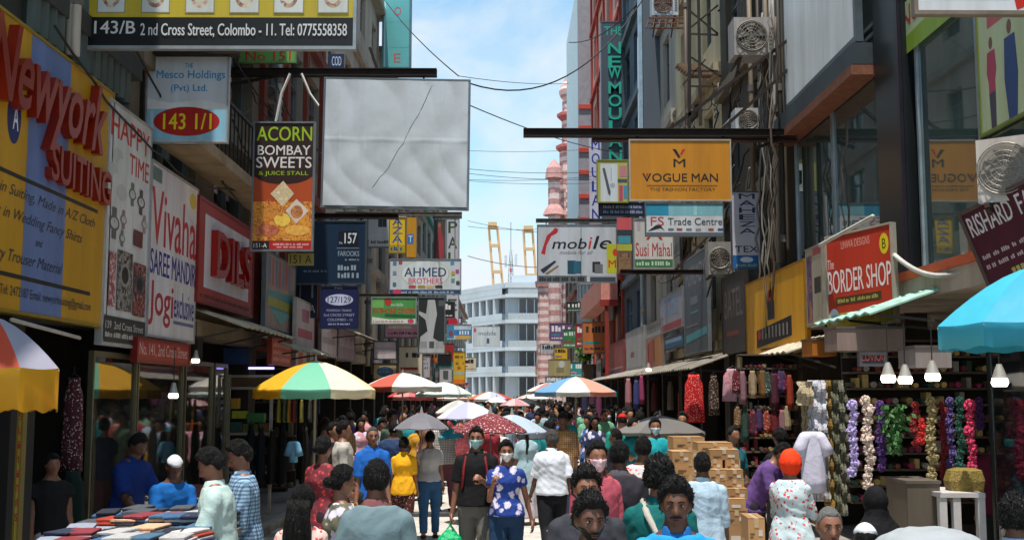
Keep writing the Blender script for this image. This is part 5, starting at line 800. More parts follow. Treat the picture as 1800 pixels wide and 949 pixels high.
# backing shelves with mottled goods inside the right shop
def goods_wall(label, x0, x1, y, z0, z1, cols, seed, nx=10, nz=6, rolls=True, group='packed goods on shop shelves'):
    rr = random.Random(seed); T = Thing('goods_shelf', label, 'shelf', ((x0+x1)/2, y, z0), group=group); T.part('back_board', MB().box(x0, x1, y+.25, y+.3, z0, z1), M('2c2620', .9)); dx = (x1-x0)/nx; dz_ = (z1-z0)/nz
    for j in range(nz+1): T.part('shelf', MB().box(x0, x1, y, y+.25, z0+j*dz_-.012, z0+j*dz_+.012), M('5a4a3c', .7))
    for j in range(nz):
        for i in range(nx):
            if rr.random() < .12: continue
            h = dz_*rr.uniform(.5, .9); w = dx*rr.uniform(.6, .92); m = MB(); c_ = rr.choice(cols)
            if rolls and rr.random() < .75: rd_ = min(dx, dz_)*rr.uniform(.3, .48); m.tube([(x0+(i+.5)*dx, y-.02, z0+j*dz_+.013+rd_), (x0+(i+.5)*dx, y+.2, z0+j*dz_+.013+rd_)], rd_, 10)
            else: m.box(x0+i*dx, x0+i*dx+w, y+rr.uniform(0, .06), y+.2, z0+j*dz_+.013, z0+j*dz_+h)
            T.part('packed_item', m, M(c_, .7, grime=.4, scale=9))
GW = ['6e2630', '8f7a50', '39506a', '9c9488', '2f5040', '8c4a2c', '55406a', 'b5a890', '33323a', '93405a']
a = PY(1490, 600, 13.2); b = PY(1760, 600, 13.2); goods_wall('shelves of ribbons and boxes behind the flower garlands', a.x, b.x, 13.2, .9, 2.75, ['8a4a38', 'a08650', '6e2630', '9c9488', '4a3c30', 'b59a60', '5a2430', 'c9a860', '93304f', '2f5040'], 3, 22, 10)
a = PY(1300, 600, 16.6); b = PY(1400, 600, 16.6); goods_wall('dim shelves of packets behind the men in black and purple', a.x, b.x, 16.6, .5, 2.7, ['5a2a28', '4a4038', '6e5a40', '33302c', '7c2a34', '8f7a50'], 4, 13, 11)
a = PY(405, 600, 21.5); b = PY(520, 600, 21.5); goods_wall('shelves of dark folded trousers and belts behind the left men', a.x, b.x, 21.5, .4, 2.6, ['22211f', '2c2a2c', '3a3028', '55503c', '1c2430', '6e6a50'], 5, 10, 7)
# hanging dresses, sarees and bags
def drape(label, px0, py0, px1, py1, D, col, kind='plain', cat='dress', name='hanging_dress', wob=.05, taper=.8, group=None):
    a = PY(px0, py1, D); b = PY(px1, py0, D); cx = (a.x+b.x)/2; w = (b.x-a.x)/2; T = Thing(name, label, cat, (cx, D, a.z), group=group); m = MB(); H_ = b.z-a.z
    m.loft([(cx, D, a.z + H_*t, w*(taper + (1-taper)*(1-t) if t < .9 else .55), .09*(1-.4*t)) for t in (0, .2, .4, .6, .8, .92, 1)], 30, wob=wob); T.part('cloth', m, cloth(kind), smooth=True, color=col); m = MB(); [T.part('sleeve', MB().caps((cx+s_*w*.6, D, b.z-.07), (cx+s_*w*1.25, D-.01, b.z-.24), .07, .075, 10, flat1=True), cloth(kind), smooth=True, color=col) for s_ in ((-1, 1) if name == 'hanging_shirt' else ())]; m.tube([(cx-w*.5, D, b.z), (cx, D, b.z+.05), (cx+w*.5, D, b.z)], .006, 5); m.tube([(cx, D, b.z+.05), (cx, D, b.z+.12)], .004, 5); T.part('hanger', m, wm_); return T
drape('bright red saree with small dots hanging on the right', 1203, 658, 1238, 742, 22, 'b81c1c', 'dots'); drape('brown beaded dress hanging beside the red saree', 1246, 660, 1264, 730, 22.3, '3c2a1c', 'dots'); drape('pink and white bundle of netting bags', 1270, 648, 1308, 705, 19.5, 'b08a94', 'redfloral', 'bag', 'hanging_bag'); drape('dark red bundle of bags below the netting', 1300, 672, 1340, 722, 19, '4c1418', 'redfloral', 'bag', 'hanging_bag'); drape('orange and black embroidered garment on a hanger', 1345, 652, 1385, 716, 17.5, '7a4420', 'redfloral')
drape('white T-shirt hanging in front of the lace strips', 1409, 758, 1449, 865, 11.9, 'bdb9c9', 'plain', 'shirt', 'hanging_shirt', .04, .97); drape('dark maroon patterned dress hanging in the left doorway', 104, 664, 150, 828, 12.0, '4a2228', 'dots'); drape('dark green skirt on a display stand in the left doorway', 100, 828, 152, 945, 11.7, '1c2c24', wob=.06); drape('grey green cloth hanging inside the left shop window', 160, 672, 215, 830, 14.0, '6a6c5c', 'dots'); drape('light blue shirt hanging among dark trousers', 508, 775, 524, 812, 18.6, '7ab0d0', 'plain', 'shirt', 'hanging_shirt')
for k, (px, c) in enumerate(((440, '14161c'), (458, '1c1c22'), (478, '24201c'), (496, '101216'), (535, '2a2420'), (552, '18181c'), (570, '26221e'))): drape(('black', 'charcoal', 'brown black', 'ink black', 'dark brown', 'faded black', 'grey brown')[k] + ' trousers hanging on the left stall rail', px-9, 745 + (k % 3)*6, px+9, 850, 19.2, c, 'plain', 'trousers', 'hanging_trousers', .08, .9, group='trousers on the left stall rail')
for k, (px, c) in enumerate(((490, '8a7a2c'), (500, '4a5a3c'), (508, '9a6a24'), (517, '6a2c24'), (530, '8c8440'), (545, '3c3a34'))): drape(('mustard', 'olive', 'ochre', 'brick', 'khaki', 'dark grey')[k] + ' scarf hanging under the yellow umbrella', px-4, 702, px+4, 742, 19.0, c, 'plain', 'scarf', 'hanging_scarf', group='scarves under the yellow umbrella')
for k, (px, py, c) in enumerate(((1128, 660, '8a3a5a'), (1118, 668, '3c3c6a'), (1104, 665, 'a06a70'), (1150, 672, '5a2c30'), (1178, 670, '7c6e68'), (1040, 690, '4a2c44'), (1052, 692, '6a3450'), (1027, 690, '33304a'))): drape(('plum', 'indigo', 'dusty pink', 'wine', 'taupe', 'dark violet', 'berry', 'slate')[k] + ' cloth hanging in the far right shops', px-5, py, px+6, py+50, 30 if px > 1100 else 40, c, group='cloths hanging in the far right shops')
# left shop: glass door panels that mirror the street
T = Thing('shop_window', 'tall glass shop window with thin frames under the SAREE MANDIR sign', 'window', (-4.42, 14, 0), group=None)
for px0, px1 in ((160, 238), (240, 320), (324, 372), (376, 398)):
    a = PX(px0, 600, -4.42).y; b = PX(px1, 600, -4.42).y; f = MB(); f.box(-4.44, -4.38, a, a+.04, .1, 2.6); f.box(-4.44, -4.38, b-.04, b, .1, 2.6); f.box(-4.44, -4.38, a+.04, b-.04, .1, .16); f.box(-4.44, -4.38, a+.04, b-.04, 2.54, 2.6); fo = T.part('frame', f, M('6a6650', .4, .6)); T.part('pane', MB().box(-4.42, -4.41, a+.03, b-.03, .15, 2.55), glass_mat('1c201c', .03, .9, 'door', .72), parent=fo)
sign_cam('sign', 'narrow yellow upright sign with red letters at the left edge', 21, 722, 45, 1010, 9.2, 'a8983c', [('t', ch, .25, .0+.088*k + (.01), .75, .045+.088*k+.01, 'a8242c', dict(bold=.03)) for k, ch in enumerate('Suitings')], frame='8a7c34', fw=.012)
boxy('cabinet', 'black display cabinet at the left edge behind the yellow upright sign', 'cabinet', -40, 700, 20, 1010, 9.6, .5, '181614')
# clothing table, bottom left
T = Thing('stall_table', 'low stall table covered with folded clothes at the bottom left', 'table', (-2.9, 8.4, 0)); tx0, tx1, ty0, ty1 = PY(120, 900, 8.4).x, PY(384, 900, 8.4).x, 7.7, 9.5; tz = zat(935, 8.2) - .07
T.part('table_top', MB().box(tx0, tx1, ty0, ty1, tz-.05, tz), M('6a6258', .7)); [T.part('leg', MB().box(x-.03, x+.03, y-.03, y+.03, 0, tz-.052), M('4a443c', .7)) for x in (tx0+.06, tx1-.06) for y in (ty0+.06, ty1-.06)]
rr = random.Random(11); CL = [('9c3420', 'orange red'), ('242a40', 'navy'), ('8f949e', 'pale grey'), ('34587c', 'blue'), ('a8a6a6', 'white'), ('45484e', 'grey'), ('7c2c34', 'crimson'), ('1e2230', 'black blue'), ('8a90a0', 'silver blue'), ('c9a080', 'peach'), ('bdbcbc', 'bright white'), ('40607a', 'steel blue')]
for i in range(8):
    for j in range(6):
        x = tx0 + .09 + i*(tx1-tx0-.14)/7.6; y = ty0 + .15 + j*.29; n = rr.randint(2, 4) + (j > 2)*2; c, nm = rr.choice(CL); T = Thing('folded_garment', nm + ' folded garments stacked on the left stall table, ' + ('front', 'second', 'third', 'fourth', 'fifth', 'back')[j] + ' row, ' + ('left', 'left middle', 'middle', 'right middle', 'right')[min(i*5//8, 4)], 'clothes', (x, y, tz), rotz=rr.uniform(-.3, .3), group='folded garments on the left stall table')
        for k in range(n):
            c2 = c if rr.random() < .4 else rr.choice(CL)[0]; m = MB(); z = k*.024; w, d = rr.uniform(.07, .10), rr.uniform(.12, .16); rx = rr.uniform(-.018, .018)
            for q_ in ((z+.001, .96), (z+.006, 1.0), (z+.017, 1.0), (z+.022, .93)): m.add([(rx+sx_*w*q_[1], sy_*d*q_[1], q_[0] + .007*rr.random()) for sx_, sy_ in ((-1,-1),(0,-1.02),(1,-1),(1,1),(0,1.02),(-1,1))], [])
            m.f += [tuple(range(6))[::-1], tuple(range(18, 24))] + [(a_*6+b_, a_*6+(b_+1) % 6, a_*6+6+(b_+1) % 6, a_*6+6+b_) for a_ in range(3) for b_ in range(6)]; m.m += [0]*20; T.part('folded_cloth', m, M(c2, .85, grime=.25, scale=14, bump=.5), smooth=False)
# cardboard boxes
cb = [M(c, .8, grime=.18, scale=4) for c in ('a07a50', 'ad8458', '93704a')]; tp = M('b59a78', .5)
def carton(px0, py0, px1, py1, D, dep, label, rot=0):
    a, b = PY(px0, py1, D), PY(px1, py0, D); w, h = b.x-a.x, b.z-a.z; T = Thing('cardboard_box', label, 'box', ((a.x+b.x)/2, D+dep/2, a.z), rotz=rot, group='stacked cardboard boxes'); T.part('carton', MB().box(-w/2, w/2, -dep/2, dep/2, 0, h-.006), cb[int(px0) % 3])
    T.part('label', MB().box(w*.12, w*.36, -dep/2-.004, -dep/2-.001, h*.25, h*.5), M('b9b2a6', .7)); T.part('print', MB().box(-w*.38, -w*.12, -dep/2-.003, -dep/2-.001, h*.3, h*.36).box(-w*.38, -w*.2, -dep/2-.003, -dep/2-.001, h*.18, h*.23), M('5f4630', .8))
    T.part('tape', MB().box(-.02, .02, -dep/2-.003, dep/2, h-.006, h).box(-.02, .02, -dep/2-.004, -dep/2-.001, h*.6, h-.006), tp); T.part('flap', MB().box(-w/2, -.022, -dep/2-.001, dep/2, h-.005, h+.001), cb[(int(px0)+1) % 3]); T.part('flap', MB().box(.022, w/2, -dep/2-.001, dep/2, h-.005, h+.002), cb[(int(px0)+1) % 3])
rows = [(768, 786, 1183, 1238, 13.6), (778, 790, 1228, 1288, 12.4), (793, 812, 1182, 1214, 13.0), (790, 806, 1250, 1300, 12.2), (806, 824, 1246, 1272, 12.2), (806, 824, 1273, 1299, 12.2), (825, 842, 1246, 1276, 12.0), (825, 842, 1277, 1306, 12.0), (842, 858, 1244, 1274, 12.0), (842, 858, 1275, 1308, 12.0), (858, 876, 1246, 1276, 11.9), (858, 876, 1277, 1312, 11.9), (876, 895, 1248, 1312, 11.8), (895, 920, 1246, 1276, 11.8), (895, 920, 1277, 1315, 11.8), (920, 960, 1244, 1312, 11.8), (786, 806, 1186, 1240, 13.6), (806, 835, 1186, 1243, 13.6), (835, 870, 1186, 1243, 13.6), (910, 950, 1318, 1346, 10.5), (960, 1008, 1244, 1312, 11.8), (870, 910, 1184, 1243, 13.6), (910, 948, 1184, 1243, 13.6)]
for k, (ya, yb, xa, xb, D) in enumerate(rows): carton(xa, ya, xb, yb + 2, D, .42, ('squat brown cardboard box standing alone beside the orange headscarf' if D < 11 else f"brown cardboard box in the {'left' if D > 12.9 else 'right'} pile, {['topmost','second','third','fourth','fifth','sixth','seventh','eighth','ninth'][min(8, sorted({r0[0] for r0 in rows if (r0[4] > 12.9) == (D > 12.9)}).index(ya))]} row down, {'left' if xa < 1272 else 'right'} side"), rot=random.uniform(-.07, .07))
rr = random.Random(31)
for k in range(16):
    px = 1296 + (k % 8)*13 + rr.uniform(-3, 3); py = 655 + (k//8)*62 + rr.uniform(-5, 5); c_, n_ = (('5a1a20', 'wine'), ('6a4a28', 'bronze'), ('3c2a4a', 'violet'), ('7c5a60', 'rose grey'), ('2c4038', 'bottle green'), ('84301c', 'rust'), ('8c7c60', 'sand'), ('46202c', 'dark plum'))[(k*3+k//8) % 8]
    drape(f"{n_} cloth hanging {'high' if k < 8 else 'low'} in the right shop beyond the lace", px-rr.uniform(4, 9), py, px+rr.uniform(4, 9), py+rr.uniform(36, 66), 15.8, c_, ('dots', 'plain', 'redfloral', 'plain')[k % 4], 'cloth', 'hanging_cloth', .07, .9, group='cloths hanging in the right shop beyond the lace')
# white display table in the right shop
T = Thing('display_table', 'white painted display table under the pink garland', 'table', PY(1690, 949, 10.8)); D = 10.8; wt_ = M('b9b4b4', .5, grime=.2); a, b = PY(1652, 874, D), PY(1732, 866, D)
T.part('table_top', MB().box(a.x, b.x, D, D+.7, a.z, b.z), wt_); [T.part('leg', MB().box(x, x+.07, y, y+.07, 0, a.z-.002), wt_) for x in (a.x, b.x-.3, b.x-.07) for y in (D+.01, D+.6)]; T.part('shelf', MB().box(a.x+.08, b.x-.08, D+.05, D+.65, .45, .49), wt_)
m = MB(); q = PY(1712, 866, 10.9); m.loft([(q.x,q.y+.2,q.z,.17,.15),(q.x,q.y+.2,q.z+.1,.19,.16),(q.x,q.y+.2,q.z+.2,.16,.14),(q.x,q.y+.2,q.z+.22,.1,.1)], 16, wob=.06); single('gold_basket', 'gold woven basket sitting on the white display table', 'basket', m, M('8f7a3c', .6, .3, grime=.5, scale=30, bump=.8), loc=tuple(q))
boxy('counter', 'glass topped counter with trimmings in the right hand shop', 'counter', 1600, 850, 1652, 1000, 11.0, .6, '5c5246')
q = PX(1742, 700, 4.95); m = MB(); m.box(4.93, 4.97, q.y-.03, q.y+.03, 0, 3.15); T = Thing('glass_door', 'glass door panel at the right edge of the garland shop', 'door', (4.95, q.y, 0)); T.part('frame', m, M('2c3230', .4, .5)); T.part('pane', MB().box(4.945, 4.955, q.y-1.2, q.y-.032, .1, 3.1), glass_mat('20282a', .03, .8, 'door2', .35))
# small leafy plant growing on the right wall
T = Thing('wall_plant', 'small green plant growing from the right wall above the far umbrella', 'plant', PY(1028, 640, 58)); m = MB(); rr = random.Random(4); st = MB()
for k in range(9): q = PY(1028 + rr.gauss(0, 5), 585 + rr.random()*45, 58 + rr.gauss(0, .2)); st.tube([PY(1029, 645, 58), q], .02, 4)
for k in range(420):
    q = PY(1028 + rr.gauss(0, 7), 583 + rr.random()**.8*52, 58 + rr.gauss(0, .35)); d = Vector((rr.gauss(0,1), rr.gauss(0,1), rr.gauss(0,1))).normalized(); s_ = d.cross(Vector((0,.3,1))).normalized()*.07; m.add([q, q+d*.12+s_, q+d*.26, q+d*.12-s_], [(0,1,2,3)])
o = T.part('leaves', m, M('5f8f2c', .6, grime=.5, scale=6)); o['kind'] = 'stuff'; T.part('stem', st, M('4a3c28', .8)); T.part('pot', MB().box(4.0, 4.7, 57.7, 58.3, zat(652, 58)-.5, zat(640, 58)), M('6a5a4c', .8))
# white plastic covered stool load, bottom right
# ============================================================ PEOPLE
def nz(P, s, seed=0):
    """cheap smooth pseudo-noise in -1..1 for an array of points"""
    r = np.random.default_rng(seed); out = 0
    for k in range(4):
        d = r.normal(size=3); d /= np.linalg.norm(d); d2 = r.normal(size=3)
        out = out + np.sin(P @ (d*s*(1+.6*k)) + r.uniform(0, 6) + 1.5*np.sin(P @ (d2*s*.5) + k))
    return out/4
def ico(sub):
    import bmesh
    bm = bmesh.new(); bmesh.ops.create_icosphere(bm, subdivisions=sub, radius=1)
    v = np.array([q.co[:] for q in bm.verts]); f = [tuple(q.index for q in p.verts) for p in bm.faces]; bm.free(); return v, f
ICO = {k: ico(k) for k in (3, 4, 5)}
def sst(a, b, x): t = np.clip((x-a)/(b-a), 0, 1); return t*t*(3-2*t)
def head_pts(v, wide=1.0, round_=0):
    P = v*np.array([.076*wide, .096, .118]); x, y, z = P.T.copy(); n = v
    lo = sst(.1, -1, n[:,2]); P[:,0] *= 1 - .30*lo; fr = n[:,1] < 0
    P[:,1] = np.where(fr, P[:,1]*(1-.10*lo), P[:,1]*(1-.42*lo)); P[:,1] -= .010*lo
    g = lambda cx, cz, sx, sz: np.exp(-((x-cx)/sx)**2 - ((z-cz)/sz)**2)
    f = sst(0, -.6, n[:,1])
    d = np.zeros(len(P))
    d += .026*np.exp(-(x/.013)**2)*sst(.025, -.035, z)*sst(-.054, -.038, z)
    d += .010*(g(.013, -.036, .008, .008) + g(-.013, -.036, .008, .008))
    d += -.013*(g(.031, .006, .017, .013) + g(-.031, .006, .017, .013))
    d += .006*(g(.028, .028, .022, .008) + g(-.028, .028, .022, .008))
    d += .005*(g(.046, -.022, .018, .018) + g(-.046, -.022, .018, .018))
    d += .008*g(0, -.058, .024, .0055) + .008*g(0, -.071, .019, .006) - .004*g(0, -.0645, .026, .003)
    d += .009*g(0, -.098, .018, .014) - .004*g(0, -.083, .02, .006)
    P[:,1] -= d*f
    return P
def head_shell(v, mask, t, **k):
    """closed shell: head surface pushed out by t inside the mask and sunk under the skin outside it"""
    P = head_pts(v, **k); N = P/np.linalg.norm(P, axis=1)[:,None]
    return P + N*((t*mask) - .010*(1-mask))[:,None]
def hair_mask(v, kind):
    x, y, z = v.T
    line = np.where(y < -.35, .60, np.where(y < .1, .15, -.42)); line = .60*sst(-.2, -.62, y) + (.08)*(1-sst(-.2, -.62, y)) - .55*sst(0, .55, y)
    if kind == 'bald': line = line + .0; m = sst(0, .12, z-line)*(1 - sst(.45, .6, z)*sst(.5, .2, y)); return m
    if kind == 'scarf': return sst(-.06, .06, np.maximum(z-.45, np.maximum(y+.55, np.abs(x)-.62)))
    return sst(-.02, .10, z-line)
class Pose:
    def __init__(s, **k):
        s.h = 1.7; s.lean = 0; s.legs = ((.12, .05), (-.12, .15)); s.armL = (.05, .10, .25, 0); s.armR = (.05, .10, .25, 0)
        s.head = (0, 0, 0); s.female = False; s.build = 1.0; s.sit = False; s.bend_head = 0
        for a, b in k.items(): setattr(s, a, b)
def up_tf(p, lean):
    """lean the upper body forward about the hips"""
    p = np.asarray(p, float); q = p - np.array([0, 0, .95]); c, s_ = math.cos(lean), math.sin(lean)
    r = q.copy(); r[..., 1] = q[..., 1]*c - q[..., 2]*s_; r[..., 2] = q[..., 1]*s_ + q[..., 2]*c
    return r + np.array([0, 0, .95])
def arm_pts(side, a, w):
    f, b, e, inn = a
    sh = np.array([side*.157*w, .0, 1.350])
    d1 = np.array([side*math.sin(b), -math.sin(f)*math.cos(b), -math.cos(f)*math.cos(b)])
    el = sh + d1*.285
    d2 = np.array([side*(math.sin(b) - inn), -math.sin(f+e), -math.cos(f+e)]); d2 /= np.linalg.norm(d2)
    wr = el + d2*.25
    return sh, el, wr, d2
def leg_pts(side, a):
    t, k = a
    hp = np.array([side*.095, 0, .90]); kn = hp + .42*np.array([0, -math.sin(t), -math.cos(t)]); an = kn + .40*np.array([0, math.sin(k-t), -math.cos(k-t)])
    return hp, kn, an
def hand_mb(side, wr, d, curl=.5, fine=True):
    mb = MB(); d = Vector(d).normalized(); nrm = Vector((-side, 0, 0)); nrm = (nrm - d*nrm.dot(d)).normalized(); w = d.cross(nrm)*side   # w: towards the thumb side
    if w.y > 0 and abs(w.y) > .3: w = -w
    o = Vector(wr); c = o + d*.045
    mb.caps(o - d*.01, o + d*.03, .024, .03, 10, squash=(1, .8)); 
    ax = Matrix((w*.040, nrm*.016, d*.05)).transposed(); v, f = ICO[3]; mb.add((np.array(ax) @ v.T).T + np.array(c), f)
    for i, (off, ln) in enumerate(((.028, .068), (.010, .077), (-.009, .071), (-.026, .055))):
        b = o + d*.078 + w*off; cu = curl*(1 + .12*i); p = b; a = 0
        for sg, fr in enumerate((.45, .30, .25)):
            a += cu*(.8 if sg else .6); q = p + (d*math.cos(a) + nrm*math.sin(a))*ln*fr; mb.caps(p, q, .0085-.0008*sg, .0078-.0008*sg, 8); p = q
    b = o + d*.028 + w*.034; q = b + (d*.7 + w*.6 + nrm*.35).normalized()*.038; mb.caps(b, q, .0125, .0105, 8); q2 = q + (d*.85 + w*.1 + nrm*.5).normalized()*.030; mb.caps(q, q2, .0100, .0085, 8)
    return mb
WS = bpy.data.scenes.new('workbench')
def remesh(mb, vox, smooth=4, disp=0, dscale=14, seed=1, cut=None, dec=None):
    me = mb.mesh('tmp', []); o = bpy.data.objects.new('tmp', me); WS.collection.objects.link(o)
    r = o.modifiers.new('r', 'REMESH'); r.mode = 'VOXEL'; r.voxel_size = vox; r.adaptivity = 0
    if smooth: s = o.modifiers.new('s', 'SMOOTH'); s.factor = .5; s.iterations = smooth
    if dec: q = o.modifiers.new('d', 'DECIMATE'); q.ratio = dec
    WS.view_layers[0].update(); dg = WS.view_layers[0].depsgraph; m2 = bpy.data.meshes.new_from_object(o.evaluated_get(dg))
    bpy.data.objects.remove(o); bpy.data.meshes.remove(me)
    n = len(m2.vertices); v = np.empty(n*3); m2.vertices.foreach_get('co', v); v = v.reshape(-1, 3)
    f = [tuple(p.vertices) for p in m2.polygons]
    if disp:
        nm = np.empty(n*3); m2.vertices.foreach_get('normal', nm); nm = nm.reshape(-1, 3)
        q = v*np.array([1, 1, .45]); a = nz(q, dscale, seed); v = v + nm*(disp*(1-np.abs(a)*1.6) + disp*.5*nz(v, dscale*2.6, seed+3))[:,None]
    bpy.data.meshes.remove(m2)
    return v, f
TMALE = [(.80,.10,.085),(.86,.155,.105),(.93,.168,.112),(1.0,.158,.108),(1.1,.150,.102),(1.22,.165,.112),(1.31,.172,.112),(1.365,.160,.098),(1.405,.138,.08),(1.435,.105,.068),(1.465,.072,.06),(1.50,.056,.06),(1.56,.054,.06)]
TFEM = [(.80,.11,.09),(.87,.17,.12),(.93,.178,.125),(1.0,.155,.108),(1.09,.128,.09),(1.19,.142,.105),(1.26,.152,.125),(1.32,.152,.108),(1.365,.142,.088),(1.40,.120,.07),(1.43,.090,.060),(1.46,.060,.053),(1.50,.048,.052),(1.56,.047,.052)]
SK = {'d': '5a3a2a', 'm': '7d5440', 'l': '986a50'}
def rotm(rx, ry, rz):
    from mathutils import Euler
    return np.array(Euler((rx, ry, rz)).to_matrix())
def person(label, loc, rot, P, skin='m', shirt=None, lower=None, hair='short', haircol='0d0b0a', face=False, vox=.011, mask=None, beard=False, extra=(), group=None, shoes='2a2422', hands=True, name='person', headsub=4):
    """builds a person: one continuous body mesh, with clothing and hair as its parts. P is the Pose."""
    k = P.h/1.70; w = P.build*(.93 if P.female else 1.0)
    T = Thing(name, label, 'person', loc, rotz=rot, group=group); T.o.scale = (k, k, k)
    tors = TFEM if P.female else TMALE; L = lambda p: up_tf(p, P.lean)
    legs = [leg_pts(s_, a) for s_, a in ((1, P.legs[0]), (-1, P.legs[1]))]; arms = [arm_pts(1, P.armL, w) , arm_pts(-1, P.armR, w)]
    low = min(l[2][2] for l in legs) - .075; dz = np.array([0, 0, -low])
    if P.sit: dz = np.array([0, 0, P.sit - .86])
    hc0 = np.array([0, -.012, 1.588]); Rh = rotm(P.bend_head, 0, 0) @ rotm(*P.head)
    hc = L(hc0); Rl = rotm(P.lean, 0, 0); RH = Rl @ Rh
    hd = lambda pts: (pts*.955) @ RH.T + (hc + dz + np.array([0, 0, -.004]))
    hv, hf = ICO[5 if face else headsub]
    wd = lambda rings, inf, z0=-9, z1=9: [(0, 0, z, rx*w+inf, ry*w+inf) for z, rx, ry in rings if z0 <= z <= z1]
    tri = lambda mb, up=True: [np.concatenate(mb.v)]
    b = MB()
    tb = MB(); tb.loft(wd(tors, 0), 22); b.add(L(np.concatenate(tb.v)) + dz, tb.f)
    for s_, (sh, el, wr, d2) in zip((1, -1), arms):
        a = MB(); r = .8 if P.female else 1.0
        a.ell(sh, (.054*r, .054*r, .056*r), 10); a.caps(sh, el, .052*r, .040*r, 12); a.caps(el, wr, .041*r, .026*r, 12); a.ell(el + d2*.06, (.041*r, .041*r, .07), 10)
        b.add(L(np.concatenate(a.v)) + dz, a.f)
    for s_, (hp, kn, an) in zip((1, -1), legs):
        a = MB(); a.caps(hp, kn, .088, .056, 14); a.caps(kn, an, .054, .037, 12); a.ell(kn*.68 + an*.32 + np.array([0, .010, 0]), (.046, .048, .10), 10)
        a.caps(an + np.array([0, .02, -.03]), an + np.array([0, -.13, -.05]), .038, .028, 10, squash=(1.15, .8)); b.add(np.concatenate(a.v) + dz, a.f)
    b.add(hd(head_pts(hv)), hf)
    for s_ in (1, -1): e = MB(); e.ell((s_*.077, .008, -.004), (.010, .019, .031), 10); b.add(hd(np.concatenate(e.v)), e.f)
    v, f = remesh(b, vox, 2 if face else 3, dec=.6 if face else None); fb = MB(); fb.add(v, f)
    if hands and vox < .016:
        for s_, (sh, el, wr, d2), cu in zip((1, -1), arms, getattr(P, 'curl', (.5, .5))):
            h = hand_mb(s_, wr, d2, cu); hv2, hf2 = remesh(h, .0055, 1, dec=.5); fb.add(L(hv2) + dz, hf2)
    T.part('body', fb, cloth('skin'), smooth=True, color=SK[skin] if skin in SK else skin)
    # ---- upper clothing
    if shirt:
        kind, col, sleeve, hem = shirt[:4]; o = shirt[4] if len(shirt) > 4 else {}
        inf = .016 + o.get('loose', 0); sb = MB(); rg = wd(tors, inf, .98, 1.445)
        rg = [(a_, b_, c_, x_ + .010*(c_ < 1.06), y_ + .010*(c_ < 1.06)) for a_, b_, c_, x_, y_ in rg]; rx0, ry0 = rg[0][3], rg[0][4]; fl = o.get('flare', .012)
        lowr = []; zz = .98; base = rg[0]
        n = max(1, int((.98-hem)/.07))
        for i in range(n, 0, -1):
            z = .98 - (.98-hem)*i/n; q = (.98-z); hipx = (.196 if P.female else .188)*w; hipy = (.142 if P.female else .130)*w; t = sst(.98, .86, np.array([z]))[0]
            lowr.append((0, 0, z, max(rx0*(1-t) + (hipx+inf)*t, 0) + fl*q*8*.2 + o.get('skirt', 0)*q, max(ry0*(1-t) + (hipy+inf)*t, 0) + fl*q*8*.15 + o.get('skirt', 0)*q*.7))
        if not P.female: rg = [(a, bb, c, max(rx, .152*w+inf), max(ry, .105*w+inf)) if c < 1.25 else (a, bb, c, rx, ry) for a, bb, c, rx, ry in rg]
        rings = lowr + rg
        sb.loft(rings, 26); V = L(np.concatenate(sb.v)); 
        if hem < .86: pv = np.concatenate(sb.v); m_ = sst(.95, .80, pv[:,2])[:,None]; V = V*(1-m_) + pv*m_
        s2 = MB(); s2.add(V + dz, sb.f)
        for s_, (sh, el, wr, d2) in zip((1, -1), arms):
            a = MB(); r = .8 if P.female else 1.0; a.ell(sh, (.066*r, .064*r, .062*r), 12)
            if sleeve <= 1: e = sh + (el-sh)*sleeve; a.caps(sh, e, .066*r, .062*r + .012*(1 if not P.female else .3), 14, flat1=True)
            else:
                e = el + (wr-el)*(sleeve-1); a.caps(sh, el, .064*r, .055*r, 14); a.caps(el, e, .055*r, .046*r, 14, flat1=True)
            s2.add(L(np.concatenate(a.v)) + dz, a.f)
        v, f = remesh(s2, vox*1.15, 3, disp=o.get('fold', .0095), dscale=13, seed=len(label) + 3)
        sm = MB(); sm.add(v, f); so_ = T.part(o.get('name', 'shirt'), sm, cloth(kind), smooth=True, color=col)
        if o.get('collar'):
            cb = MB(); th = np.linspace(0, 2*math.pi, 19)[:-1]; V = []; F = []; n = 18
            for j, (z, r, ry) in enumerate(((1.435, .088, .078), (1.475, .072, .072), (1.482, .066, .068), (1.44, .074, .068))):
                for t in th: V.append((r*math.cos(t), ry*math.sin(t) - .003 - (.012 if math.sin(t) < 0 else 0), z - .030*(math.sin(t) < -.7)))
            for i in range(3):
                for j in range(n): F.append((i*n+j, i*n+(j+1) % n, (i+1)*n+(j+1) % n, (i+1)*n+j))
            cb.add(L(np.array(V)) + dz, F); T.part('collar', cb, cloth('plain' if kind in ('plain', 'denim') else kind), parent=so_, smooth=True, color=o['collar'])
    # ---- lower clothing
    if lower:
        kind, col, typ = lower[:3]; lb = MB()
        if typ in ('trousers', 'shorts'):
            inf = .012; lb.loft(wd([(.79,.12,.09),(.84,.155,.105)] + [q for q in tors if .86 <= q[0] <= 1.03], inf), 20)
            for (hp, kn, an) in legs:
                lb.caps(hp + np.array([0, 0, -.02]), kn, .106, .080, 14); lb.caps(kn, an + (kn-an)*.04, .073, .058 if kind == 'denim' else .072, 14, flat1=True)
        else:
            y = (legs[0][2] + legs[1][2])/2; hz = .13 if typ == 'skirt' else .08
            lb.loft([(0, y[1]*.5, hz - .0, .22, .20), (0, y[1]*.4, .3, .205, .18), (0, 0, .6, .195, .16), (0, 0, .82, .195, .145), (0, 0, .93, .19, .138), (0, 0, 1.03, .15, .11)], 36, wob=.05)
        lb2 = MB(); lb2.add(np.concatenate(lb.v) + dz, lb.f)
        v, f = remesh(lb2, vox*1.25, 3, disp=.006, dscale=15, seed=9); m = MB(); m.add(v, f)
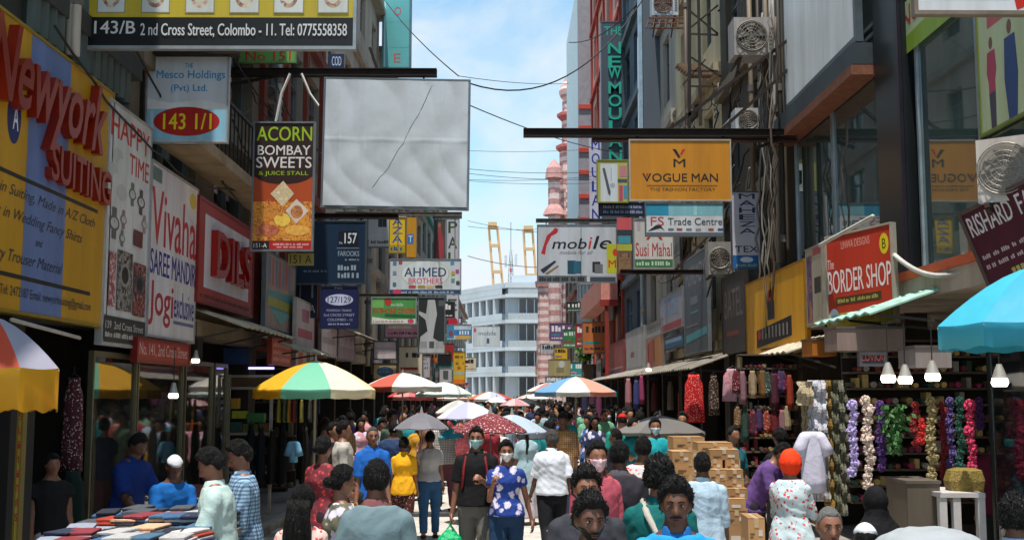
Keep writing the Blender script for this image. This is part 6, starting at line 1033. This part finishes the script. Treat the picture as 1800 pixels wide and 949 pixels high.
        T.part('trousers' if typ == 'trousers' else typ, m, cloth(kind), smooth=True, color=col)
    if shoes:
        for (hp, kn, an) in legs:
            m = MB(); m.caps(an + np.array([0, .025, -.040]), an + np.array([0, -.15, -.050]), .044, .034, 10, squash=(1.15, .8)); m2 = MB(); m2.add(np.concatenate(m.v) + dz, m.f)
            T.part('shoe', m2, cloth('plain'), smooth=True, color=shoes)
    # ---- hair and things on the head
    if hair and hair not in ('scarf',):
        hk = {'short': .012, 'curly': .021, 'long': .020, 'bun': .015, 'bald': .004, 'pony': .016, 'braid': .016, 'flat': .018, 'thin': .005}[hair]; v0, f0 = ICO[5 if face or vox < .013 else 4]
        mk = hair_mask(v0, hair); t = hk*(1 + .35*nz(v0, 6, 3) + (.5*nz(v0, 26, 4) if hair == 'curly' else .18*nz(v0*np.array([3,1,1]), 14, 4)))*(1 + .9*sst(.2, 1, v0[:,2]))
        Pt = head_shell(v0, mk, t); m = MB(); m.add(hd(Pt), f0)
        if vox < .013 and hair not in ('bald', 'thin'):    # loose locks break the outline
            r = np.random.default_rng(len(label)); idx = np.where((mk > .95))[0]; idx = idx[r.integers(0, len(idx), 520 if hair == 'curly' else 420)]
            N = Pt/np.linalg.norm(Pt, axis=1)[:,None]
            for i in idx:
                p = Pt[i] - N[i]*.004; d = np.cross(N[i], r.normal(size=3)); d /= np.linalg.norm(d); d = d + N[i]*(.6 if hair == 'curly' else .22) + np.array([0, 0, -.35]); d /= np.linalg.norm(d)
                ln = r.uniform(.014, .026); ww = np.cross(d, N[i]); ww = ww/np.linalg.norm(ww)*.0032; q = p + d*ln*.6 + N[i]*.004; e = p + d*ln - N[i]*.002
                m.add(hd(np.array([p-ww, p+ww, q+ww*.8, q-ww*.8, e])), [(0,1,2,3), (3,2,4)])
        if hair in ('long', 'pony', 'bun', 'braid'):
            hb = MB()
            if hair == 'bun': hb.ell((0, .115, .0), (.045, .04, .045), 12)
            else:
                ln = .50 if hair == 'long' else .42; ww = .085 if hair == 'long' else .034
                for i in range(9 if hair == 'long' else 1):
                    a = (i/4 - 1)*.9 if hair == 'long' else 0; x = math.sin(a)*.075*ww/.085; y = .06 + .035*math.cos(a)
                    pts = []; 
                    for q in range(9):
                        s_ = q/8; zz_ = .03 - ln*s_ ; pts.append((x*(1+.3*math.sin(s_*3)) + .008*math.sin(s_*9+i*2), y + .045*math.sin(min(s_*2, 1)*1.57) + .008*math.sin(s_*8+i), zz_))
                    hb.tube(pts, .036 if hair == 'long' else .034, 8, r1=.016 if hair == 'long' else .014)
                    if hair in ('pony', 'braid'): [hb.ell(pts[q], (.034 - .002*q, .030, .034), 8) for q in range(1, 8)]
            Rn = RH if hair == 'bun' else (Rl if hair != 'long' else Rl); m.add(np.concatenate(hb.v) @ Rn.T + (hc+dz), hb.f)
        T.part('hair', m, cloth('hair'), smooth=True, color=haircol)
    if beard:
        v0, f0 = ICO[5]; x, y, z = v0.T; mk = sst(-.34, -.52, z - .25*sst(.35, .75, np.abs(x)))*sst(.25, -.05, y)*(1 - sst(.25, .1, np.abs(x))*sst(-.62, -.56, z)*sst(-.44, -.48, z)) * sst(-.15, -.4, z + .35*np.abs(x)*-1)
        m = MB(); m.add(hd(head_shell(v0, mk, .0022 + .0015*nz(v0, 40, 2))), f0); T.part('beard', m, cloth('hair'), smooth=True, color='1f1612')
    if face:
        for s_ in (1, -1):
            m = MB(); m.ell((s_*.031, -.0775, .006), (.0115, .0100, .0046), 12); m2 = MB(); m2.add(hd(np.concatenate(m.v)), m.f); e = T.part('eye', m2, M('8f8278', .3, grime=0), smooth=True)
            m = MB(); m.ell((s_*.031, -.0862, .006), (.0056, .0034, .0044), 10); m2 = MB(); m2.add(hd(np.concatenate(m.v)), m.f); T.part('pupil', m2, M('0c0705', .15, grime=0), parent=e, smooth=True)
            m = MB(); m.tube([(s_*.013, -.0965, .0265), (s_*.030, -.0955, .0325), (s_*.047, -.086, .0265)], .0042, 6, r1=.0028); m2 = MB(); m2.add(hd(np.concatenate(m.v)), m.f); T.part('eyebrow', m2, cloth('hair'), smooth=True, color='0a0807')
            m = MB(); m.tube([(s_*.0185, -.0855, .0105), (s_*.031, -.0905, .0145), (s_*.0445, -.083, .010)], .0018, 5); m2 = MB(); m2.add(hd(np.concatenate(m.v)), m.f); T.part('eyelid', m2, cloth('hair'), smooth=True, color='1c100b')
        if not mask:
            m = MB(); m.ell((0, -.0925, -.0580), (.023, .0085, .0045), 12); m.ell((0, -.0925, -.0695), (.019, .0085, .0052), 12); m2 = MB(); m2.add(hd(np.concatenate(m.v)), m.f); T.part('lips', m2, cloth('skin'), smooth=True, color='5c2f28')
        if beard or getattr(P, 'tache', False):
            m = MB(); m.tube([(-.032, -.088, -.054), (-.016, -.1, -.047), (0, -.104, -.0455), (.016, -.1, -.047), (.032, -.088, -.054)], .0055, 6); m2 = MB(); m2.add(hd(np.concatenate(m.v)), m.f); T.part('moustache', m2, cloth('hair'), smooth=True, color='14100e')
    if mask:
        v0, f0 = ICO[5 if vox < .013 else 4]; x, y, z = v0.T; mk = sst(-.02, -.14, z)*sst(-.97, -.9, z)*sst(-.2, -.42, y)
        Pm = head_pts(v0); Pm[:,1] = np.where((y < -.2), np.minimum(Pm[:,1]*1.0, -.085 - .03*np.exp(-(Pm[:,0]/.03)**2)*sst(-.95, -.5, z) + np.abs(Pm[:,0])*.5), Pm[:,1])
        P0 = head_pts(v0)*.93; Pm = P0*(1-mk[:,None]) + (Pm*1.03)*mk[:,None]; m = MB(); m.add(hd(Pm), f0)
        for s_ in (1, -1):
            for zz in (-.015, -.07): m.add(hd(np.concatenate(MB().tube([(s_*.055, -.07, zz), (s_*.08, -.02, zz*.5), (s_*.084, .012, -.004)], .0016, 4).v)), MB().tube([(0,0,0),(0,0,1),(0,0,2)], .1, 4).f)
        T.part('face_mask', m, M(mask, .8, grime=.05), smooth=True)
    T.frame = dict(hd=hd, L=L, dz=dz, arms=arms, legs=legs, k=k, RH=RH, Rl=Rl, w=w)
    for fn in extra: fn(T, P)
    return T
def put(px, pyhead, D, **k):
    """ground point and height for someone whose head top shows at this pixel"""
    p = PY(px, pyhead, D); return (p.x, p.y, 0), p.z
def wpt(T, p):
    T_m = Matrix.Translation(T.loc) @ Matrix.Rotation(T.o.rotation_euler.z, 4, 'Z') @ Matrix.Scale(T.frame['k'], 4); return T_m @ Vector(p)
def scarf(col, drape=True, kind='plain'):
    def f(T, P):
        F = T.frame; v0, f0 = ICO[5]; mk = hair_mask(v0, 'scarf'); t = .026 if drape else .036 + .005*nz(v0, 9, 2); m = MB(); m.add(F['hd'](head_shell(v0, mk, t)), f0)
        if drape:
            d = MB(); d.loft([(0, .01, 1.25, .21, .14), (0, .01, 1.34, .20, .13), (0, .005, 1.42, .155, .115), (0, .0, 1.47, .105, .10), (0, 0, 1.54, .080, .090), (0, .01, 1.60, .07, .075)], 28, wob=.03); m.add(F['L'](np.concatenate(d.v)) + F['dz'], d.f)
        vv, ff = remesh(m, .010, 3, disp=.004, dscale=25); q = MB(); q.add(vv, ff); T.part('headscarf', q, cloth(kind), smooth=True, color=col)
    return f
def cap_(col, brim=False):
    def f(T, P):
        m = MB(); v0, f0 = ICO[4]; mk = sst(.38, .46, v0[:,2] - .2*v0[:,1]); m.add(T.frame['hd'](head_shell(v0, mk, .018)), f0); T.part('cap', m, cloth('plain'), smooth=True, color=col)
    return f
# ------------------------------------------------------------ the people one can tell apart
def who(label, px, py, D, rot, shirt, lower, skin='m', hair='short', pose=None, **k):
    loc, h = put(px, py, D); pose = dict(pose or {}); h = pose.pop('h', h); pose['h'] = h*.985
    return person(label, loc, R(rot), Pose(**pose), skin, shirt, lower, hair, **k)
def bag_strap(col, side=1, back=False):
    def f(T, P):
        F = T.frame; s_ = side; y = -1; pts = [(s_*.11, .07, 1.40), (s_*.10, .0, 1.44), (s_*.10, -.09, 1.39), (s_*.12, -.130, 1.28), (s_*.13, -.12, 1.12), (s_*.155, -.04, 1.05)]
        m = MB(); m.tube([F['L'](np.array(p)*np.array([1, .93, 1])) + F['dz'] for p in pts], .015, 6); T.part('backpack_strap', m, cloth('plain'), smooth=True, color=col)
    return f
def backpack(col):
    def f(T, P):
        F = T.frame; m = MB(); m.loft([(0,.20,1.02,.13,.08),(0,.21,1.08,.15,.10),(0,.21,1.3,.15,.10),(0,.19,1.40,.11,.07),(0,.18,1.42,.06,.04)], 16); v, f_ = remesh(m, .014, 3); m = MB(); m.add(F['L'](v) + F['dz'], f_); T.part('backpack', m, cloth('plain'), smooth=True, color=col)
    return f
def crossbag(col, col2):
    def f(T, P):
        F = T.frame; m = MB(); m.tube([F['L'](np.array(p)) + F['dz'] for p in ((.10, .0, 1.45), (.05, .12, 1.38), (-.05, .145, 1.2), (-.16, .12, 1.02), (-.19, .0, .96))], .022, 6); T.part('bag_strap', m, cloth('plain'), smooth=True, color=col)
        m = MB(); m.ell((-.22, .04, .92), (.08, .13, .10), 12); T.part('bag', m, cloth('plain'), smooth=True, color=col2)
    return f
J = '2a2f3a'
DK_ = ('plain', '2c2b2c', 'trousers')
# front row
who('man in bright blue T-shirt at the front facing the camera, thin moustache', 1187, 832, 6.0, -4, ('plain', '2386c8', .72, .84, dict(collar='12528e', fold=.006)), DK_, '5a3a2b', 'curly', dict(legs=((.2,.05),(-.2,.3)), armL=(.1,.14,.3,.1), armR=(-.1,.14,.25,.1), build=1.06, tache=True, head=(.05,0,-.08)), face=True, vox=.009)
who('bearded young man in a green top, lowest face in the middle of the view', 1036, 860, 5.7, 6, ('plain', '3c8f66', .72, .84), DK_, '5a3a2b', 'curly', dict(head=(.1,0,.1), build=.92), face=True, beard=True, vox=.009)
who('curly haired man in a charcoal shirt peering over the bearded young man', 1030, 815, 6.9, 4, ('plain', '34343a', .8, .84, dict(collar='34343a')), DK_, 'm', 'curly', dict(build=1.05), face=True, vox=.010)
who('older balding man with grey hair at the bottom right, facing the camera', 1456, 880, 6.3, -8, ('plain', '8a8c98', .8, .84, dict(collar='8a8c98')), DK_, 'm', 'thin', dict(head=(.08,0,.12)), face=True, vox=.009, haircol='6a6866')
who('man in pale blue shirt with black hair cut by the bottom right corner', 1782, 864, 6.2, 150, ('plain', '9aaec8', .8, .84, dict(collar='9aaec8')), DK_, 'd', 'curly', dict(), vox=.012)
who('person in a black veil and robe by the lace strips', 1540, 850, 8.4, 200, ('plain', '0c0b0e', 1.9, .12, dict(loose=.03, skirt=.12, name='robe')), None, 'm', None, dict(female=True, build=1.2), vox=.014, extra=[scarf('0b0a0d')])
who('man in a grey green polo shirt seen from behind at the front left', 662, 800, 7.1, 180, ('plain', '62757a', .75, .84, dict(collar='7a4a4c', fold=.008)), DK_, 'd', 'short', dict(build=1.0, armL=(.1,.16,.3,.15), armR=(.1,.16,.3,.15)), vox=.010)
who('man in a pale mint short sleeved shirt stooping over the clothes stall', 392, 780, 8.6, -82, ('plain', 'a9bdb8', .85, .82, dict(collar='b5c8c2')), DK_, 'm', 'flat', dict(lean=.10, bend_head=.35, armL=(.35,.08,.35,0), armR=(.5,.05,.5,0)), face=True, vox=.010)
who('man in a blue and white checked shirt with rolled sleeves and a wristwatch', 434, 768, 9.4, -70, ('plaid', '8fb0c8', 1.25, .80, dict(collar='8fb0c8')), ('denim', '22262e', 'trousers'), 'm', 'flat', dict(lean=.06, bend_head=.3, armL=(.2,.1,1.1,.1), armR=(.3,.1,1.1,.2)), face=True, vox=.010, extra=[lambda T, P: T.part('wristwatch', MB().tube([T.frame['L'](T.frame['arms'][0][2]) + T.frame['dz'] - np.array([0,0,.012]), T.frame['L'](T.frame['arms'][0][2]) + T.frame['dz'] + np.array([0,-.012,.006])], .034, 12), M('c9c9c4', .3, .6))])
who('stallholder in a blue shirt and white knitted cap seated behind the stall', 302, 806, 11.2, 30, ('plain', '155a9e', 1.3, .84), DK_, 'd', 'thin', dict(h=1.70, sit=.74, lean=.15, legs=((1.45,1.4),(1.45,1.4)), armL=(.5,.1,.8,.3), armR=(.5,.1,.8,.3)), vox=.012, extra=[cap_('c4c4c8')])
who('man in a dark blue polo shirt bent towards the left shop counter', 226, 752, 11.6, 62, ('plain', '142c6a', .85, .84, dict(collar='142c6a')), DK_, 'd', 'short', dict(lean=.18, bend_head=.4, armL=(.6,.1,.6,0), armR=(.6,.1,.6,0)), vox=.012)
who('man in a white wrap with bare brown arms in the left doorway', 92, 805, 11.0, 40, ('plain', '1c1a1c', .3, .9), ('plain', 'a8a6ac', 'skirt'), 'm', 'short', dict(h=1.6), vox=.014)
who('woman with very long wavy black hair in a pink floral top, from behind', 532, 850, 7.6, 172, ('redfloral', 'c9b0a8', .8, .84), ('plain', '4a2c34', 'skirt'), 'm', 'long', dict(female=True, armR=(.1,.1,.6,.2)), vox=.011)
who('woman in an olive patterned dress with smooth tied black hair', 600, 812, 8.3, 118, ('floral', '5c5a48', .6, .7), ('plain', '4a4838', 'skirt'), 'm', 'bun', dict(female=True, armR=(.2,.1,1.0,.2), armL=(.2,.1,1.2,.3), build=1.03), face=True, vox=.011)
who('woman in a mustard yellow shirt and dark brown patterned skirt, from behind', 710, 765, 16.6, 176, ('plain', 'dda01c', .8, .80, dict(collar='dda01c')), ('dots', '4a2420', 'trousers'), 'm', 'bun', dict(female=True, legs=((.12,.02),(-.15,.25)), armL=(.1,.12,.4,0), armR=(.05,.12,.3,0), build=1.03), vox=.012)
who('woman in a grey T-shirt and blue jeans under the grey umbrella', 756, 754, 17.2, 184, ('plain', 'a5a3a3', .6, .92), ('denim', '2c4f72', 'trousers'), 'm', 'short', dict(female=True, legs=((-.14,.25),(.14,.02)), armL=(1.0,.1,1.5,.0), armR=(-.1,.12,.3,0), build=1.03), vox=.012)
def green_bag(T, P):
    F = T.frame; w = F['L'](F['arms'][1][2]) + F['dz']; h = w + (F['arms'][1][3] @ F['Rl'].T)*.11
    p = wpt(T, h); B = Thing('plastic_bag', 'bulging bright green plastic carrier bag held by the masked man in black', 'bag', (p.x, p.y, p.z-.37)); m = MB()
    m.loft([(0,0,0,.07,.05),(0,0,.03,.125,.08),(0,0,.12,.145,.10),(0,0,.21,.125,.09),(0,0,.27,.075,.05),(0,0,.30,.045,.03)], 24, wob=.06); v, f = remesh(m, .010, 2, disp=.012, dscale=26, seed=2); m = MB(); m.add(v + np.array([p.x, p.y, p.z-.37]), f); B.part('bag_body', m, M('12a868', .28, grime=.15, scale=12, bump=.8), smooth=True)
    for s_ in (-1, 1): m = MB(); m.tube([(p.x+s_*.05, p.y, p.z-.16), (p.x+s_*.035, p.y-.01, p.z-.06), (p.x, p.y-.01, p.z-.015), (p.x-s_*.01, p.y+.02, p.z-.005)], .012, 6); B.part('bag_handle', m, M('12a868', .28, grime=.15), smooth=True)
mm_ = who('masked man in a black T-shirt and grey trousers carrying a green bag', 838, 744, 12.6, -6, ('plain', '141316', .75, .90, dict(collar='101012', fold=.005)), ('plain', '5c5a55', 'trousers'), 'm', 'short', dict(legs=((.16,.03),(-.16,.35)), armR=(-.05,.17,.15,0), armL=(.15,.10,1.9,.55), build=1.03, curl=(1.2, 1.3)), face=True, mask='8fb0b0', vox=.009, extra=[bag_strap('7a2026', 1), bag_strap('7a2026', -1), backpack('2a1c20'), green_bag])
mw = who('masked woman in a blue top with white flowers and dark jeans', 890, 768, 12.3, 4, ('floral', '223a80', .45, .90, dict(flare=.02)), ('denim', '1c3450', 'trousers'), 'm', 'pony', dict(female=True, legs=((-.18,.35),(.20,.03)), armR=(.2,.12,2.25,.25), armL=(-.25,.25,.25,0), build=1.05, curl=(.5, 1.3)), face=True, mask='d4cccc', vox=.009)
h_ = wpt(mw, mw.frame['L'](mw.frame['arms'][1][2]) + mw.frame['dz'] + (mw.frame['arms'][1][3])*.07)
def hand_umbrella(label, px, pytop, D, rad, cols, drop, kind=None, **k): return umbrella(label, px, pytop, D, rad, cols, drop, 0, True, kind=kind, group='umbrellas carried by people', name='umbrella', pole_to=k.pop('pole_to', 1.3), **k)
hand_umbrella('maroon umbrella printed with small white dots over the masked couple', 862, 726, 13.1, .42, ('6c2a30',), .20, kind='dots', pole_to=h_.z-.08)
hand_umbrella('plain grey umbrella held by the woman in the grey T-shirt', 741, 725, 16.8, .42, ('6c6a72', '77757c', 'a5a3aa', '94929a', '77757c', '6c6a72'), .22, pole_to=1.25, rot=R(-110))  # one grey cloth, its sunlit and shaded panels painted as different greys
hand_umbrella('pale blue flowered umbrella behind the maroon one', 900, 728, 15.2, .46, ('a8b8c8', 'b5c0cc'), .22); hand_umbrella('white and lilac umbrella above the maroon one', 823, 706, 19, .52, ('c4c6d8', 'd4d2dc', 'b0b0cc'), .26); hand_umbrella('white umbrella beside the lilac one', 806, 703, 21, .42, ('d4d0c8', 'b5b4b0'), .22); hand_umbrella('dark navy umbrella in the middle of the crowd', 950, 748, 20, .42, ('23242e', '2c2e3a'), .2); hand_umbrella('bright turquoise umbrella low in the crowd', 792, 752, 21, .26, ('189ab0',), .16)
hand_umbrella('small pink umbrella in the distant crowd', 905, 700, 34, .45, ('c08a90', 'd0b0b0'), .2); hand_umbrella('small pale umbrella in the far crowd', 873, 697, 44, .45, ('c9ccd4', 'd6d4d0'), .2); hand_umbrella('black umbrella in the far crowd', 925, 699, 40, .45, ('202228',), .2)
who('man in a white shirt and black trousers walking away, grey hair', 970, 750, 14.6, 188, ('plain', 'cfd4dc', .85, .90, dict(collar='cfd4dc', loose=.01)), ('plain', '15151a', 'trousers'), 'd', 'short', dict(legs=((-.2,.5),(.2,.03)), armL=(.2,.14,.5,0), armR=(-.15,.18,.35,0), build=1.03, head=(0,0,.5)), vox=.011, haircol='4a4846')
who('man in a pink red shirt with a pale mask behind the curly haired man', 1047, 769, 9.2, 30, ('plain', 'a34a58', 1.9, .82, dict(collar='a34a58')), DK_, 'm', 'short', dict(build=1.02, head=(0,0,-.3)), mask='c9a8b0', vox=.011)
who('man in a dark charcoal shirt seen from behind in the middle', 1088, 769, 9.6, 172, ('plain', '2c2a30', 1.2, .82, dict(collar='55525a')), DK_, 'd', 'short', dict(build=1.02), vox=.011)
who('man in a dark teal shirt with a striped shoulder strap, from behind', 1158, 797, 7.2, 160, ('plain', '0f5a58', .85, .82, dict(collar='0f5a58')), DK_, 'm', 'curly', dict(armL=(.2,.15,.8,.2), head=(0,0,-.3)), vox=.011, extra=[crossbag('a09a90', '1c1c20')])
who('man in a light denim shirt seen from behind beside the boxes', 1234, 790, 10.4, 178, ('denim', '9fb4c4', 1.2, .78, dict(collar='5f7484', fold=.009)), DK_, 'd', 'short', dict(build=1.02, armL=(.05,.14,.3,.0), armR=(.05,.14,.3,0)), vox=.010)
who('person in a white shirt printed with red flowers, from behind', 1130, 762, 11.2, 170, ('redfloral', 'c4c0c0', .9, .82), DK_, 'd', 'short', dict(build=1.02), vox=.012)
who('masked man in a teal T-shirt facing the camera near the boxes', 1151, 730, 16.0, 0, ('plain', '1a9098', .8, .84), DK_, 'm', 'short', dict(build=1.02), mask='a8b8c0', vox=.012)
who('person in a red cap and green teal shirt with back turned', 1094, 724, 20, 180, ('plain', '1f8a7a', .8, .84), DK_, 'd', 'thin', dict(build=1.3), vox=.013, extra=[cap_('b8201c')])
who('woman in an orange headscarf and white floral dress by the lace', 1388, 787, 10.6, 150, ('redfloral', 'b5c4c8', 1.6, .14, dict(loose=.012, skirt=.06, name='dress')), None, 'm', None, dict(female=True, armL=(.3,.1,1.0,.2), armR=(.4,.1,1.0,.2), build=1.03), vox=.011, extra=[scarf('e03a14', drape=False)])
who('man in a purple shirt bending forward beside the cardboard boxes', 1322, 768, 13.2, 60, ('plain', '5a3f74', .8, .82), DK_, 'm', 'short', dict(h=1.72, lean=.55, armL=(.9,.1,.2,0), armR=(.8,.1,.3,0)), vox=.012)
who('man in a black T-shirt with his back turned near the orange headscarf', 1372, 748, 13.8, 205, ('plain', '121114', .8, .84), DK_, 'd', 'short', dict(armL=(.5,.1,.8,0)), vox=.012)
who('older man with glasses in a bright blue shirt on the left', 655, 745, 14.2, 15, ('plain', '1c5aa8', .85, .84, dict(collar='1c5aa8')), DK_, 'm', 'thin', dict(build=.92), face=True, vox=.010, haircol='4a4643', extra=[lambda T, P: T.part('glasses', MB().add(T.frame['hd'](np.concatenate(MB().tube([(x*.034 + .018*math.cos(t), -.094, .006 + .014*math.sin(t)) for x in (1,) for t in np.linspace(0, 6.28, 14)], .0016, 4).tube([(-.034 + .018*math.cos(t), -.094, .006 + .014*math.sin(t)) for t in np.linspace(0, 6.28, 14)], .0016, 4).v)), MB().tube([(0,0,k) for k in range(14)], .1, 4).tube([(0,0,k) for k in range(14)], .1, 4).f), M('1a1614', .3))])
who('person in a dark plaid shirt standing under the grey umbrella', 692, 738, 18.2, 175, ('plaid', '2c4468', 1.3, .82), DK_, 'd', 'short', dict(build=1.05), vox=.013)
who('woman in a white and blue outfit walking behind the masked couple', 925, 742, 19, 186, ('plain', '8fa8b0', .8, .5), ('plain', 'a8a0a4', 'skirt'), 'm', 'braid', dict(female=True), vox=.013)
who('man in a black waistcoat and white shirt, left of the yellow shirt', 603, 735, 15.4, 100, ('plain', 'a8a29a', 1.1, .84), DK_, 'm', 'short', dict(armL=(.3,.1,.9,0)), vox=.013)
who('man in a black shirt standing beside the left trouser stall', 585, 738, 16.2, 60, ('plain', '17161a', .8, .84), DK_, 'm', 'short', dict(armR=(.2,.1,1.2,.1)), vox=.013)
who('woman in dark red at the left stall near the hanging trousers', 568, 762, 11.6, 150, ('redfloral', '6a2c34', .7, .7), ('plain', '2c2026', 'skirt'), 'm', 'bun', dict(female=True), vox=.013)
who('person in teal behind the box pile in the shade', 1288, 745, 15.2, 30, ('plain', '1f5a64', .8, .84), DK_, 'm', 'short', dict(female=True), vox=.014)
who('shop assistant in crimson behind the hanging garlands', 1752, 745, 12.2, -30, ('plain', '5a1c30', .8, .84), DK_, 'm', 'short', dict(), vox=.014)
# white cloth covered load, bottom right
m = MB(); q = PY(1632, 931, 6.0); m.loft([(q.x,6.0,0,.30,.24),(q.x,6.0,q.z-.22,.31,.25),(q.x,6.0,q.z-.10,.30,.24),(q.x,6.0,q.z-.03,.24,.18),(q.x,6.0,q.z,.12,.1)], 30, wob=.03); v, f = remesh(m, .02, 3, disp=.012, dscale=9); m = MB(); m.add(v, f); single('covered_load', 'rounded load wrapped in white cloth at the bottom right', 'load', m, cloth('plain'), smooth=True, color='8f9396', loc=(q.x, 6.0, 0))
who('person in a white cap and white shirt low at the bottom right', 1520, 912, 6.4, 160, ('plain', 'bdbfc4', .8, .84), DK_, 'd', 'thin', dict(), vox=.013, extra=[cap_('c4c6ca')])
# ------------------------------------------------------------ the crowd
protos = []
hid = (0, -50, 0)
spec = [dict(P=dict(legs=((.22,.05),(-.2,.35))), hair='short', low='trousers'), dict(P=dict(legs=((-.1,.2),(.15,.02)), armL=(.1,.1,1.4,.3)), hair='short', low='trousers'), dict(P=dict(female=True, legs=((.15,.05),(-.15,.3))), hair='bun', low='skirt'), dict(P=dict(female=True, armR=(.2,.1,1.6,.3)), hair='braid', low='trousers'), dict(P=dict(lean=.08, bend_head=.2, armR=(.5,.1,.8,.1), build=1.03), hair='flat', low='trousers'), dict(P=dict(female=True, build=1.02), hair='long', low='skirt'), dict(P=dict(legs=((.05,.02),(-.05,.05)), armL=(-.1,.2,.9,.5), armR=(.1,.2,.4,0), build=1.05), hair='curly', low='trousers')]
cols_ = [('c9cbd0', 'white'), ('23252c', 'black'), ('3c5f94', 'blue'), ('8f9aa4', 'grey'), ('8c2c34', 'maroon'), ('1f7f84', 'teal'), ('b8862c', 'mustard'), ('a3b8c8', 'pale blue'), ('c08a94', 'pink'), ('4a5a48', 'olive'), ('5c3c6a', 'purple'), ('b54a30', 'orange red'), ('2c3454', 'navy'), ('d0c4b4', 'cream'), ('7c5a48', 'brown'), ('6aa080', 'mint green')]
lows = ['22242c', '2c3448', '3c3a38', '1a1a1c', '55504a', '2f4a68', '6a4048', '8a8478']
for i, sp in enumerate(spec):
    T = person('x', hid, 0, Pose(h=1.70, **sp['P']), 'm', ('plaid' if i == 4 else 'floral' if i == 5 else 'plain', 'ffffff', (.8, 1.9, .6, .5, 1.2, .8, .8)[i], .82, dict(loose=.004)), ('plain', '333333', sp['low']), sp['hair'], vox=.019, hands=False, headsub=3, shoes='2a2422'); protos.append((T.o, [x for x in T.o.children]))
rr = random.Random(21); placed = [(x.location.x, x.location.y) for x in bpy.data.objects if x.parent is None and x.name.startswith('person') and x.location.y > 0]; used_ = {}
n_ = 0; tries = 0; slots = []
for y0, y1, cnt in ((15.2, 20, 5), (20.5, 28, 40), (28, 40, 62), (40, 60, 68), (60, 95, 56), (95, 140, 24)):
    c_ = 0; tries = 0
    while c_ < cnt and tries < 3000:
        tries += 1; y = rr.uniform(y0, y1); x = rr.uniform(-3.6, 3.9)
        if y < 20.5 and (-2.3 < x < .85 or x < -2.9): continue
        if y < 30 and x > 3.2: continue
        if any((x-a)**2*(1 if y < 30 else 1.3) + (y-b)**2*.35 < .42**2 for a, b in placed): continue
        placed.append((x, y)); slots.append((x, y)); c_ += 1
for i, (x, y) in enumerate(slots):
    ro, ch = protos[rr.randrange(len(protos))]; away = rr.random() < .55; col, cn = rr.choice(cols_); li = rr.randrange(8); lc = lows[li]; sk = rr.choice(list(SK.values()))
    o = ro.copy(); C.objects.link(o); o.location = (x, y, 0); s_ = rr.uniform(.92, 1.08); o.scale = (s_, s_, s_); o.rotation_euler = (0, 0, (math.pi if away else 0) + rr.gauss(0, .35) + (rr.choice((-1.2, 1.3)) if rr.random() < .18 else 0))
    where = ('by left stalls' if x < -2 else 'left of middle' if x < -.4 else 'mid street' if x < 1.2 else 'right of middle' if x < 2.6 else 'by right stalls'); dist = 'near the crowd front' if y < 21 else 'beyond the masked couple' if y < 29 else 'near the patchwork umbrella' if y < 40 else 'in the far crowd' if y < 60 else 'in the distant crowd' if y < 95 else 'by the street end'
    fem = ro is protos[2][0] or ro is protos[3][0] or ro is protos[5][0]; o['label'] = f"{'woman' if fem else 'man'} in {cn} and {['black','navy','grey','black','tan','blue','wine','khaki'][li]} {'walking away' if away else 'coming this way'}, {where}, {dist}"; o['group'] = 'people in the crowd down the street'
    for c in ch:
        k = c.copy(); C.objects.link(k); k.parent = o; nm = c.name.split('.')[0]
        if nm == 'body': k.color = lin(sk)
        elif nm == 'shirt': k.color = lin(col)
        elif nm in ('trousers', 'skirt'): k.color = lin(lc)
bpy.data.scenes.remove(WS)
for ro, ch in protos:
    for c in ch: bpy.data.objects.remove(c)
    bpy.data.objects.remove(ro)
